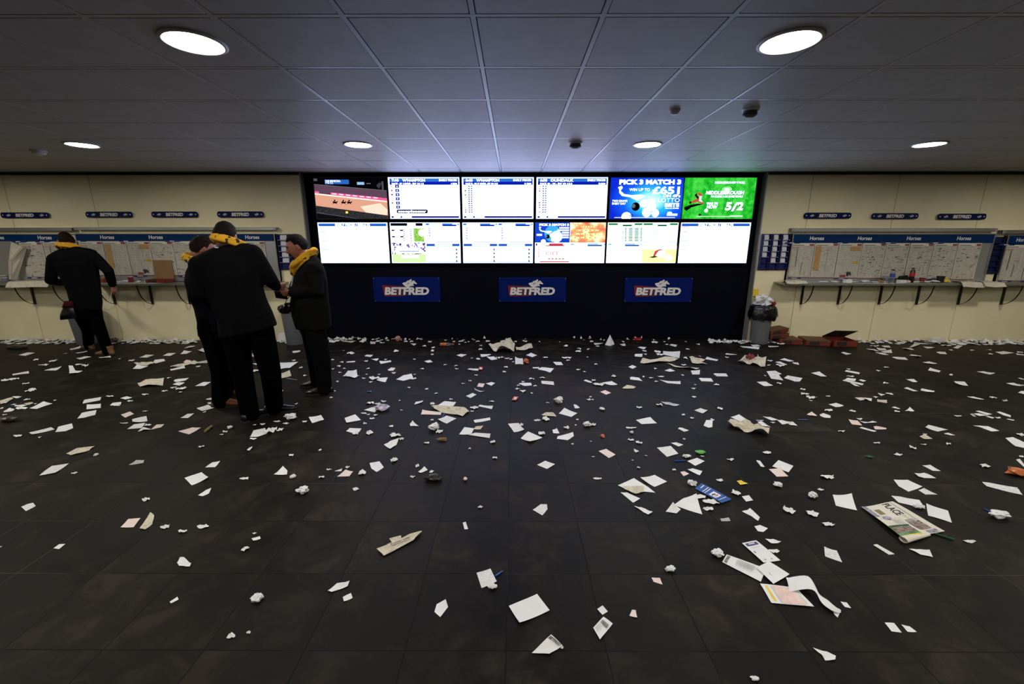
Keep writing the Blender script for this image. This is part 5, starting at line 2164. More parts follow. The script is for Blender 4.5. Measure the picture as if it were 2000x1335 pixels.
    # everything above was laid out in room coordinates: bring it under the person
    for ob in [x for x in bpy.data.objects if x.parent == root]:
        if ob.name.startswith('shoe'):
            for sub in [x for x in bpy.data.objects if x.parent == ob]:
                pass
        ob.location = -o
    return root, Mx


def floor_xy(px, py):
    p = on_z(px, py)
    return (p.x, p.y)


# ---- the broad-backed man nearest the viewer
Y, ANG = 3.58, 0.45
tor = [ring((427, 659), (542, 633), Y, 0.155), ring((425, 630), (532, 607), Y, 0.155), ring((413, 600), (521, 584), Y, 0.15), ring((403, 573), (514, 560), Y, 0.14),
       ring((386, 541), (510, 530), Y, 0.145), ring((376, 520), (506, 502), Y, 0.135), ring((377, 508), (504, 484), Y, 0.125), ring((381, 500), (501, 478.5), Y, 0.105), ring((400, 490.5), (486, 475.5), Y, 0.085), ring((418, 482), (470, 473), Y, 0.07)]
arms = [(J(389, 517, Y), J(389, 573, Y - 0.02), J(436, 606, Y + 0.17)), (J(493, 495, Y), J(527, 545, Y + 0.05), J(539, 559, Y + 0.29))]
hands = [((0.9, 0.25, 0.15), (0.2, -0.9, 0.3), 0.5, 1), ((0.25, 0.9, -0.1), (-0.8, 0.3, 0.4), 0.55, -1)]
legs = [(J(460, 648, Y), J(474, 733, Y - 0.02)), (J(508, 643, Y), J(529, 728, Y))]
f0, f1 = floor_xy(490, 819), floor_xy(538, 806)
feet = [(f0, math.radians(75), 0), (f1, math.radians(28), 0)]
hc = J(440, 462, Y + 0.02)
nk = J(443, 487, Y)
root, Mx = person('person in a black suit, broad back turned, black hair, scarf low on the neck', Y, tor, arms, hands, legs, feet,
                  (hc, math.radians(6), math.radians(-14), math.radians(4), 1.0), (M['hair_dark'], dict(back=-0.46, thick=0.006, seed=2)),
                  dict(name='scarf', c=J(447, 474, Y - 0.005) + Vector((0, 0.01, 0)), a=(0.112, 0, 0), b=(0, 0.09, 0), tilt=(-0.022, -0.035), r=(0.026, 0.037), seed=1),
                  (M['skin'], M['suit_black'], M['trouser_black'], M['shoe_black']),
                  collar=(J(440, 483, Y) - Vector((0, 0, 0.01)), 0.074, 0.066, -0.012), nape=nk, extra={'parts': []})

# ---- the man in brown shoes behind him, turned to the others
Y, ANG = 3.99, 0.62
tor = [ring((386, 656), (452, 652), Y, 0.20), ring((384, 628), (450, 625), Y, 0.20), ring((378, 602), (447, 602), Y, 0.195), ring((367, 577), (442, 577), Y, 0.19),
       ring((359, 550), (438, 552), Y, 0.20), ring((362, 530), (431, 532), Y, 0.21), ring((368, 518), (418, 520), Y, 0.185), ring((374, 510), (408, 512), Y, 0.12), ring((378, 503), (404, 506), Y, 0.07)]
arms = [(J(388, 534, Y - 0.13), J(382, 582, Y - 0.12), J(424, 598, Y + 0.0)), (J(392, 528, Y + 0.17), J(398, 580, Y + 0.2), J(440, 590, Y + 0.1))]
hands = [((0.95, 0.2, 0.1), (0, 0.5, 0.6), 0.5, -1), ((0.9, -0.3, 0.1), (0, -0.5, 0.6), 0.5, 1)]
legs = [(J(417, 650, Y - 0.08), J(432, 727, Y - 0.1)), (J(421, 648, Y + 0.09), J(436, 722, Y + 0.08))]
f0, f1 = floor_xy(434, 793), floor_xy(447, 773)
feet = [(f0, math.radians(8), 0), (f1, math.radians(15), 0)]
hc = J(395, 486, Y)
person('person in a dark navy suit and brown shoes, half hidden behind the broad-backed man', Y, tor, arms, hands, legs, feet,
       (hc, math.radians(-44), math.radians(-18), math.radians(6), 1.0), (M['hair_brown'], dict(back=-0.4, thick=0.005, seed=7, line=0.6, recede=0.06)),
       dict(name='scarf', c=J(390, 507, Y), a=(0.105, 0, 0), b=(0, 0.10, 0), tilt=(-0.03, 0.0), r=(0.026, 0.042), seed=4),
       (M['skin_ruddy'], M['suit_navy'], M['trouser_black'], M['shoe_brown']), nape=J(391, 507, Y), extra={'shoe_label': 'tan-brown leather shoe', 'parts': []})

# ---- the man in profile before the screens
Y, ANG = 4.30, 0.45
tor = [ring((577, 641), (648, 637), Y, 0.20), ring((569, 616), (646, 615), Y, 0.20), ring((567, 592), (643, 592), Y, 0.195), ring((569, 567), (641, 567), Y, 0.19),
       ring((572, 546), (639, 545), Y, 0.20), ring((577, 530), (634, 524), Y, 0.215), ring((584, 518), (628, 512), Y, 0.19), ring((590, 509), (621, 503), Y, 0.13), ring((594, 503), (615, 497), Y, 0.07)]
arms = [(J(612, 525, Y - 0.125), J(622, 568, Y - 0.17), J(570, 572, Y - 0.15)), (J(608, 522, Y + 0.17), J(612, 568, Y + 0.18), J(568, 568, Y - 0.02))]
hands = [((-1, 0.1, 0.0), (0, 0.9, 0.35), 0.55, -1), ((-1, -0.25, 0.0), (0, -0.9, 0.3), 0.5, 1)]
legs = [(J(614, 638, Y - 0.06), J(629, 702, Y - 0.09)), (J(608, 638, Y + 0.07), J(616, 700, Y + 0.09))]
f0, f1 = floor_xy(635, 768), floor_xy(622, 754)
feet = [(f0, math.radians(192), 0), (f1, math.radians(186), 0)]
hc = J(581, 482, Y)
sh = MB()
sh.limb([J(579, 534, Y), J(574, 548, Y), J(569, 564, Y)], [(0.03, 0.012), (0.028, 0.012), (0.02, 0.01)], 12)
tie = MB()
tie.limb([J(576, 536, Y), J(571, 550, Y), J(566, 566, Y)], [(0.012, 0.010), (0.016, 0.01), (0.016, 0.008)], 10)
gt = MB()
Mh = Matrix.Translation(hc) @ Matrix.Rotation(math.radians(-4), 4, 'Y') @ Matrix.Rotation(math.radians(114), 4, 'Z') @ Matrix.Rotation(math.radians(-14), 4, 'X')


def on_face(x, z, out=0.003):
    d = Vector((x, 0, z))
    d.y = math.sqrt(max(0.0, 1 - d.x ** 2 - d.z ** 2))
    p = face_point(d)
    return Mh @ Vector((p.x, p.y + out, p.z))


for sx in (-1, 1):
    gt.limb([on_face(0, -0.385), on_face(sx * 0.16, -0.40), on_face(sx * 0.33, -0.47), on_face(sx * 0.37, -0.56)], [0.006, 0.0065, 0.005, 0.003], 8)
    gt.limb([on_face(0, -0.70, 0.002), on_face(sx * 0.14, -0.72, 0.002), on_face(sx * 0.22, -0.78, 0.002)], [0.007, 0.007, 0.004], 8)
root, Mx = person('person in a charcoal suit with a moustache, in profile, holding a dark wallet', Y, tor, arms, hands, legs, feet,
                  (hc, math.radians(114), math.radians(-14), math.radians(-4), 1.0), (M['hair_dark'], dict(back=-0.38, thick=0.006, seed=9, line=0.56, recede=0.05)),
                  dict(name='scarf', c=J(594, 507, Y), a=(0.115, 0, 0), b=(0, 0.105, 0), tilt=(0.085, 0.0), r=(0.024, 0.038), seed=6,
                       tails=[([J(577, 516, Y - 0.03), J(575, 523, Y - 0.04), J(573, 533, Y - 0.04)], [0.045, 0.05, 0.03]),
                              ([J(600, 505, Y - 0.09), J(590, 515, Y - 0.09), J(578, 523, Y - 0.05)], [(0.02, 0.04), (0.02, 0.042), (0.025, 0.04)])]),
                  (M['skin_ruddy'], M['suit_charcoal'], M['suit_black'], M['shoe_black']), nape=J(596, 503, Y),
                  extra={'parts': [('shirt_front', sh, M['shirt']), ('tie', tie, M['suit_black']), ('moustache', gt, M['hair_dark'])]})
# wallet in his hands, and the small case hanging below them
b = MB()
b.bbox(-0.055, -0.01, -0.04, 0.055, 0.01, 0.04, 0.004)
c = J(549, 576, Y - 0.09)
w = b.build('wallet', M['shoe_black'], None, c)
w.rotation_euler = (0.5, 0.15, 0.1)
tag(w, 'dark wallet held in both hands by the man in profile', 'wallet')
b = MB()
c = J(558, 601, Y - 0.12)
t = empty('hand_bag', c, 'small black bag hanging from the wrist of the man in profile', 'bag')
b.rings([((-0.01, 0, -0.055), Vector((0.035, 0, 0)), Vector((0, 0.02, 0))), ((-0.015, 0, -0.03), Vector((0.055, 0, 0.01)), Vector((0, 0.035, 0))), ((0.0, 0, 0.0), Vector((0.062, 0, 0.01)), Vector((0, 0.04, 0))),
         ((0.015, 0, 0.035), Vector((0.045, 0, 0.01)), Vector((0, 0.032, 0))), ((0.025, 0, 0.052), Vector((0.02, 0, 0)), Vector((0, 0.015, 0)))], 22)
b.build('pouch', M['bag_black'], t, smooth=True)
b = MB()
pw = J(569, 575, Y - 0.16) - c
b.tube([(0.0, 0, 0.045), pw * 0.5 + Vector((-0.012, 0, 0.02)), pw], 0.0035, 8)
b.tube([(0.045, 0, 0.03), pw * 0.5 + Vector((0.022, 0, 0.01)), pw + Vector((0.004, 0, 0))], 0.0035, 8)
b.build('strap', M['shoe_black'], t, smooth=True)

# ---- the man leaning over the shelf
Y, ANG = 5.86, 0.55
tor = [ring((138, 600), (199, 604), Y, 0.145), ring((136, 588), (200, 590), Y, 0.145), ring((131, 568), (197, 562), Y, 0.14), ring((120, 546), (194, 536), Y, 0.145),
       ring((104, 520), (191, 511), Y, 0.15), ring((97, 505), (190, 498), Y, 0.14), ring((97.5, 496), (188, 489), Y, 0.12), ring((106, 490.5), (176, 485), Y, 0.09), ring((120, 485), (150, 481), Y, 0.06)]
arms = [(J(106, 506, Y), J(99, 548, Y - 0.02), J(120, 552, Y + 0.36)), (J(183, 502, Y), J(212, 529, Y), J(220, 556, Y + 0.1))]
hands = [((0.4, 0.9, -0.05), (0, 0, -1), 0.25, -1), ((-0.12, 0.15, -1.0), (-0.9, 0.1, 0.1), 0.45, 1)]
legs = [(J(158, 611, Y), J(172, 645, Y + 0.02)), (J(182, 612, Y), J(199, 652, Y - 0.03))]
f0, f1 = floor_xy(176, 682), floor_xy(212, 693)
feet = [(f0, math.radians(160), 0), (f1, math.radians(176), 0)]
hc = J(130, 471, Y + 0.06)
person('person in a black suit and tan boots leaning over the shelf, back turned', Y, tor, arms, hands, legs, feet,
       (hc, math.radians(58), math.radians(-22), math.radians(-6), 1.04), (M['hair_brown'], dict(back=-0.42, thick=0.005, seed=13)),
       dict(name='scarf', c=J(133, 482, Y + 0.02), a=(0.115, 0, 0), b=(0, 0.10, 0), tilt=(0.004, -0.03), r=(0.024, 0.034), seed=11),
       (M['skin'], M['suit_black'], M['trouser_black'], M['suede_tan']), nape=J(136, 486, Y), extra={'boots': True, 'leg': 0.82, 'shoe_label': 'tan suede ankle boot', 'parts': []})
b = MB()
pts = [J(219, 566, Y + 0.08), J(213, 590, Y + 0.07), J(206, 593, Y + 0.05), J(197, 582, Y + 0.03), J(199, 573, Y), J(206, 570, Y), J(211, 580, Y + 0.04), J(210, 592, Y + 0.05), J(222, 598, Y + 0.08)]
sm = []
for k in range(len(pts) - 1):
    p0, p1, p2, p3 = pts[max(0, k - 1)], pts[k], pts[k + 1], pts[min(len(pts) - 1, k + 2)]
    for q in range(6):
        t = q / 6
        sm.append(0.5 * ((2 * p1) + (-p0 + p2) * t + (2 * p0 - 5 * p1 + 4 * p2 - p3) * t * t + (-p0 + 3 * p1 - 3 * p2 + p3) * t ** 3))
sm.append(pts[-1])
o = pts[0]
b.tube(sm, 0.0028, 6)
ob = b.build('earphone_cable', M['white_plastic'], None, o, smooth=True, origin=o)
tag(ob, 'thin white earphone cable dangling from the hand of the man in tan boots', 'cable')
# flap hanging over the bin beside him
b = MB()
c = J(134, 604, 5.76)
t = empty('shoulder_bag', c, 'black bag with a dark red top hanging beside the man in tan boots', 'bag')
b.rings([((-0.012, 0, -0.13), Vector((0.118, 0, 0.012)), Vector((0, 0.055, 0))), ((0, 0, -0.06), Vector((0.112, 0, 0.01)), Vector((0, 0.055, 0))), ((0.02, 0, 0.02), Vector((0.075, 0, 0)), Vector((0, 0.045, 0))), ((0.03, 0, 0.06), Vector((0.055, 0, 0)), Vector((0, 0.03, 0)))], 24, None, 3.0)
b.build('pouch', M['shoe_black'], t, smooth=True)
b = MB()
b.rings([((0.02, 0, 0.03), Vector((0.082, 0, 0)), Vector((0, 0.05, 0))), ((0.03, 0, 0.075), Vector((0.068, 0, 0)), Vector((0, 0.04, 0))), ((0.03, 0, 0.115), Vector((0.055, 0, 0)), Vector((0, 0.025, 0)))], 24, None, 3.0)
b.build('red_flap', mat('dark_red_cloth', (0.035, 0.003, 0.004), 0.9, spec=0.1), t, smooth=True)
b = MB()
b.tube([(0.03, 0, 0.1), (0.06, 0.02, 0.2), (0.085, 0.05, 0.3)], 0.006, 8)
b.build('strap', M['shoe_black'], t, smooth=True)
# ================================================================== LITTER ON THE FLOOR
# each line: kind and the outline (or centre, width, height) read from enlargements of the floor; "@ x y s" sets the enlargement
LITTER = '''
@ 0 650 5
q 180,215 270,193 345,197 250,225
q 740,195 850,175 855,185 760,203
q 680,155 790,138 805,148 690,168
q 745,248 830,230 895,235 790,265
q 960,238 1080,232 1085,240 980,243
s 350 267 40 16
s 515 280 75 25
s 435 320 90 24
q 430,370 500,345 605,340 545,368
t 120,400 280,375 285,395 125,417
c 680,412 680,360 720,355 740,375 810,380 740,400
s 770 312 60 16
s 840 322 80 24
s 70 467 85 35
s 150 450 80 20
s 255 497 70 18
s 300 567 75 38
s 635 205 30 10
k 0,662 120,632 130,645 60,690 5,695
s 170 632 90 22
s 265 655 60 20
k 235,690 310,675 330,688 265,705
s 350 695 30 10
q 285,735 430,682 515,690 360,745
s 540 660 28 10
s 200 715 120 25
s 205 740 110 30
q 35,765 95,735 145,745 120,765 40,775
s 50 802 40 14
s 135 703 35 18
s 10 740 30 20
t 285,975 500,920 535,945 320,1000
q 540,970 570,920 705,890 715,930 640,962
t 805,690 825,655 990,625 980,660
q 845,745 850,710 985,690 985,735
q 755,838 800,785 945,758 930,800 820,830
s 1075 622 70 18
q 1175,638 1240,618 1295,635 1225,650
s 1270 668 60 20
q 1075,705 1100,685 1185,675 1180,700 1085,710
s 1140 713 60 16
s 1420 602 75 16
t 1360,240 1430,218 1510,213 1440,242
q 1590,222 1640,200 1720,198 1665,225
s 1172 255 20 8
k 1305,300 1390,285 1520,295 1440,325 1350,320
q 1295,352 1340,325 1450,322 1370,355
q 1495,285 1510,265 1600,255 1615,272 1520,300
s 1290 272 45 20
k 1345,505 1420,465 1605,450 1590,515 1385,533
s 1610 572 60 16
s 1650 443 40 12
p 1180,800 1270,768 1310,792 1225,828
s 1420 770 50 20
q 1290,845 1430,812 1440,860 1300,890
q 1245,948 1310,890 1420,880 1380,930
q 1345,962 1400,920 1480,940 1410,958
s 1440 905 70 40
p 1475,945 1530,895 1605,890 1570,925
s 1215 885 90 18
@ 300 650 5
t 160,355 300,325 310,345 170,368
k 160,330 300,300 400,280 440,300 320,320 200,335
p 290,285 320,265 365,270 370,295 320,300
g 400,290 560,262 560,290 430,300
s 437 330 35 16
q 260,207 300,183 375,178 325,205
q 300,150 360,125 410,125 350,152
q 430,190 470,150 520,150 525,190
q 405,520 490,480 560,478 500,520
q 195,470 210,455 345,440 310,465 220,480
q 185,505 240,480 305,485 250,515
s 195 537 55 16
s 235 545 40 14
s 275 550 90 30
s 262 580 36 10
s 110 572 60 16
q 505,657 515,645 575,630 575,650
s 562 690 75 22
q 420,735 530,702 590,735 475,768
s 497 775 30 14
q 260,832 330,790 398,790 335,830
p 240,962 380,925 465,930 400,965 345,990 280,975
q 965,300 1050,290 1055,330
s 1005 375 75 30
q 1235,290 1415,288 1330,345 1235,355
k 1240,400 1330,370 1345,420 1240,450
t 1355,180 1430,168 1435,192 1360,195
s 1370 272 40 12
s 1440 343 40 18
s 1480 420 36 14
s 1250 568 30 16
s 1100 720 36 24
s 1395 693 24 16
s 1110 795 34 22
s 883 812 40 10
b 1340 845 110 60
q 1310,820 1390,790 1390,825 1330,835
s 1212 868 80 18
s 1295 887 60 20
s 1480 870 56 18
q 1515,830 1635,802 1665,850 1550,880
s 1065 895 44 20
s 990 900 40 10
b 745 930 50 35
s 705 967 70 22
s 665 995 40 12
@ 640 650 5
s 60 75 120 25
k 130,90 170,55 270,55 285,80 230,95
s 340 62 85 40
p 415,80 470,85 465,110 418,108
s 490 65 50 50
s 535 100 50 12
s 765 60 40 45
s 820 72 36 30
q 808,105 870,105 845,122 815,115
s 1000 73 36 26
s 1303 68 50 32
s 1375 88 24 8
s 1465 65 50 25
s 1560 72 50 40
s 1715 82 70 22
s 1835 80 30 14
s 1925 80 55 18
s 1820 100 16 8
s 1230 70 26 10
s 1345 95 24 8
s 1288 113 20 8
s 1500 125 36 10
s 1492 163 44 26
s 1028 145 40 12
s 1025 178 40 36
s 1020 215 32 12
s 948 132 40 16
s 155 175 24 12
s 230 203 80 24
s 670 183 56 24
q 358,228 380,215 445,215 420,235
q 425,265 460,250 502,250 480,272
s 845 260 30 10
q 1258,225 1300,205 1360,210 1310,237
q 1490,210 1590,205 1600,225 1500,235
q 1550,245 1620,230 1660,255 1600,268
s 1660 248 50 18
s 1705 242 40 16
s 1750 252 50 14
s 1790 258 40 12
s 1410 250 30 10
s 1465 260 50 22
t 1830,252 1905,250 1910,308 1832,305
s 1808 285 34 10
t 1360,370 1380,345 1475,350 1470,370
s 50 265 36 10
s 140 290 42 16
q 178,290 200,278 272,272 265,288
s 378 277 44 12
q 503,285 615,268 622,285 520,302
s 568 262 28 18
s 112 327 40 14
s 160 350 40 10
s 52 355 30 10
s 395 352 42 16
q 585,360 620,340 662,345 640,368 600,370
s 650 395 50 18
s 122 388 34 8
s 383 407 32 8
s 503 407 32 8
s 925 353 36 14
s 1150 313 36 10
s 1255 325 44 18
s 1262 352 32 10
q 942,275 1000,265 1028,290 975,292
s 1740 335 40 22
s 1722 383 36 14
s 1448 415 40 12
c 145,425 200,390 285,385 290,415 315,418 260,450 210,435
s 355 447 36 12
s 97 477 32 14
q 475,470 500,440 587,437 565,480
s 450 450 110 36
s 420 483 40 12
q 668,455 740,415 820,405 835,440 740,470
s 835 450 60 20
s 850 408 32 8
s 65 572 32 16
s 35 633 26 12
s 793 537 38 12
s 970 550 36 20
s 1060 593 42 14
s 1392 472 40 16
s 1323 497 38 12
p 1458,525 1475,490 1535,497 1515,530
q 1545,495 1600,480 1635,490 1600,515
g 1430,540 1485,570 1540,570 1500,582 1440,560
q 1350,615 1415,588 1455,608 1395,635
s 1600 672 50 20
s 1205 650 40 14
s 708 663 32 14
q 845,700 860,672 935,660 915,690
s 410 690 80 45
s 490 695 70 24
s 545 672 60 16
q 355,755 430,725 490,735 460,775
q 325,778 375,778 380,790 328,790
s 400 798 40 10
s 470 805 46 20
s 432 840 54 20
s 723 756 30 10
s 1025 695 56 28
q 1060,715 1140,668 1255,680 1225,715 1110,712
k 1010,725 1150,720 1330,740 1385,775 1320,818 1160,790 1040,755
p 910,800 925,762 1110,775 1105,800
t 1075,855 1160,808 1258,835 1165,885
s 1435 735 90 28
q 1470,715 1490,700 1615,725 1600,745
s 1412 768 40 12
q 1425,855 1440,848 1585,830 1590,852 1440,880
q 165,830 270,797 325,850 185,885
s 365 888 46 20
q 180,960 215,930 330,935 310,965 270,985
s 275 985 60 40
s 410 980 80 40
s 622 915 60 20
c 800,890 830,870 890,912 810,912
s 1022 853 40 16
b 1040 940 110 60
s 1092 968 70 35
q 1283,990 1335,920 1430,935 1400,1000
k 1420,940 1450,915 1520,910 1490,945
t 1760,890 1865,880 1920,955 1820,972
s 1890 903 40 24
s 645 993 40 14
@ 960 650 5
q 335,215 385,200 447,220 400,237
s 525 245 60 16
s 720 245 110 26
s 748 270 40 12
s 937 238 16 8
s 468 65 20 32
s 667 90 16 6
s 728 130 46 20
s 855 158 46 14
s 845 182 64 12
s 945 162 40 12
s 978 68 40 14
q 1000,100 1085,97 1100,112 1005,115
s 1037 132 40 10
c 1248,110 1300,108 1312,125 1280,128
s 1285 73 26 8
s 1595 100 80 24
s 1690 83 24 8
q 1425,150 1450,133 1512,138 1490,162
s 1495 180 40 26
q 1735,118 1755,110 1812,118 1800,138
s 1712 115 32 8
s 1895 72 20 8
s 1915 163 36 14
q 1397,210 1412,205 1475,208 1470,235 1400,232
s 1502 210 34 10
s 1625 190 60 30
s 1645 215 60 22
t 1675,180 1840,205 1835,245 1675,215
k 1450,290 1480,248 1520,265 1780,250 1825,270 1700,290 1490,308
q 600,285 680,285 700,312 630,315
s 1020 308 36 20
q 450,355 490,335 610,350 570,388 520,370
q 400,340 465,333 470,345 405,347
q 1335,335 1375,315 1418,330 1380,352
s 1600 352 40 18
q 1690,368 1745,350 1792,370 1740,386
s 845 360 54 12
s 910 382 40 12
s 1880 315 54 12
s 390 450 60 18
s 498 440 66 16
t 485,470 605,475 612,508 490,498
q 262,495 300,485 385,490 395,512 320,518
s 312 478 34 12
s 425 520 40 14
s 260 515 30 14
s 255 550 50 18
s 308 572 60 24
s 395 590 26 12
c 900,465 920,458 985,482 960,490
s 1000 467 54 18
s 1050 510 130 36
q 1078,488 1175,470 1232,505 1150,515
s 1195 427 56 24
q 1350,435 1370,428 1440,440 1475,470 1420,462 1355,455
s 1483 430 24 14
s 1560 443 46 14
s 1655 428 70 14
s 1610 477 40 14
t 1640,460 1715,470 1845,475 1845,505 1720,490
k 1275,545 1320,510 1410,530 1380,545 1320,550
p 1060,575 1110,560 1168,585 1120,605
s 968 627 24 14
s 950 655 40 24
s 985 655 30 14
s 550 683 40 10
b 655 678 100 50
c 800,700 825,700 862,735 815,740
s 1078 748 64 42
q 655,785 710,750 838,785 780,822
k 485,800 540,775 600,780 635,815 540,818
s 525 845 80 50
s 450 855 70 20
s 840 848 26 16
s 822 902 24 12
b 935 908 80 44
s 993 900 50 30
s 1443 733 66 22
s 1637 707 74 28
g 1655,675 1740,680 1838,705 1800,720 1700,700
q 1410,850 1550,830 1615,880 1465,895
s 1873 802 36 16
s 1955 835 36 18
q 1820,935 1860,925 1928,950 1880,965
s 735 930 56 24
s 1365 930 110 20
b 1370 980 40 40
@ 1280 650 5
s 560 75 100 40
s 620 95 90 25
s 690 90 60 25
s 750 80 60 30
s 790 70 60 35
s 840 60 50 35
s 880 72 60 30
s 935 80 40 25
s 1030 92 40 25
s 1080 95 50 30
s 1150 100 80 25
s 1220 112 70 20
q 825,130 1015,145 1010,160 850,145
q 930,115 1000,115 1030,135 960,135
q 1098,125 1200,130 1210,147 1110,140
s 840 105 80 20
s 420 115 40 24
s 313 163 36 12
s 295 250 46 26
s 432 230 30 10
k 112,308 250,330 430,355 400,362 200,345
k 330,240 420,245 485,270 450,285 510,310 360,305
q 485,255 505,240 615,260 600,277
q 685,212 690,197 795,210 790,223
s 700 242 36 14
q 1215,262 1260,250 1355,275 1300,280
s 1120 275 50 12
q 1170,285 1220,280 1290,310 1240,312
s 1215 322 80 26
q 1335,293 1395,290 1405,310 1355,303
s 1105 318 30 10
t 345,370 435,372 432,405 360,408
t 565,400 580,394 690,400 712,425 600,425
t 1085,375 1170,372 1235,405 1205,410 1250,465 1130,450
t 1255,440 1290,418 1435,445 1410,475 1360,475
s 1070 420 24 10
q 422,442 440,438 545,447 567,475 450,473
s 595 510 56 22
q 990,478 1080,475 1150,522 1060,520
s 1205 495 42 18
q 1520,390 1600,385 1675,425 1620,428
s 388 508 26 8
s 375 545 50 14
s 377 627 50 18
s 265 415 34 12
s 1438 555 76 16
s 1455 600 90 32
s 1520 635 100 36
s 1518 663 36 12
s 1688 623 46 10
q 1690,697 1765,685 1840,712 1800,722 1760,725
t 380,755 440,735 510,768 460,785
s 632 742 60 38
s 273 803 36 16
s 355 835 36 18
q 735,822 815,808 935,865 860,885
q 1045,822 1120,820 1200,850 1140,855
q 1190,852 1240,850 1330,880 1240,895
q 1280,880 1340,870 1390,905 1320,900
g 980,850 1050,850 1060,860 990,860
c 995,870 1030,865 1130,922 1040,910
s 1147 880 50 18
p 1478,795 1525,770 1580,812 1520,815
q 1605,795 1640,785 1710,810 1710,830 1650,828 1610,812
s 1695 760 100 26
q 470,905 495,855 560,855 555,920 520,925
s 555 852 50 26
q 220,935 240,925 328,952 300,965
@ 1600 650 5
q 880,140 930,105 985,115 930,140
q 810,150 900,150 930,165 840,165
q 605,130 680,125 700,142 640,143
s 545 130 90 14
q 1010,135 1100,135 1135,155 1050,150
s 1250 125 120 14
q 1305,150 1350,120 1400,130 1350,155
s 1285 170 50 10
s 1490 172 50 10
s 1665 170 40 12
q 1715,188 1800,178 1905,200 1780,208
q 1920,200 2000,210 2000,220 1930,212
s 1960 193 50 12
s 1670 210 40 10
q 210,190 240,185 315,212 260,212
q 455,155 540,158 585,178 520,178
q 555,155 640,150 660,170 590,170
q 545,190 620,192 680,215 610,215
q 600,178 700,178 715,195 640,198
q 880,220 905,210 1000,225 970,240
q 710,238 730,233 840,243 870,265 760,257
q 1140,187 1170,183 1230,190 1250,208 1180,207
q 1005,290 1070,277 1155,300 1085,305
q 250,375 265,365 397,387 390,405
s 285 355 34 10
s 655 340 50 14
s 575 372 30 16
q 1062,365 1080,348 1187,368 1170,388
b 1285 415 30 26
t 1533,380 1600,373 1715,405 1660,405
s 305 427 80 18
q 250,455 275,440 360,452 350,472
t 225,465 250,458 435,495 420,515
q 300,490 340,495 400,522 350,518
q 385,462 410,453 458,465 430,478
s 650 493 60 18
q 848,455 925,450 962,485 910,480
q 1315,475 1420,475 1455,518 1340,508
q 1825,493 1900,487 1990,520 1880,510
s 1980 515 40 24
q 1938,440 1960,438 2005,455 1990,458
q 1940,585 1975,565 2000,570 2000,600
t 825,538 860,535 967,568 920,572
q 988,560 1000,542 1128,570 1110,592
s 605 605 70 22
s 680 600 70 24
s 545 630 50 16
k 565,650 660,660 662,688 567,675
p 345,630 420,632 445,660 400,660
q 420,635 515,640 510,668 460,660
s 85 622 46 10
q 1440,622 1500,620 1612,650 1550,652
s 1700 637 60 22
g 1785,655 1830,652 1842,665 1800,672
q 705,725 740,720 795,740 770,743
s 760 772 60 28
c 835,765 880,740 930,768 870,765
s 325 767 64 24
q 1525,765 1560,758 1690,795 1640,800
q 1505,790 1560,785 1650,805 1560,812
q 1625,815 1650,810 1710,830 1690,835
g 1470,790 1500,790 1535,820 1500,815
s 1745 833 60 18
q 1730,772 1760,768 1870,805 1870,823 1800,805
q 1825,840 1850,838 1908,852 1890,860
s 1350 815 80 18
s 390 845 50 24
p 285,850 375,855 420,905 320,892
q 390,860 470,880 520,858 565,875 440,880
q 390,928 415,917 560,960 530,970
p 530,915 560,910 655,930 655,942 545,945
s 215 962 64 18
t 1030,930 1065,900 1260,945 1160,965
q 1500,905 1570,905 1650,915 1760,958 1680,962 1570,920
s 1030 993 40 16
q 1220,985 1260,980 1330,1000 1280,1002
q 1930,990 1960,988 2000,1005 1980,1010
@ 0 640 2.857
s 103 605 50 16
s 222 612 20 6
k 370,707 430,675 530,665 480,695 400,713
b 537 713 24 30
g 718,768 760,740 805,740 800,755 740,765
q 220,825 290,770 385,757 310,815
s 415 812 36 14
q 1030,840 1125,805 1165,842 1070,880
q 1145,780 1185,750 1230,747 1200,778
s 1122 665 32 14
s 1395 677 26 28
s 1627 713 26 16
s 1787 683 20 14
c 1528,820 1580,780 1605,800 1600,825
b 1635 837 34 30
s 1363 843 46 16
q 1105,935 1150,905 1180,895 1165,925 1130,940
s 815 960 50 24
b 1692 920 64 50
s 1835 793 34 14
q 1865,800 1910,785 1905,800
p 1880,830 1930,800 1970,800 1950,830
s 1793 835 36 18
s 1940 780 30 14
q 118,998 150,985 185,977 200,995 145,1023
q 1395,610 1415,575 1480,562 1490,590 1440,608
s 1510 577 70 35
s 1565 572 40 28
s 1415 620 40 12
@ 650 640 2.857
t 755,600 795,585 880,590 875,617
c 285,655 320,635 370,628 355,655 320,680
s 345 605 70 26
s 385 622 30 16
s 525 643 40 14
s 893 640 30 18
s 765 676 16 12
s 905 727 34 20
s 345 740 44 36
q 205,755 260,745 285,780 245,805 215,785
s 165 812 46 34
s 472 772 26 20
c 475,805 510,780 530,795 490,812
s 552 806 28 22
s 447 833 32 14
q 1048,617 1090,580 1170,612 1100,645
s 1165 592 45 20
c 1225,570 1250,565 1265,590 1230,590
q 1255,605 1340,585 1345,605 1310,628 1250,620
q 1140,765 1185,742 1240,765 1195,787
s 1665 628 40 14
s 1707 643 34 20
s 1693 690 28 20
s 1748 715 16 6
s 1705 782 20 12
s 1672 740 14 6
s 1303 560 34 14
s 1440 635 14 6
s 1338 650 18 8
p 1483,690 1525,675 1578,708 1540,727
s 1452 720 20 6
s 1477 842 60 14
t 1808,668 1885,660 1928,705 1865,720
s 1975 720 50 20
q 1885,645 1915,638 1955,652 1930,662
s 1960 622 16 8
s 1903 795 24 14
s 132 902 44 20
q 1590,880 1680,840 1760,890 1800,920 1640,905
k 1620,890 1700,885 1735,890 1735,920 1690,930 1630,905
q 1715,850 1795,820 1865,858 1795,888
q 1605,920 1640,918 1715,958 1675,975
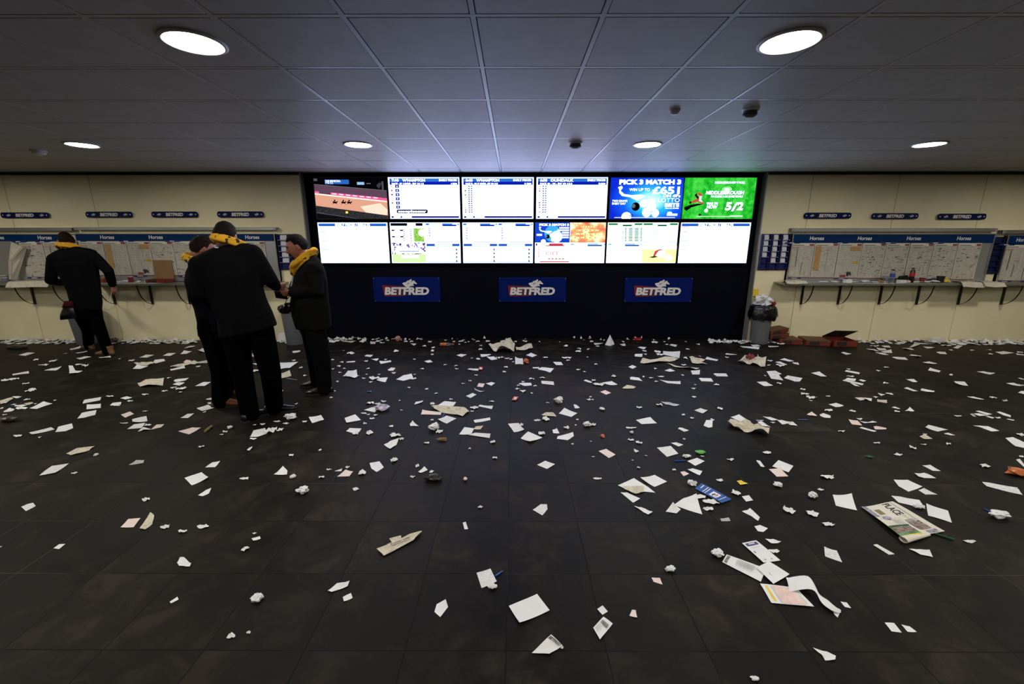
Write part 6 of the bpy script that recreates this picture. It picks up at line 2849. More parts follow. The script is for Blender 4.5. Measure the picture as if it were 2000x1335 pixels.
@ 1300 640 2.857
s 120 718 55 20
s 205 718 24 8
q 120,745 175,725 218,745 165,770
s 45 795 20 12
p 82,805 105,800 132,815 100,828
q 120,795 150,783 205,800 190,823
s 363 737 42 18
s 567 700 54 20
c 505,740 525,742 553,778 530,775
q 595,775 630,738 713,770 685,808
p 575,790 640,787 685,828 620,832
s 1293 710 54 16
s 1175 645 40 12
s 1378 672 36 24
s 1440 653 38 10
s 1577 650 30 16
k 1415,610 1440,595 1490,620 1450,625
q 1553,590 1575,587 1610,600 1590,603
q 1895,615 1935,612 2000,640 2000,672 1950,662
s 1980 600 40 16
q 1430,768 1475,768 1535,800 1490,797
c 1385,812 1440,812 1508,845 1410,835
q 1272,847 1350,850 1432,890 1355,915 1300,885
t 1410,905 1440,900 1518,930 1450,932
s 1785 775 56 26
t 1955,735 1975,733 2000,760 2000,780
s 1980 720 40 14
t 1765,860 1810,865 1960,895 1992,935 1790,885
s 305 853 46 22
b 627 884 48 28
s 862 905 40 18
b 820 942 50 36
s 905 835 80 34
b 145 875 50 36
s 185 945 110 30
s 250 975 110 40
s 390 925 50 40
q 425,940 465,935 488,965 450,970
q 932,932 1035,940 1068,1022 950,992
q 1258,938 1310,942 1415,965 1450,1012 1300,975
@ 1300 975 2.857
q 1452,30 1575,65 1597,130 1465,92
b 1410 47 60 26
b 1860 100 100 46
c 425,70 470,55 525,105 515,122 480,95
g 305,108 352,103 362,122 312,124
q 495,150 525,143 570,163 545,182 515,178
c 555,222 600,222 645,245 590,248
s 685 65 60 44
s 820 83 70 48
s 907 143 66 30
t 882,275 955,285 985,352 890,318
t 1158,255 1180,250 1278,305 1245,310
c 1355,280 1420,280 1470,290 1490,325 1420,310
s 1690 236 80 22
b 290 310 66 50
s 600 290 70 24
q 925,600 975,625 960,660 940,640
q 975,570 1010,575 1035,608 1000,600
q 1222,687 1275,690 1318,743 1260,738
c 1313,700 1360,710 1400,745 1350,740
c 820,832 900,850 948,880 945,900 890,900 870,870
b 498 1005 46 36
s 20 397 55 36
q 205,85 45,35 100,-5 170,-15
t 0,70 40,25 85,55 60,80
s 240 55 60 30
@ 650 975 2.857
t 1115,60 1160,28 1195,30 1198,55 1170,90
s 822 44 30 18
q 725,130 742,128 755,165 735,168
k 315,220 380,203 385,225 330,240
t 802,410 880,387 915,465 830,495
b 892 492 50 36
c 1680,40 1720,45 1785,75 1760,88
q 567,628 580,585 630,560 643,600 600,658
q 982,598 1140,527 1210,622 1042,700
q 1475,615 1505,592 1535,625 1505,645
p 1655,650 1670,615 1690,618 1698,665
p 1778,437 1825,440 1840,475 1790,460
b 1882 397 54 36
s 1280 830 18 22
@ 0 975 2.857
p 673,160 715,110 785,105 745,155
k 780,165 840,80 862,95 850,140 810,172
s 920 155 46 34
s 1020 180 52 24
s 1137 155 70 28
s 1422 192 28 16
q 1403,218 1450,205 1455,220 1415,235
s 1367 280 42 34
q 300,275 330,250 365,248 330,278
c 988,355 1005,330 1030,330 1068,360 1060,380 1000,372
q 947,572 990,543 997,558 955,580
c 1830,515 1880,470 1952,465 1940,490 1850,520
q 1913,545 1958,522 1968,550 1920,575
b 1437 562 66 66
s 1293 765 50 40
s 1388 745 24 26
s 3 267 12 12
'''


def receipt_mat(name, paper, ink, lines=150.0, dens=0.5):
    """thermal-print slip: short dark lines across the sheet (sheet coordinates)"""
    m, nt, b = new_mat(name)
    uv = N(nt, 'ShaderNodeUVMap')
    mp = N(nt, 'ShaderNodeMapping')
    mp.inputs['Scale'].default_value = (6, 38, 1)
    nt.links.new(uv.outputs[0], mp.inputs['Vector'])
    oi = N(nt, 'ShaderNodeObjectInfo')
    ad = N(nt, 'ShaderNodeVectorMath', operation='ADD')
    nt.links.new(mp.outputs[0], ad.inputs[0])
    cv = N(nt, 'ShaderNodeCombineXYZ')
    ml = N(nt, 'ShaderNodeMath', operation='MULTIPLY')
    ml.inputs[1].default_value = 53.0
    nt.links.new(oi.outputs['Random'], ml.inputs[0])
    nt.links.new(ml.outputs[0], cv.inputs[2])
    nt.links.new(cv.outputs[0], ad.inputs[1])
    n = N(nt, 'ShaderNodeTexNoise')
    n.inputs['Scale'].default_value = 1.0
    n.inputs['Detail'].default_value = 1.0
    nt.links.new(ad.outputs[0], n.inputs['Vector'])
    nt.links.new(ramp(nt, [(dens, paper), (dens + 0.12, ink)], n.outputs['Fac']), b.inputs['Base Color'])
    b.inputs['Roughness'].default_value = 0.65
    return m


M['print'] = receipt_mat('printed_slip', (0.69, 0.685, 0.665), (0.40, 0.40, 0.42), dens=0.56)
M['pink'] = mat('pink_tinted_slip', (0.72, 0.595, 0.545), 0.65, var=0.04)
LIT_MAT = {'q': 'paper', 't': 'print', 'p': 'pink', 'k': 'news_cream', 'c': 'paper', 'g': 'grey_paper', 's': 'paper', 'b': 'paper'}
LIT_NAME = {'q': 'betting_slip', 't': 'printed_receipt', 'p': 'betting_slip', 'k': 'newspaper_scrap', 'c': 'paper_scrap', 'g': 'plastic_scrap', 's': 'paper_scrap', 'b': 'paper_ball'}
LIT_CAT = {'q': 'slip', 't': 'receipt', 'p': 'slip', 'k': 'newspaper scrap', 'c': 'paper scrap', 'g': 'wrapper scrap', 's': 'paper scrap', 'b': 'paper ball'}
placed = []          # (x, y, radius) of what already lies on the floor
items = []           # for the labels


def stack_z(c, r):
    n = 0
    for x, y, q in placed:
        if (x - c.x) ** 2 + (y - c.y) ** 2 < (0.62 * (r + q)) ** 2:
            n += 1
    placed.append((c.x, c.y, r))
    return 0.0012 + 0.0022 * min(n, 7)


def quad_sheet(P, rnd, curl):
    """four-cornered sheet with a soft curl; returns verts, faces, uvs"""
    n = 7
    a, w = rnd.uniform(0, 2 * PI), rnd.uniform(2.0, 4.0)
    corner = rnd.randrange(4)
    lift = curl * rnd.choice((0.0, 0.6, 1.0, 1.6))
    vs, fs, uv = [], [], []
    for j in range(n + 1):
        for i in range(n + 1):
            u, v = i / n, j / n
            p = P[0] * (1 - u) * (1 - v) + P[1] * u * (1 - v) + P[2] * u * v + P[3] * (1 - u) * v
            cu, cv_ = ((u, v), (1 - u, v), (1 - u, 1 - v), (u, 1 - v))[corner]
            k = max(0.0, cu + cv_ - 1.05)
            z = lift * k * k * 1.4 + curl * 0.22 * (1 + math.sin(a + w * u + 0.6 * w * v))
            vs.append(Vector((p.x, p.y, z)))
            uv.append((u, v))
    for j in range(n):
        for i in range(n):
            q = j * (n + 1) + i
            fs.append((q, q + 1, q + n + 2, q + n + 1))
    return vs, fs, uv


def poly_sheet(P, rnd, amp, curl):
    """sheet of any outline: rings between the middle and the edge, crumpled"""
    B = []
    m = len(P)
    for k in range(m):
        for q in range(3):
            t = q / 3
            B.append(P[k] * (1 - t) + P[(k + 1) % m] * t)
    c = sum(P, Vector()) / m
    off = Vector((rnd.uniform(0, 40), rnd.uniform(0, 40), 0))
    rad = max((p - c).length for p in P)
    vs, fs, uv = [Vector((c.x, c.y, 0))], [], []
    R = (0.34, 0.68, 1.0)
    ax = (P[1] - P[0]).normalized() if (P[1] - P[0]).length > 1e-6 else Vector((1, 0, 0))
    ay = Vector((-ax.y, ax.x, 0))
    for t in R:
        for p in B:
            vs.append(Vector((c.x + (p.x - c.x) * t, c.y + (p.y - c.y) * t, 0)))
    for k, v in enumerate(vs):
        d = Vector((v.x - c.x, v.y - c.y, 0)) / max(rad, 1e-4)
        h = noise.noise(d * 2.2 + off) + 0.5 * noise.noise(d * 5 + off)
        s = d.dot(ax)
        v.z = max(0.0, amp * (0.5 + h) + curl * (s * s) * (0.5 + 0.8 * (s > 0)))
        uv.append((0.5 + d.dot(ax) * 0.5, 0.5 + d.dot(ay) * 0.5))
    nb = len(B)
    for i in range(nb):
        i2 = (i + 1) % nb
        fs.append((0, 1 + i, 1 + i2))
        for r in range(2):
            a = 1 + r * nb
            fs.append((a + i, a + nb + i, a + nb + i2, a + i2))
    return vs, fs, uv


def finish_sheet(name, vs, fs, uv, m, flat, zbase):
    c = sum((Vector((v.x, v.y, 0)) for v in vs), Vector()) / len(vs)
    me = bpy.data.meshes.new(name)
    zmin = min(v.z for v in vs)
    me.from_pydata([(v.x - c.x, v.y - c.y, v.z - zmin) for v in vs], [], fs)
    if uv:
        ul = me.uv_layers.new(name='UVMap')
        for lp in me.loops:
            ul.data[lp.index].uv = uv[lp.vertex_index]
    me.update()
    # faces look up
    if sum(p.normal.z for p in me.polygons) < 0:
        me.flip_normals()
    if not flat:
        me.polygons.foreach_set('use_smooth', [True] * len(me.polygons))
    return link(name, me, m, None, (c.x, c.y, zbase))


def scrap_mesh(cx, cy, w, d, rnd, hump):
    n = rnd.randint(6, 9)
    P = []
    a0 = rnd.uniform(0, 6)
    for k in range(n):
        a = a0 + 2 * PI * k / n + rnd.uniform(-0.25, 0.25)
        r = rnd.uniform(0.68, 1.12)
        P.append(Vector((cx + w / 2 * r * math.cos(a), cy + d / 2 * r * math.sin(a), 0)))
    return poly_sheet(P, rnd, hump, hump * 0.5)


def ball_mesh(cx, cy, w, d, h, rnd):
    bm = bmesh.new()
    bmesh.ops.create_icosphere(bm, subdivisions=3, radius=1.0)
    off = Vector((rnd.uniform(0, 40), rnd.uniform(0, 40), rnd.uniform(0, 40)))
    vs = []
    for v in bm.verts:
        k = v.co.normalized()
        f = 0.86 + 0.5 * noise.noise(k * 1.7 + off) + 0.32 * noise.noise(k * 4.2 + off) + 0.12 * noise.noise(k * 9 + off)
        vs.append(Vector((cx + k.x * w / 2 * f, cy + k.y * d / 2 * f, k.z * h / 2 * f)))
    bm.verts.index_update()
    fs = [tuple(v.index for v in f.verts) for f in bm.faces]
    bm.free()
    return vs, fs


ox = oy = 0.0
sc_ = 1.0
idx = 0
for line in LITTER.strip().split('\n'):
    a = line.split()
    if a[0] == '@':
        ox, oy, sc_ = float(a[1]), float(a[2]), float(a[3])
        continue
    idx += 1
    kind = a[0]
    rnd = random.Random(1000 + idx)
    m = M[LIT_MAT[kind]]
    if ',' in a[1]:
        P = []
        for t in a[1:]:
            x, y = t.split(',')
            p = on_z(ox + float(x) / sc_, max(666.5, oy + float(y) / sc_))
            P.append(Vector((p.x, p.y, 0)))
        c = sum(P, Vector()) / len(P)
        if c.y > Y_CREAM - 0.06 and (c.x < XL or c.x > XR):
            for p in P:
                p.y -= c.y - (Y_CREAM - 0.10)
            c = sum(P, Vector()) / len(P)
        r = max((p - c).length for p in P)
        z = stack_z(c, r * 0.8)
        size = r
        if kind in 'qtp' and len(P) == 4:
            vs, fs, uv = quad_sheet(P, rnd, min(0.022, 0.10 * r))
            ob = finish_sheet(LIT_NAME[kind], vs, fs, uv, m, False, z)
        else:
            amp = {'q': 0.02, 't': 0.02, 'p': 0.03, 'k': 0.10, 'c': 0.08, 'g': 0.07}[kind] * r
            vs, fs, uv = poly_sheet(P, rnd, amp, (0.22 if kind == 'c' else 0.05) * r)
            ob = finish_sheet(LIT_NAME[kind], vs, fs, uv, m, kind in 'kc', z)
    else:
        x, y, w, h = [float(t) / sc_ for t in a[1:5]]
        px, py = ox + x, max(667.5, oy + y)
        c = on_z(px, py)
        if c.x < XL or c.x > XR:
            c.y = min(c.y, Y_CREAM - 0.09)
        else:
            c.y = min(c.y, Y_DARK - 0.08)
        zc = (c - CAM_P).dot(CAM_M @ Vector((0, 0, -1)))
        W = max(0.012, w * zc / F_PX)
        D = abs(on_z(px, py - h / 2).y - on_z(px, py + h / 2).y) if py - h / 2 > 560 else W
        D = max(0.012, min(D * 0.8, W * 1.6))
        size = (W + D) / 4
        z = stack_z(c, size)
        if kind == 's':
            vs, fs, uv = scrap_mesh(c.x, c.y, W * 1.04, D, rnd, 0.16 * min(W, D) + 0.004)
            ob = finish_sheet(LIT_NAME[kind], vs, fs, uv, m, True, z)
        else:
            D = min(D, W * 0.9)
            H = min(W, D) * 0.62
            vs, fs = ball_mesh(c.x, c.y, W, D, H, rnd)
            ob = finish_sheet(LIT_NAME[kind], vs, fs, None, m, True, z)
    ob['category'] = LIT_CAT[kind]
    items.append((ob, kind, Vector((c.x, c.y, 0)), size, len(a) - 1 if ',' in a[1] else 0))
# ------------------------------------------------------------------ single finds on the floor
def px8(x, y, ox=1300, oy=975, s=2.857):
    return ox + x / s, oy + y / s


def floor_poly(pts, z=0.002):
    return [Vector((on_z(*p).x, on_z(*p).y, z)) for p in pts]


def pen(p0, p1, m, label, r=0.004):
    a, b = Vector((on_z(*p0).x, on_z(*p0).y, r + 0.001)), Vector((on_z(*p1).x, on_z(*p1).y, r + 0.001))
    d = (b - a).normalized()
    L = (b - a).length
    o = a.lerp(b, 0.5)
    t = empty('pen', o, label, 'pen')
    q = MB()
    q.tube([a - o, b - o - d * 0.012], [r, r], 8)
    q.build('barrel', m, t)
    q = MB()
    q.tube([b - o - d * 0.012, b - o - d * 0.004, b - o], [r, r * 0.6, r * 0.15], 8)
    q.build('tip', M['dark_ink'], t)
    return t


M['pen_blue'] = mat('blue_pen_plastic', (0.012, 0.06, 0.30), 0.35)
M['pen_green'] = mat('green_pen_plastic', (0.004, 0.07, 0.03), 0.35)
M['orange'] = mat('orange_wrapper', (0.50, 0.12, 0.02), 0.4, var=0.3, scale=20)
M['orange_red'] = mat('orange_red_print', (0.42, 0.05, 0.01), 0.45)
M['green_wrap'] = mat('green_wrapper', (0.10, 0.38, 0.05), 0.4)
M['dark_wrap'] = mat('dark_foil_wrapper', (0.03, 0.02, 0.016), 0.3, var=0.5, scale=40)
M['purple_wrap'] = mat('purple_printed_wrapper', (0.42, 0.36, 0.48), 0.45, var=0.6, scale=30)
M['card_blue'] = mat('bright_blue_card', (0.012, 0.075, 0.30), 0.5, var=0.06)
M['ink_grey'] = mat('grey_print', (0.30, 0.30, 0.32), 0.7)
M['ink_navy'] = mat('navy_print', (0.045, 0.055, 0.16), 0.6)
M['pale_red'] = mat('pale_red_and_white_card', (0.42, 0.20, 0.15), 0.6, var=0.7, scale=30)
M['olive'] = mat('olive_printed_block', (0.20, 0.17, 0.05), 0.7)
M['photo_green'] = mat('green_photo_print', (0.10, 0.22, 0.08), 0.6, var=0.8, scale=25)
M['photo_mix'] = mat('brown_photo_print', (0.20, 0.15, 0.12), 0.6, var=0.9, scale=60)
M['photo_grey'] = mat('grey_photo_print', (0.28, 0.26, 0.34), 0.6, var=0.8, scale=70)

pen((1317, 901), (1341, 899.8), M['pen_blue'], 'blue pen on the floor behind the square white slip near the blue striped card')
pen((1558, 820), (1580, 820.6), M['pen_blue'], 'thin blue pen on the dark floor beyond the rolled newspaper')
pen((967, 1126), (984, 1115), M['pen_blue'], 'blue pen sticking out from under a printed square slip')
pen((1921, 994), (1945, 1005), M['pen_blue'], 'blue pen beside crumpled paper, past the front-page newspaper')
pen((1863, 1055), (1825, 1043), M['pen_green'], 'green pen sticking out from under the front-page newspaper', 0.005)
pen((864, 815), (869, 807), M['pen_blue'], 'blue pen half under the pink slip and the crumpled cream newspaper')
pen((1179, 769), (1181, 774), M['pen_blue'], 'short blue pen under a curled pink slip before the screens')


def flat_print(name, quad, m, label, cat, prints, z=0.004, curl=0.0, group=None, seed=1):
    """a printed sheet on the floor; prints = [(outline in sheet coordinates, material)] and [(text, ...)]"""
    P = floor_poly(quad, 0)
    n = 12
    rnd = random.Random(seed)
    ph = rnd.uniform(0, 6)

    def S(u, v, d=0.0):
        p = P[0] * (1 - u) * (1 - v) + P[1] * u * (1 - v) + P[2] * u * v + P[3] * (1 - u) * v
        return Vector((p.x, p.y, z + curl * (1 + math.sin(ph + 3 * u + 4 * v)) / 2 + d))
    o = S(0.5, 0.5)
    o.z = 0
    b = MB()
    vs = [S(i / n, j / n) - o for j in range(n + 1) for i in range(n + 1)]
    fs = [(j * (n + 1) + i, j * (n + 1) + i + 1, (j + 1) * (n + 1) + i + 1, (j + 1) * (n + 1) + i) for j in range(n) for i in range(n)]
    b.add(vs, fs, m)
    k = 0
    for pr in prints:
        k += 1
        d = 0.0006 + 0.0002 * k
        if pr[0] == 'T':
            _, s, u, v, h, w, mm, bold = pr
            me, tw = text_mesh(s, bold)
            vs = [S(u + q.co.x / tw * w, v - q.co.y * h, d) - o for q in me.vertices]
            b.add(vs, [tuple(q.vertices) for q in me.polygons], mm)
        else:
            pts, mm = pr
            if len(pts) == 4:
                g = 6
                Q = [Vector((a, c, 0)) for a, c in pts]
                vv = []
                for j in range(g + 1):
                    for i in range(g + 1):
                        s_, t_ = i / g, j / g
                        q = Q[0] * (1 - s_) * (1 - t_) + Q[1] * s_ * (1 - t_) + Q[2] * s_ * t_ + Q[3] * (1 - s_) * t_
                        vv.append(S(q.x, q.y, d) - o)
                b.add(vv, [(j * (g + 1) + i, j * (g + 1) + i + 1, (j + 1) * (g + 1) + i + 1, (j + 1) * (g + 1) + i) for j in range(g) for i in range(g)], mm)
            else:
                fill_poly(b, [S(a, c, d) - o for a, c in pts], mm)
    me_ob = b.build(name, None, None, o, fix=False)
    placed.append((o.x, o.y, 0.15))
    return tag(me_ob, label, cat, group)


def rc(u0, v0, u1, v1):
    return [(u0, v0), (u1, v0), (u1, v1), (u0, v1)]


# front-page newspaper with the pen under it: sheet u runs along the headline (away to the near right), v across to the left edge
NP = [px8(1265, 28), px8(1556, 183), px8(1322, 236), px8(1090, 48)]
pr = [(rc(0.0, 0.02, 1, 0.12), M['news_edge']), (rc(0.02, 0.13, 0.85, 0.155), M['ink_grey']), ('T', 'PLACE', 0.03, 0.40, 0.19, 0.36, M['dark_ink'], 0.03),
      ('T', 'PLACES', 0.42, 0.30, 0.06, 0.2, M['ink_grey'], 0.0),
      (rc(0.14, 0.62, 0.30, 0.78), M['olive']), (rc(0.0, 0.86, 0.36, 1.0), M['photo_grey']), (rc(0.45, 0.42, 0.455, 1.0), M['ink_grey']),
      ([(0.42 + 0.065 * math.cos(a * PI / 8), 0.74 + 0.11 * math.sin(a * PI / 8)) for a in range(16)], M['photo_grey']),
      (rc(0.66, 0.5, 0.95, 1.0), M['photo_green']), (rc(0.66, 0.48, 0.7, 1.0), M['pen_green']), (rc(0.72, 0.5, 0.88, 0.98), M['photo_mix']), (rc(0.62, 0.14, 0.86, 0.42), M['photo_mix']),
      (rc(0.9, 0.1, 0.985, 0.34), M['photo_grey']), (rc(0.95, 0.5, 0.985, 0.98), M['yellow'])]
for k in range(6):
    pr.append((rc(0.36 + 0.045 * k, 0.2, 0.385 + 0.045 * k, 0.42), M['ink_grey']) if k > 3 else (rc(0.5, 0.5 + 0.06 * k, 0.64, 0.515 + 0.06 * k), M['ink_grey']))
nob = flat_print('newspaper', NP, M['news_edge'], 'front-page newspaper with green photo and PLACE headline, lying open on the near floor', 'newspaper', pr, 0.008, 0.014, seed=3)
b = MB()
P = floor_poly([px8(1300, 232), px8(1322, 240), px8(1470, 205), px8(1460, 196)])
c0 = P[0]
pts = [P[1] + Vector((0, 0, 0.016)), (P[1] + P[2]) / 2 + Vector((0, 0, 0.014)), P[2] + Vector((0, 0, 0.008))]
rings_ = []
b.tube([p - c0 for p in pts], [(0.022, 0.014), (0.016, 0.011), (0.006, 0.006)], 14, caps=False)
ro = b.build('rolled_edge', M['news_edge'], nob, c0 - nob.location, smooth=True)

# long torn newspaper strips
def crumpled_strip(name, outline, m, label, cat, seed, hump=0.03, group=None):
    P = [Vector((p.x, p.y, 0)) for p in floor_poly(outline, 0)]
    rnd = random.Random(seed)
    vs, fs, uv = poly_sheet(P, rnd, hump, hump * 0.6)
    ob = finish_sheet(name, vs, fs, uv, m, True, 0.003)
    c = ob.location
    placed.append((c.x, c.y, 0.15))
    return tag(ob, label, cat, group)


def sc5(l, ox, oy=650, s=5.0):
    return [(ox + x / s, oy + y / s) for x, y in l]


N_ = 'newspapers on the floor'
crumpled_strip('newspaper', sc5([(695, 915), (730, 865), (870, 905), (1000, 930), (1110, 965), (1100, 1010), (1000, 1003), (900, 980), (800, 950)], 1280), M['news_cream'],
               'rolled-up newspaper lying on the dark floor, past the row of white slips', 'newspaper', 5, 0.05, N_)
crumpled_strip('newspaper', [(735.8, 1074.8), (762, 1062.5), (818, 1039.8), (825, 1041.5), (807.5, 1057.3), (750, 1087.3)], M['news_cream'],
               'long torn strip of yellowed newspaper alone on the near floor tiles', 'newspaper', 6, 0.012, N_)
flat_print('newspaper_scrap', [(757, 1066), (803, 1049), (806, 1053), (760, 1071)], M['news_cream'], 'small printed heading torn off, on the long yellowed newspaper strip', 'newspaper scrap',
           [('T', 'Runners guide', 0.1, 0.75, 0.5, 0.8, M['dark_ink'], 0.02)], 0.014, 0.0)
crumpled_strip('newspaper', sc5([(1570, 165), (1620, 150), (1690, 135), (1740, 102), (1765, 100), (1830, 150), (1820, 195), (1700, 195), (1620, 190)], 640), M['news_cream'],
               'crumpled newspaper standing in a peak on the floor before the middle blue sign', 'newspaper', 7, 0.11, N_)
crumpled_strip('newspaper', sc5([(1835, 160), (1920, 135), (1990, 125), (2010, 160), (1940, 172), (1850, 178)], 640), M['news_cream'],
               'flattened brownish newspaper beside the peaked one before the middle blue sign', 'newspaper', 8, 0.04, N_)
crumpled_strip('newspaper', sc5([(800, 290), (870, 262), (960, 265), (1075, 290), (1070, 345), (950, 315), (860, 310)], 1280), M['news_cream'],
               'crumpled newspaper with a red smear and an upright corner, on the floor near the bin', 'newspaper', 9, 0.05, N_)
P = floor_poly(sc5([(985, 285), (1020, 290)], 1280))
b = MB()
b.add([P[0] * 1, P[1] * 1, (P[0] + P[1]) / 2 + Vector((0.0, 0.03, 0.11))], [(0, 1, 2)])
sp = b.build('newspaper_scrap', M['news_edge'], None, P[0], origin=P[0], fix=False)
tag(sp, 'pointed newspaper corner sticking up beside the red-smeared newspaper', 'newspaper scrap')
crumpled_strip('red_wrapper', sc5([(870, 290), (890, 272), (940, 270), (970, 283), (950, 297), (900, 298)], 1280), M['red_cup'], 'dark red smeared wrapper on the crumpled newspaper near the bin', 'wrapper', 10, 0.05)
for ob in (bpy.data.objects['red_wrapper'],):
    ob.location.z = 0.045

# folded white card standing like a tent before the screens
P = floor_poly(sc5([(1108, 117), (1202, 110), (1160, 128)], 960))
ap = (P[0] + P[1]) / 2 + Vector((0, 0.02, 0.155))
b = MB()
b.add([P[0], P[2], ap], [(0, 1, 2)])
b.add([P[2], P[1], ap], [(0, 1, 2)])
b.add([P[1], (P[0] + P[1]) / 2 + Vector((0, 0.1, 0)), ap], [(0, 1, 2)])
ob = b.build('folded_card', M['paper'], None, P[0], origin=P[0], fix=False)
tag(ob, 'white folded paper standing up like a small tent before the dark panel', 'folded paper')

# blue card with white stripes and a square emblem
BC = [px8(200, 875, 1300, 640), px8(368, 962, 1300, 640), px8(312, 986, 1300, 640), px8(163, 902, 1300, 640)]
pr = [(rc(0.10, 0.12, 0.13, 0.62), M['letter']), (rc(0.25, 0.1, 0.275, 0.9), M['letter']), (rc(0.33, 0.1, 0.355, 0.9), M['letter']), (rc(0.47, 0.22, 0.73, 0.82), M['letter']),
      ([(0.52, 0.6), (0.55, 0.4), (0.59, 0.36), (0.61, 0.5), (0.57, 0.62), (0.62, 0.7), (0.56, 0.74)], M['dark_ink']), (rc(0.62, 0.35, 0.68, 0.5), M['red_tab']), (rc(0.62, 0.58, 0.69, 0.66), M['dark_ink']),
      (rc(0.84, 0.1, 0.86, 0.9), M['letter'])]
flat_print('printed_card', BC, M['card_blue'], 'blue card with white stripes and a white square emblem on the floor', 'card', pr, 0.009, 0.004)

# the cluster of long receipts near the right
flat_print('printed_receipt', [px8(505, 235), px8(640, 345), px8(545, 360), px8(425, 248)], M['paper'], 'white receipt with a navy heading block, topmost of the near receipt cluster', 'receipt',
           [(rc(0.06, 0.12, 0.2, 0.88), M['ink_navy']), (rc(0.09, 0.3, 0.13, 0.7), M['letter']), (rc(0.45, 0.8, 0.55, 0.86), M['dark_ink']), (rc(0.86, 0.3, 0.9, 0.4), M['ink_grey']), (rc(0.86, 0.7, 0.92, 0.8), M['ink_grey']), (rc(0.3, 0.2, 0.31, 0.8), M['ink_grey'])], 0.006, 0.003)
pr = [(rc(0.3 + 0.018 * k, 0.12, 0.306 + 0.018 * k, 0.5 + 0.35 * ((k * 7) % 5) / 5), M['ink_grey']) for k in range(26)]
ob = flat_print('printed_receipt', [px8(340, 312), px8(560, 390), px8(530, 465), px8(315, 352)], M['paper'], 'long printed receipt with bookmaker heading, lower arm of the near receipt cluster', 'receipt', pr, 0.004, 0.003)
b = MB()
P = floor_poly([px8(340, 312), px8(560, 390), px8(530, 465), px8(315, 352)], 0.0)


def on_receipt(b, P, word, u, m, v0=0.92, v1=0.1, h=0.07, z=0.0085):
    """a word running across a receipt (along v)"""
    me, w = text_mesh(word, 0.03)
    def S(uu, vv):
        p = P[0] * (1 - uu) * (1 - vv) + P[1] * uu * (1 - vv) + P[2] * uu * vv + P[3] * (1 - uu) * vv
        return Vector((p.x, p.y, z))
    vs = [S(u - q.co.y * h + h, v0 + (v1 - v0) * q.co.x / w) for q in me.vertices]
    b.add(vs, [tuple(q.vertices) for q in me.polygons], m)


on_receipt(b, P, 'BETFRED', 0.04, M['dark_ink'])
b.build('lettering', None, ob, -ob.location, fix=False)
flat_print('betting_slip', [px8(575, 355), px8(690, 425), px8(600, 482), px8(505, 388)], M['paper'], 'square white slip with a wet crease, joining the near receipt cluster', 'slip',
           [([(0.45, 0.62), (0.5, 0.7), (0.6, 0.72), (0.68, 0.66), (0.6, 0.69), (0.52, 0.67)], M['ink_grey'])], 0.009, 0.003)
ob = flat_print('betting_slip', [px8(525, 475), px8(730, 497), px8(828, 605), px8(590, 580)], M['paper'], 'pinkish betting slip with a yellow bar, under the curled white strip', 'slip',
                [(rc(0.10, 0.1, 0.17, 0.88), M['yellow']), (rc(0.26, 0.1, 0.27, 0.97), M['ink_grey']), (rc(0.30, 0.06, 0.84, 0.97), M['pinkish']), (rc(0.88, 0.4, 0.89, 0.92), M['ink_grey'])], 0.004, 0.004)
# curled strip of paper with air under it
P = floor_poly([px8(703, 478), px8(760, 545), px8(840, 515), px8(880, 580), px8(1000, 630), px8(930, 575)])
b = MB()
top = [P[0], P[2] + Vector((0.0, 0.02, 0.03)), P[3] + Vector((0.01, 0.01, 0.018)), (P[3] + P[4]) / 2 + Vector((0, 0, 0.012)), P[4]]
wid = [0.052, 0.05, 0.032, 0.034, 0.008]
vs, fs = [], []
n = 20
for i in range(n + 1):
    t = i / n * (len(top) - 1)
    k = min(len(top) - 2, int(t))
    f = t - k
    p0, p1, p2, p3 = top[max(0, k - 1)], top[k], top[k + 1], top[min(len(top) - 1, k + 2)]
    c = 0.5 * ((2 * p1) + (-p0 + p2) * f + (2 * p0 - 5 * p1 + 4 * p2 - p3) * f * f + (-p0 + 3 * p1 - 3 * p2 + p3) * f ** 3)
    w = wid[k] * (1 - f) + wid[k + 1] * f
    c.z = max(c.z, 0.006)
    for q in (-1, -0.33, 0.33, 1):
        vs.append(c + Vector((-0.35 * w * q - 0.02, -w * q * 0.8, 0.008 * (1 - q * q))))
for i in range(n):
    for q in range(3):
        a = i * 4 + q
        fs.append((a, a + 1, a + 5, a + 4))
b.add(vs, fs)
ob = b.build('paper_strip', M['paper'], None, P[0], smooth=True, origin=P[0], fix=False)
tag(ob, 'white paper strip curling up off the slip with the yellow bar', 'paper strip')

# two near receipts with readable marks
P4 = [(1076.3, 1241), (1099, 1261.5), (1073, 1279), (1038.5, 1275.6)]
ob = flat_print('printed_receipt', P4, M['print'], 'torn receipt with bookmaker lettering along its edge, nearest the picture bottom', 'receipt', [], 0.003, 0.005)
b = MB()
Q = floor_poly(P4, 0)
me, w = text_mesh('BETFRED', 0.03)
vs = []
for q in me.vertices:
    u, v = 0.06 + 0.9 * q.co.x / w, 0.2 - 0.15 * q.co.y
    p = Q[0] * (1 - u) * (1 - v) + Q[1] * u * (1 - v) + Q[2] * u * v + Q[3] * (1 - u) * v
    vs.append(Vector((p.x, p.y, 0.0095)))
b.add(vs, [tuple(q.vertices) for q in me.polygons], M['dark_ink'])
b.build('lettering', None, ob, -ob.location, fix=False)
P5 = [(1178.5, 1206), (1196.8, 1218.3), (1171.5, 1250.8), (1158.5, 1226)]
bars_ = []
x = 0.12
rnd = random.Random(4)
while x < 0.88:
    w = rnd.choice((0.012, 0.02, 0.03))
    bars_.append((rc(x, 0.2, x + w, 0.42), M['dark_ink']))
    x += w + rnd.choice((0.014, 0.022))
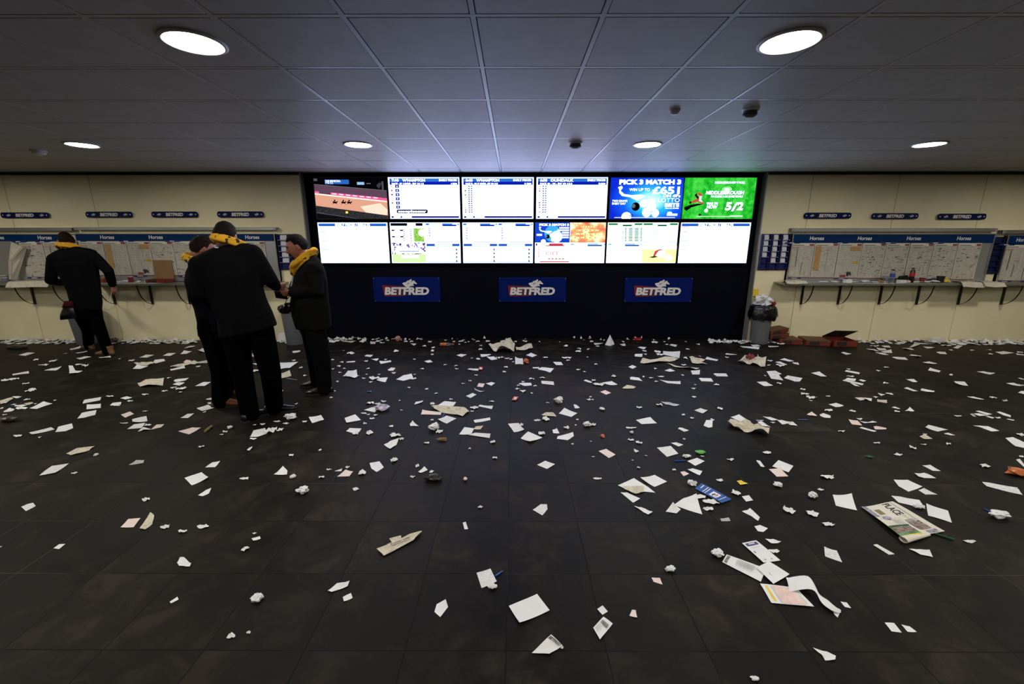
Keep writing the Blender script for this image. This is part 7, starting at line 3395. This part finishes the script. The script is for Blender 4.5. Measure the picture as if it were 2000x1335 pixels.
for k in range(5):
    bars_.append((rc(0.15, 0.55 + 0.08 * k, 0.5 + 0.07 * (k % 3), 0.57 + 0.08 * k), M['ink_grey']))
flat_print('printed_receipt', P5, M['paper'], 'small torn receipt with a barcode on the near dark floor', 'receipt', bars_, 0.003, 0.004)

# odds and ends
def odd(name, px, py, r, m, label, cat, seed, squash=(1, 1, 0.6), rough=0.4):
    p = on_z(px, py)
    placed.append((p.x, p.y, r))
    return crumple(name, Vector((p.x, p.y, 0.001)), r, m, label, cat, seed, squash=squash, rough=rough)


odd('foil_wrapper', 847, 937, 0.04, 'dark_wrap', 'dark crumpled foil wrapper with white edges on the open floor', 'wrapper', 71, (1.5, 0.8, 0.5))
odd('paper_scrap', 842, 934, 0.022, 'paper', 'white torn edge sticking out of the dark foil wrapper', 'paper scrap', 72, (1.5, 0.6, 0.5))
odd('food_scrap', 909, 937.5, 0.016, 'pinkish', 'small pinkish food scrap on the floor beyond the dark foil wrapper', 'food scrap', 73)
odd('orange_peel', 1177, 853, 0.02, 'orange', 'curl of orange peel on the dark floor', 'peel', 74, (0.8, 1.3, 0.5))
odd('orange_peel', 1027.5, 709.5, 0.035, 'orange', 'brown-orange crumpled bit beside the upright printed slip', 'food scrap', 75, (1, 0.8, 0.8))
odd('sweet_wrapper', 1368, 885, 0.03, 'green_wrap', 'small green wrapper on the floor beyond the blue pen', 'wrapper', 76, (1.3, 0.8, 0.3))
odd('sweet_wrapper', 1696, 893, 0.02, 'pen_green', 'tiny dark green wrapper alone on the dark floor', 'wrapper', 77, (1.4, 0.8, 0.3))
odd('chocolate_wrapper', 1988, 926, 0.055, 'orange', 'orange-brown snack wrapper at the far edge of the floor', 'wrapper', 78, (1.5, 0.8, 0.35))
odd('chocolate_wrapper', 18, 822, 0.05, 'dark_wrap', 'dark wrapper with a white corner lying by the smooth slips near the edge', 'wrapper', 79, (1.6, 0.8, 0.4))
odd('fruit_scrap', 863, 860, 0.022, 'card_brown', 'small brown rolled card on the open floor', 'card', 80, (1.8, 0.6, 0.5))
odd('printed_wrapper', 745, 800, 0.06, 'purple_wrap', 'purple printed wrapper crumpled beside white torn slips', 'wrapper', 81, (1.1, 0.9, 0.45))
odd('drink_cup_crushed', 778, 666, 0.055, 'pale_red', 'crushed pale red and white cup among the paper at the foot of the screen wall', 'cup', 82, (1.1, 0.7, 0.7))
odd('crisp_packet', 1245, 664, 0.05, 'cola_label', 'crumpled red and white packet at the foot of the dark panel', 'packet', 83, (1.5, 0.6, 0.4))
odd('blue_scrap', 721, 765.5, 0.022, 'pen_blue', 'small blue scrap alone on the dark floor', 'scrap', 84, (1.3, 0.7, 0.3))
odd('blue_leaflet', 497, 698, 0.06, 'purple_wrap', 'crumpled blue and white leaflet seen between the trouser legs', 'leaflet', 85, (1.1, 0.8, 0.5))
odd('yellow_packet', 253, 663, 0.09, 'yellow', 'flattened yellow packet among the paper at the cream wall', 'packet', 86, (2.0, 0.6, 0.15))
odd('dark_wrapper', 223, 670, 0.06, 'dark_wrap', 'dark gold-printed packet on the floor by the heel of the tan boot', 'packet', 87, (1.4, 0.6, 0.6))
odd('crumpled_newspaper', 33, 681, 0.09, 'dark_wrap', 'dark crumpled magazine among the paper by the cream wall', 'magazine', 88, (1.6, 0.6, 0.35))
flat_print('yellow_scrap', [(1438.3, 941.5), (1448, 938.5), (1460.8, 946.5), (1446, 947)], M['yellow'], 'torn yellow card scrap on the floor beyond the blue striped card', 'card scrap', [], 0.004, 0.006)
flat_print('matchbox', [(999, 783), (1004, 775.5), (1013, 776.5), (1008, 783.5)], M['orange_red'], 'flat orange-red packet with a pale middle, alone on the floor', 'packet', [(rc(0.22, 0.25, 0.8, 0.8), M['pinkish'])], 0.012, 0.0)
flat_print('matchbox', [(934.5, 723), (935.5, 717.5), (943, 718), (942.5, 723.5)], M['orange_red'], 'small orange-edged packet at the end of a printed slip', 'packet', [(rc(0.15, 0.2, 0.8, 0.85), M['pinkish'])], 0.012, 0.0)
# bottle lying at the foot of the screens
p0, p1 = on_z(859, 676), on_z(886, 677)
t = empty('drink_bottle', ((p0.x + p1.x) / 2, p0.y, 0.03), 'orange-labelled drink bottle lying on the floor before the dark panel', 'bottle')
L = (p1 - p0).length
b = MB()
b.tube([(-L / 2, 0, 0), (-L / 2 + 0.01, 0, 0), (L * 0.15, 0, 0), (L * 0.33, 0, 0), (L * 0.42, 0, 0)], [0.02, 0.028, 0.028, 0.013, 0.012], 16)
b.build('bottle_body', M['pet'], t, smooth=True)
b = MB()
b.tube([(-L * 0.42, 0, 0), (-L * 0.02, 0, 0)], [0.0288, 0.0288], 16, caps=False)
b.build('bottle_label', M['orange'], t, smooth=True)
b = MB()
b.tube([(L * 0.4, 0, 0), (L * 0.5, 0, 0)], [0.0145, 0.0145], 12)
b.build('bottle_cap', M['orange_red'], t)
# thin straw and a rolled cardboard stub
p0, p1 = on_z(560, 739), on_z(580, 742)
b = MB()
b.tube([Vector((p0.x, p0.y, 0.004)), Vector((p1.x, p1.y, 0.004))], 0.003, 6)
ob = b.build('drinking_straw', M['grey_paper'], None, (p0.x, p0.y, 0), origin=(p0.x, p0.y, 0))
tag(ob, 'thin grey straw on the floor between the broad-backed man and the man in profile', 'straw')
p0, p1 = on_z(401, 844), on_z(414, 834)
b = MB()
b.tube([Vector((p0.x, p0.y, 0.012)), Vector((p1.x, p1.y, 0.012))], [0.011, 0.009], 12)
ob = b.build('cardboard_tube', M['olive'], None, (p0.x, p0.y, 0), origin=(p0.x, p0.y, 0))
tag(ob, 'olive rolled paper tube on the floor by the brown shoes', 'paper tube')
# upright card leaning at the cream wall behind the legs
b = MB()
p0 = on_y(551, 663, Y_CREAM - 0.08)
b.add([(p0.x - 0.08, Y_CREAM - 0.1, 0.002), (p0.x + 0.09, Y_CREAM - 0.1, 0.002), (p0.x + 0.09, Y_CREAM - 0.02, 0.13), (p0.x - 0.07, Y_CREAM - 0.02, 0.13)], [(0, 1, 2, 3)])
ob = b.build('white_card', M['paper'], None, (p0.x, Y_CREAM - 0.06, 0), origin=(p0.x, Y_CREAM - 0.06, 0))
tag(ob, 'white card leaning on the foot of the cream wall beside the half-hidden bin', 'card')
b = MB()
p0 = on_y(1825, 672, Y_CREAM - 0.12)
b.bbox(p0.x - 0.085, -0.03, 0.0, p0.x + 0.085, 0.03, 0.075, 0.003)
ob = b.build('slip_block', M['print'], None, (0, Y_CREAM - 0.12, 0.001))
tag(ob, 'block of printed slips standing among the paper at the foot of the cream wall', 'slip block')

# the drift of slips and scraps along the foot of the walls: far too tangled to count
dr = MB()
rnd = random.Random(77)


def drift(px0, px1, n, y0, y1, smax):
    for k in range(n):
        px = px0 + (px1 - px0) * rnd.random()
        yy = y1 - (y1 - y0) * rnd.random() ** 1.7
        c = on_y(px, 668, yy)
        w, d = rnd.uniform(0.02, smax), rnd.uniform(0.015, smax * 0.7)
        an = rnd.uniform(0, PI)
        h = rnd.uniform(0.004, 0.04) * (0.4 + 0.6 * (yy - y0) / (y1 - y0))
        cs, sn = math.cos(an), math.sin(an)
        pts = []
        for q in range(6):
            t = 2 * PI * q / 6
            r = rnd.uniform(0.6, 1.1)
            u, v = w * r * math.cos(t), d * r * math.sin(t)
            pts.append(Vector((c.x + cs * u - sn * v, min(yy + sn * u + cs * v, y1 + 0.02), max(0.002, h * rnd.uniform(0.2, 1.3)))))
        mid = Vector((c.x, yy, h * rnd.uniform(0.8, 2.0)))
        m = rnd.choices([M['paper'], M['print'], M['news_cream'], M['grey_paper'], M['pink']], [10, 4, 1.6, 1, 0.6])[0]
        dr.add(pts + [mid], [(q, (q + 1) % 6, 6) for q in range(6)], m)


drift(0, 150, 95, Y_CREAM - 0.26, Y_CREAM - 0.06, 0.085)
drift(205, 384, 120, Y_CREAM - 0.26, Y_CREAM - 0.06, 0.085)
drift(548, 585, 26, Y_CREAM - 0.25, Y_CREAM - 0.06, 0.08)
drift(636, 705, 34, Y_DARK - 0.16, Y_DARK - 0.05, 0.06)
drift(705, 830, 20, Y_DARK - 0.14, Y_DARK - 0.05, 0.05)
drift(830, 1385, 26, Y_DARK - 0.16, Y_DARK - 0.05, 0.03)
drift(1385, 1535, 70, Y_DARK - 0.3, Y_CREAM - 0.06, 0.075)
drift(1555, 1665, 45, Y_CREAM - 0.3, Y_CREAM - 0.06, 0.075)
drift(1675, 1880, 90, Y_CREAM - 0.25, Y_CREAM - 0.06, 0.075)
drift(1860, 2010, 130, Y_CREAM - 0.28, Y_CREAM - 0.06, 0.085)
ob = dr.build('paper_litter', None, None, fix=False)
tag(ob, 'tangled drift of torn slips and scraps along the foot of the walls', 'paper litter', None, 'stuff')

# ------------------------------------------------------------------ labels that tell the slips and scraps apart
def at_px(px, py):
    p = on_z(px, py)
    return Vector((p.x, p.y, 0))


LAND = [(at_px(200, 688), 'the tan boots'), (at_px(440, 792), 'the brown shoes'), (at_px(628, 770), 'the shoes of the man in profile'), (at_px(515, 815), 'the feet of the broad-backed man'),
        (at_px(1484, 668), 'the black-bagged bin'), (at_px(1651, 675), 'the open take-away box'), (at_px(1460, 838), 'the rolled-up newspaper'), (at_px(1765, 1020), 'the front-page newspaper'),
        (at_px(1392, 965), 'the blue striped card'), (at_px(1535, 1165), 'the slip with a yellow bar'), (at_px(1033, 1188), 'the largest blank near slip'), (at_px(985, 679), 'the peaked newspaper'),
        (at_px(780, 1063), 'the long yellowed newspaper strip'), (at_px(847, 937), 'the dark foil wrapper'), (at_px(1006, 779), 'the orange-red packet'), (at_px(872, 676), 'the lying bottle'),
        (at_px(1191, 668), 'the little paper tent'), (at_px(1468, 708), 'the red-smeared newspaper'), (at_px(1177, 853), 'the orange peel'), (at_px(1449, 943), 'the yellow card scrap'),
        (at_px(1568, 820), 'the blue pen past the rolled newspaper'), (at_px(1988, 926), 'the orange-brown wrapper'), (at_px(18, 822), 'the dark wrapper at the edge'), (at_px(407, 839), 'the olive paper tube'),
        (at_px(1069, 1262), 'the receipt at the picture bottom'), (at_px(1177, 1228), 'the barcode receipt'), (at_px(1696, 893), 'the tiny green wrapper'), (at_px(745, 800), 'the purple wrapper'),
        (at_px(721, 765), 'the small blue scrap'), (at_px(875, 800), 'the big cream newspaper'), (at_px(1330, 900), 'the blue pen beyond the striped card'),
        (at_px(1830, 673), 'the standing slip block'), (at_px(300, 747), 'the ragged cream newspaper piece'), (at_px(1940, 998), 'the blue pen past the front page'), (at_px(1030, 710), 'the brown-orange bit'),
        (at_px(100, 915), 'the near slip closest to the wall shelf side')]
LAND = LAND[:-1]


def desc(ob, kind, size, corners):
    if kind == 'q':
        if size > 0.13:
            return 'large smooth white slip'
        if size > 0.075:
            return 'smooth white betting slip' if corners == 4 else 'torn-edged white slip'
        return 'small white betting slip' if corners == 4 else 'small torn-edged white slip'
    if kind == 't':
        return 'faintly printed white receipt'
    if kind == 'p':
        return 'pink-tinted betting slip'
    if kind == 'k':
        return 'cream newspaper scrap'
    if kind == 'c':
        return 'curled white paper piece'
    if kind == 'g':
        return 'grey see-through wrapper scrap'
    if kind == 'b':
        return 'crumpled white paper ball'
    if size > 0.055:
        return 'broad crumpled white scrap'
    if size > 0.034:
        return 'crumpled white paper scrap'
    if size > 0.022:
        return 'small crumpled white scrap'
    return 'tiny white paper fragment'


fam = {}
for it in items:
    fam.setdefault(desc(it[0], it[1], it[3], it[4]), []).append(it)
for d, its in fam.items():
    rank = []
    for c, phrase in LAND:
        order = sorted(its, key=lambda it: (it[2] - c).length)
        rank.append({it[0].name: k for k, it in enumerate(order)})
    for it in its:
        best = min(range(len(LAND)), key=lambda i: (rank[i][it[0].name], (it[2] - LAND[i][0]).length))
        r = rank[best][it[0].name]
        o = 'nearest' if r == 0 else (ORD[r + 1] + ' nearest')
        it[0]['label'] = '%s on the floor, %s %s' % (d, o, LAND[best][1])
        it[0]['group'] = {'q': 'white slips on the floor', 't': 'printed receipts on the floor', 'p': 'pink slips on the floor', 'k': 'newspaper scraps on the floor', 'c': 'paper scraps on the floor',
                          'g': 'wrapper scraps on the floor', 's': 'paper scraps on the floor', 'b': 'paper balls on the floor'}[it[1]]
# ================================================================== LIGHT
def set_em(m, k):
    for n in m.node_tree.nodes:
        if n.type == 'EMISSION':
            n.inputs['Strength'].default_value = k


set_em(M['lamp'], 155.0)
w = bpy.data.worlds.new('world')
SC.world = w
w.use_nodes = True
w.node_tree.nodes['Background'].inputs[0].default_value = (0, 0, 0, 1)
w.node_tree.nodes['Background'].inputs[1].default_value = 0.0
vs_ = SC.view_settings
vs_.view_transform = 'Standard'
vs_.look = 'None'
vs_.gamma = 1.0
vs_.exposure = 0.0
vs_.use_curve_mapping = False
SC.cycles.max_bounces = 6
SC.cycles.diffuse_bounces = 3
SC.cycles.glossy_bounces = 3
SC.cycles.use_denoising = True
SC.cycles.sample_clamp_indirect = 6.0
SC.cycles.use_adaptive_sampling = True
SC.cycles.adaptive_threshold = 0.02
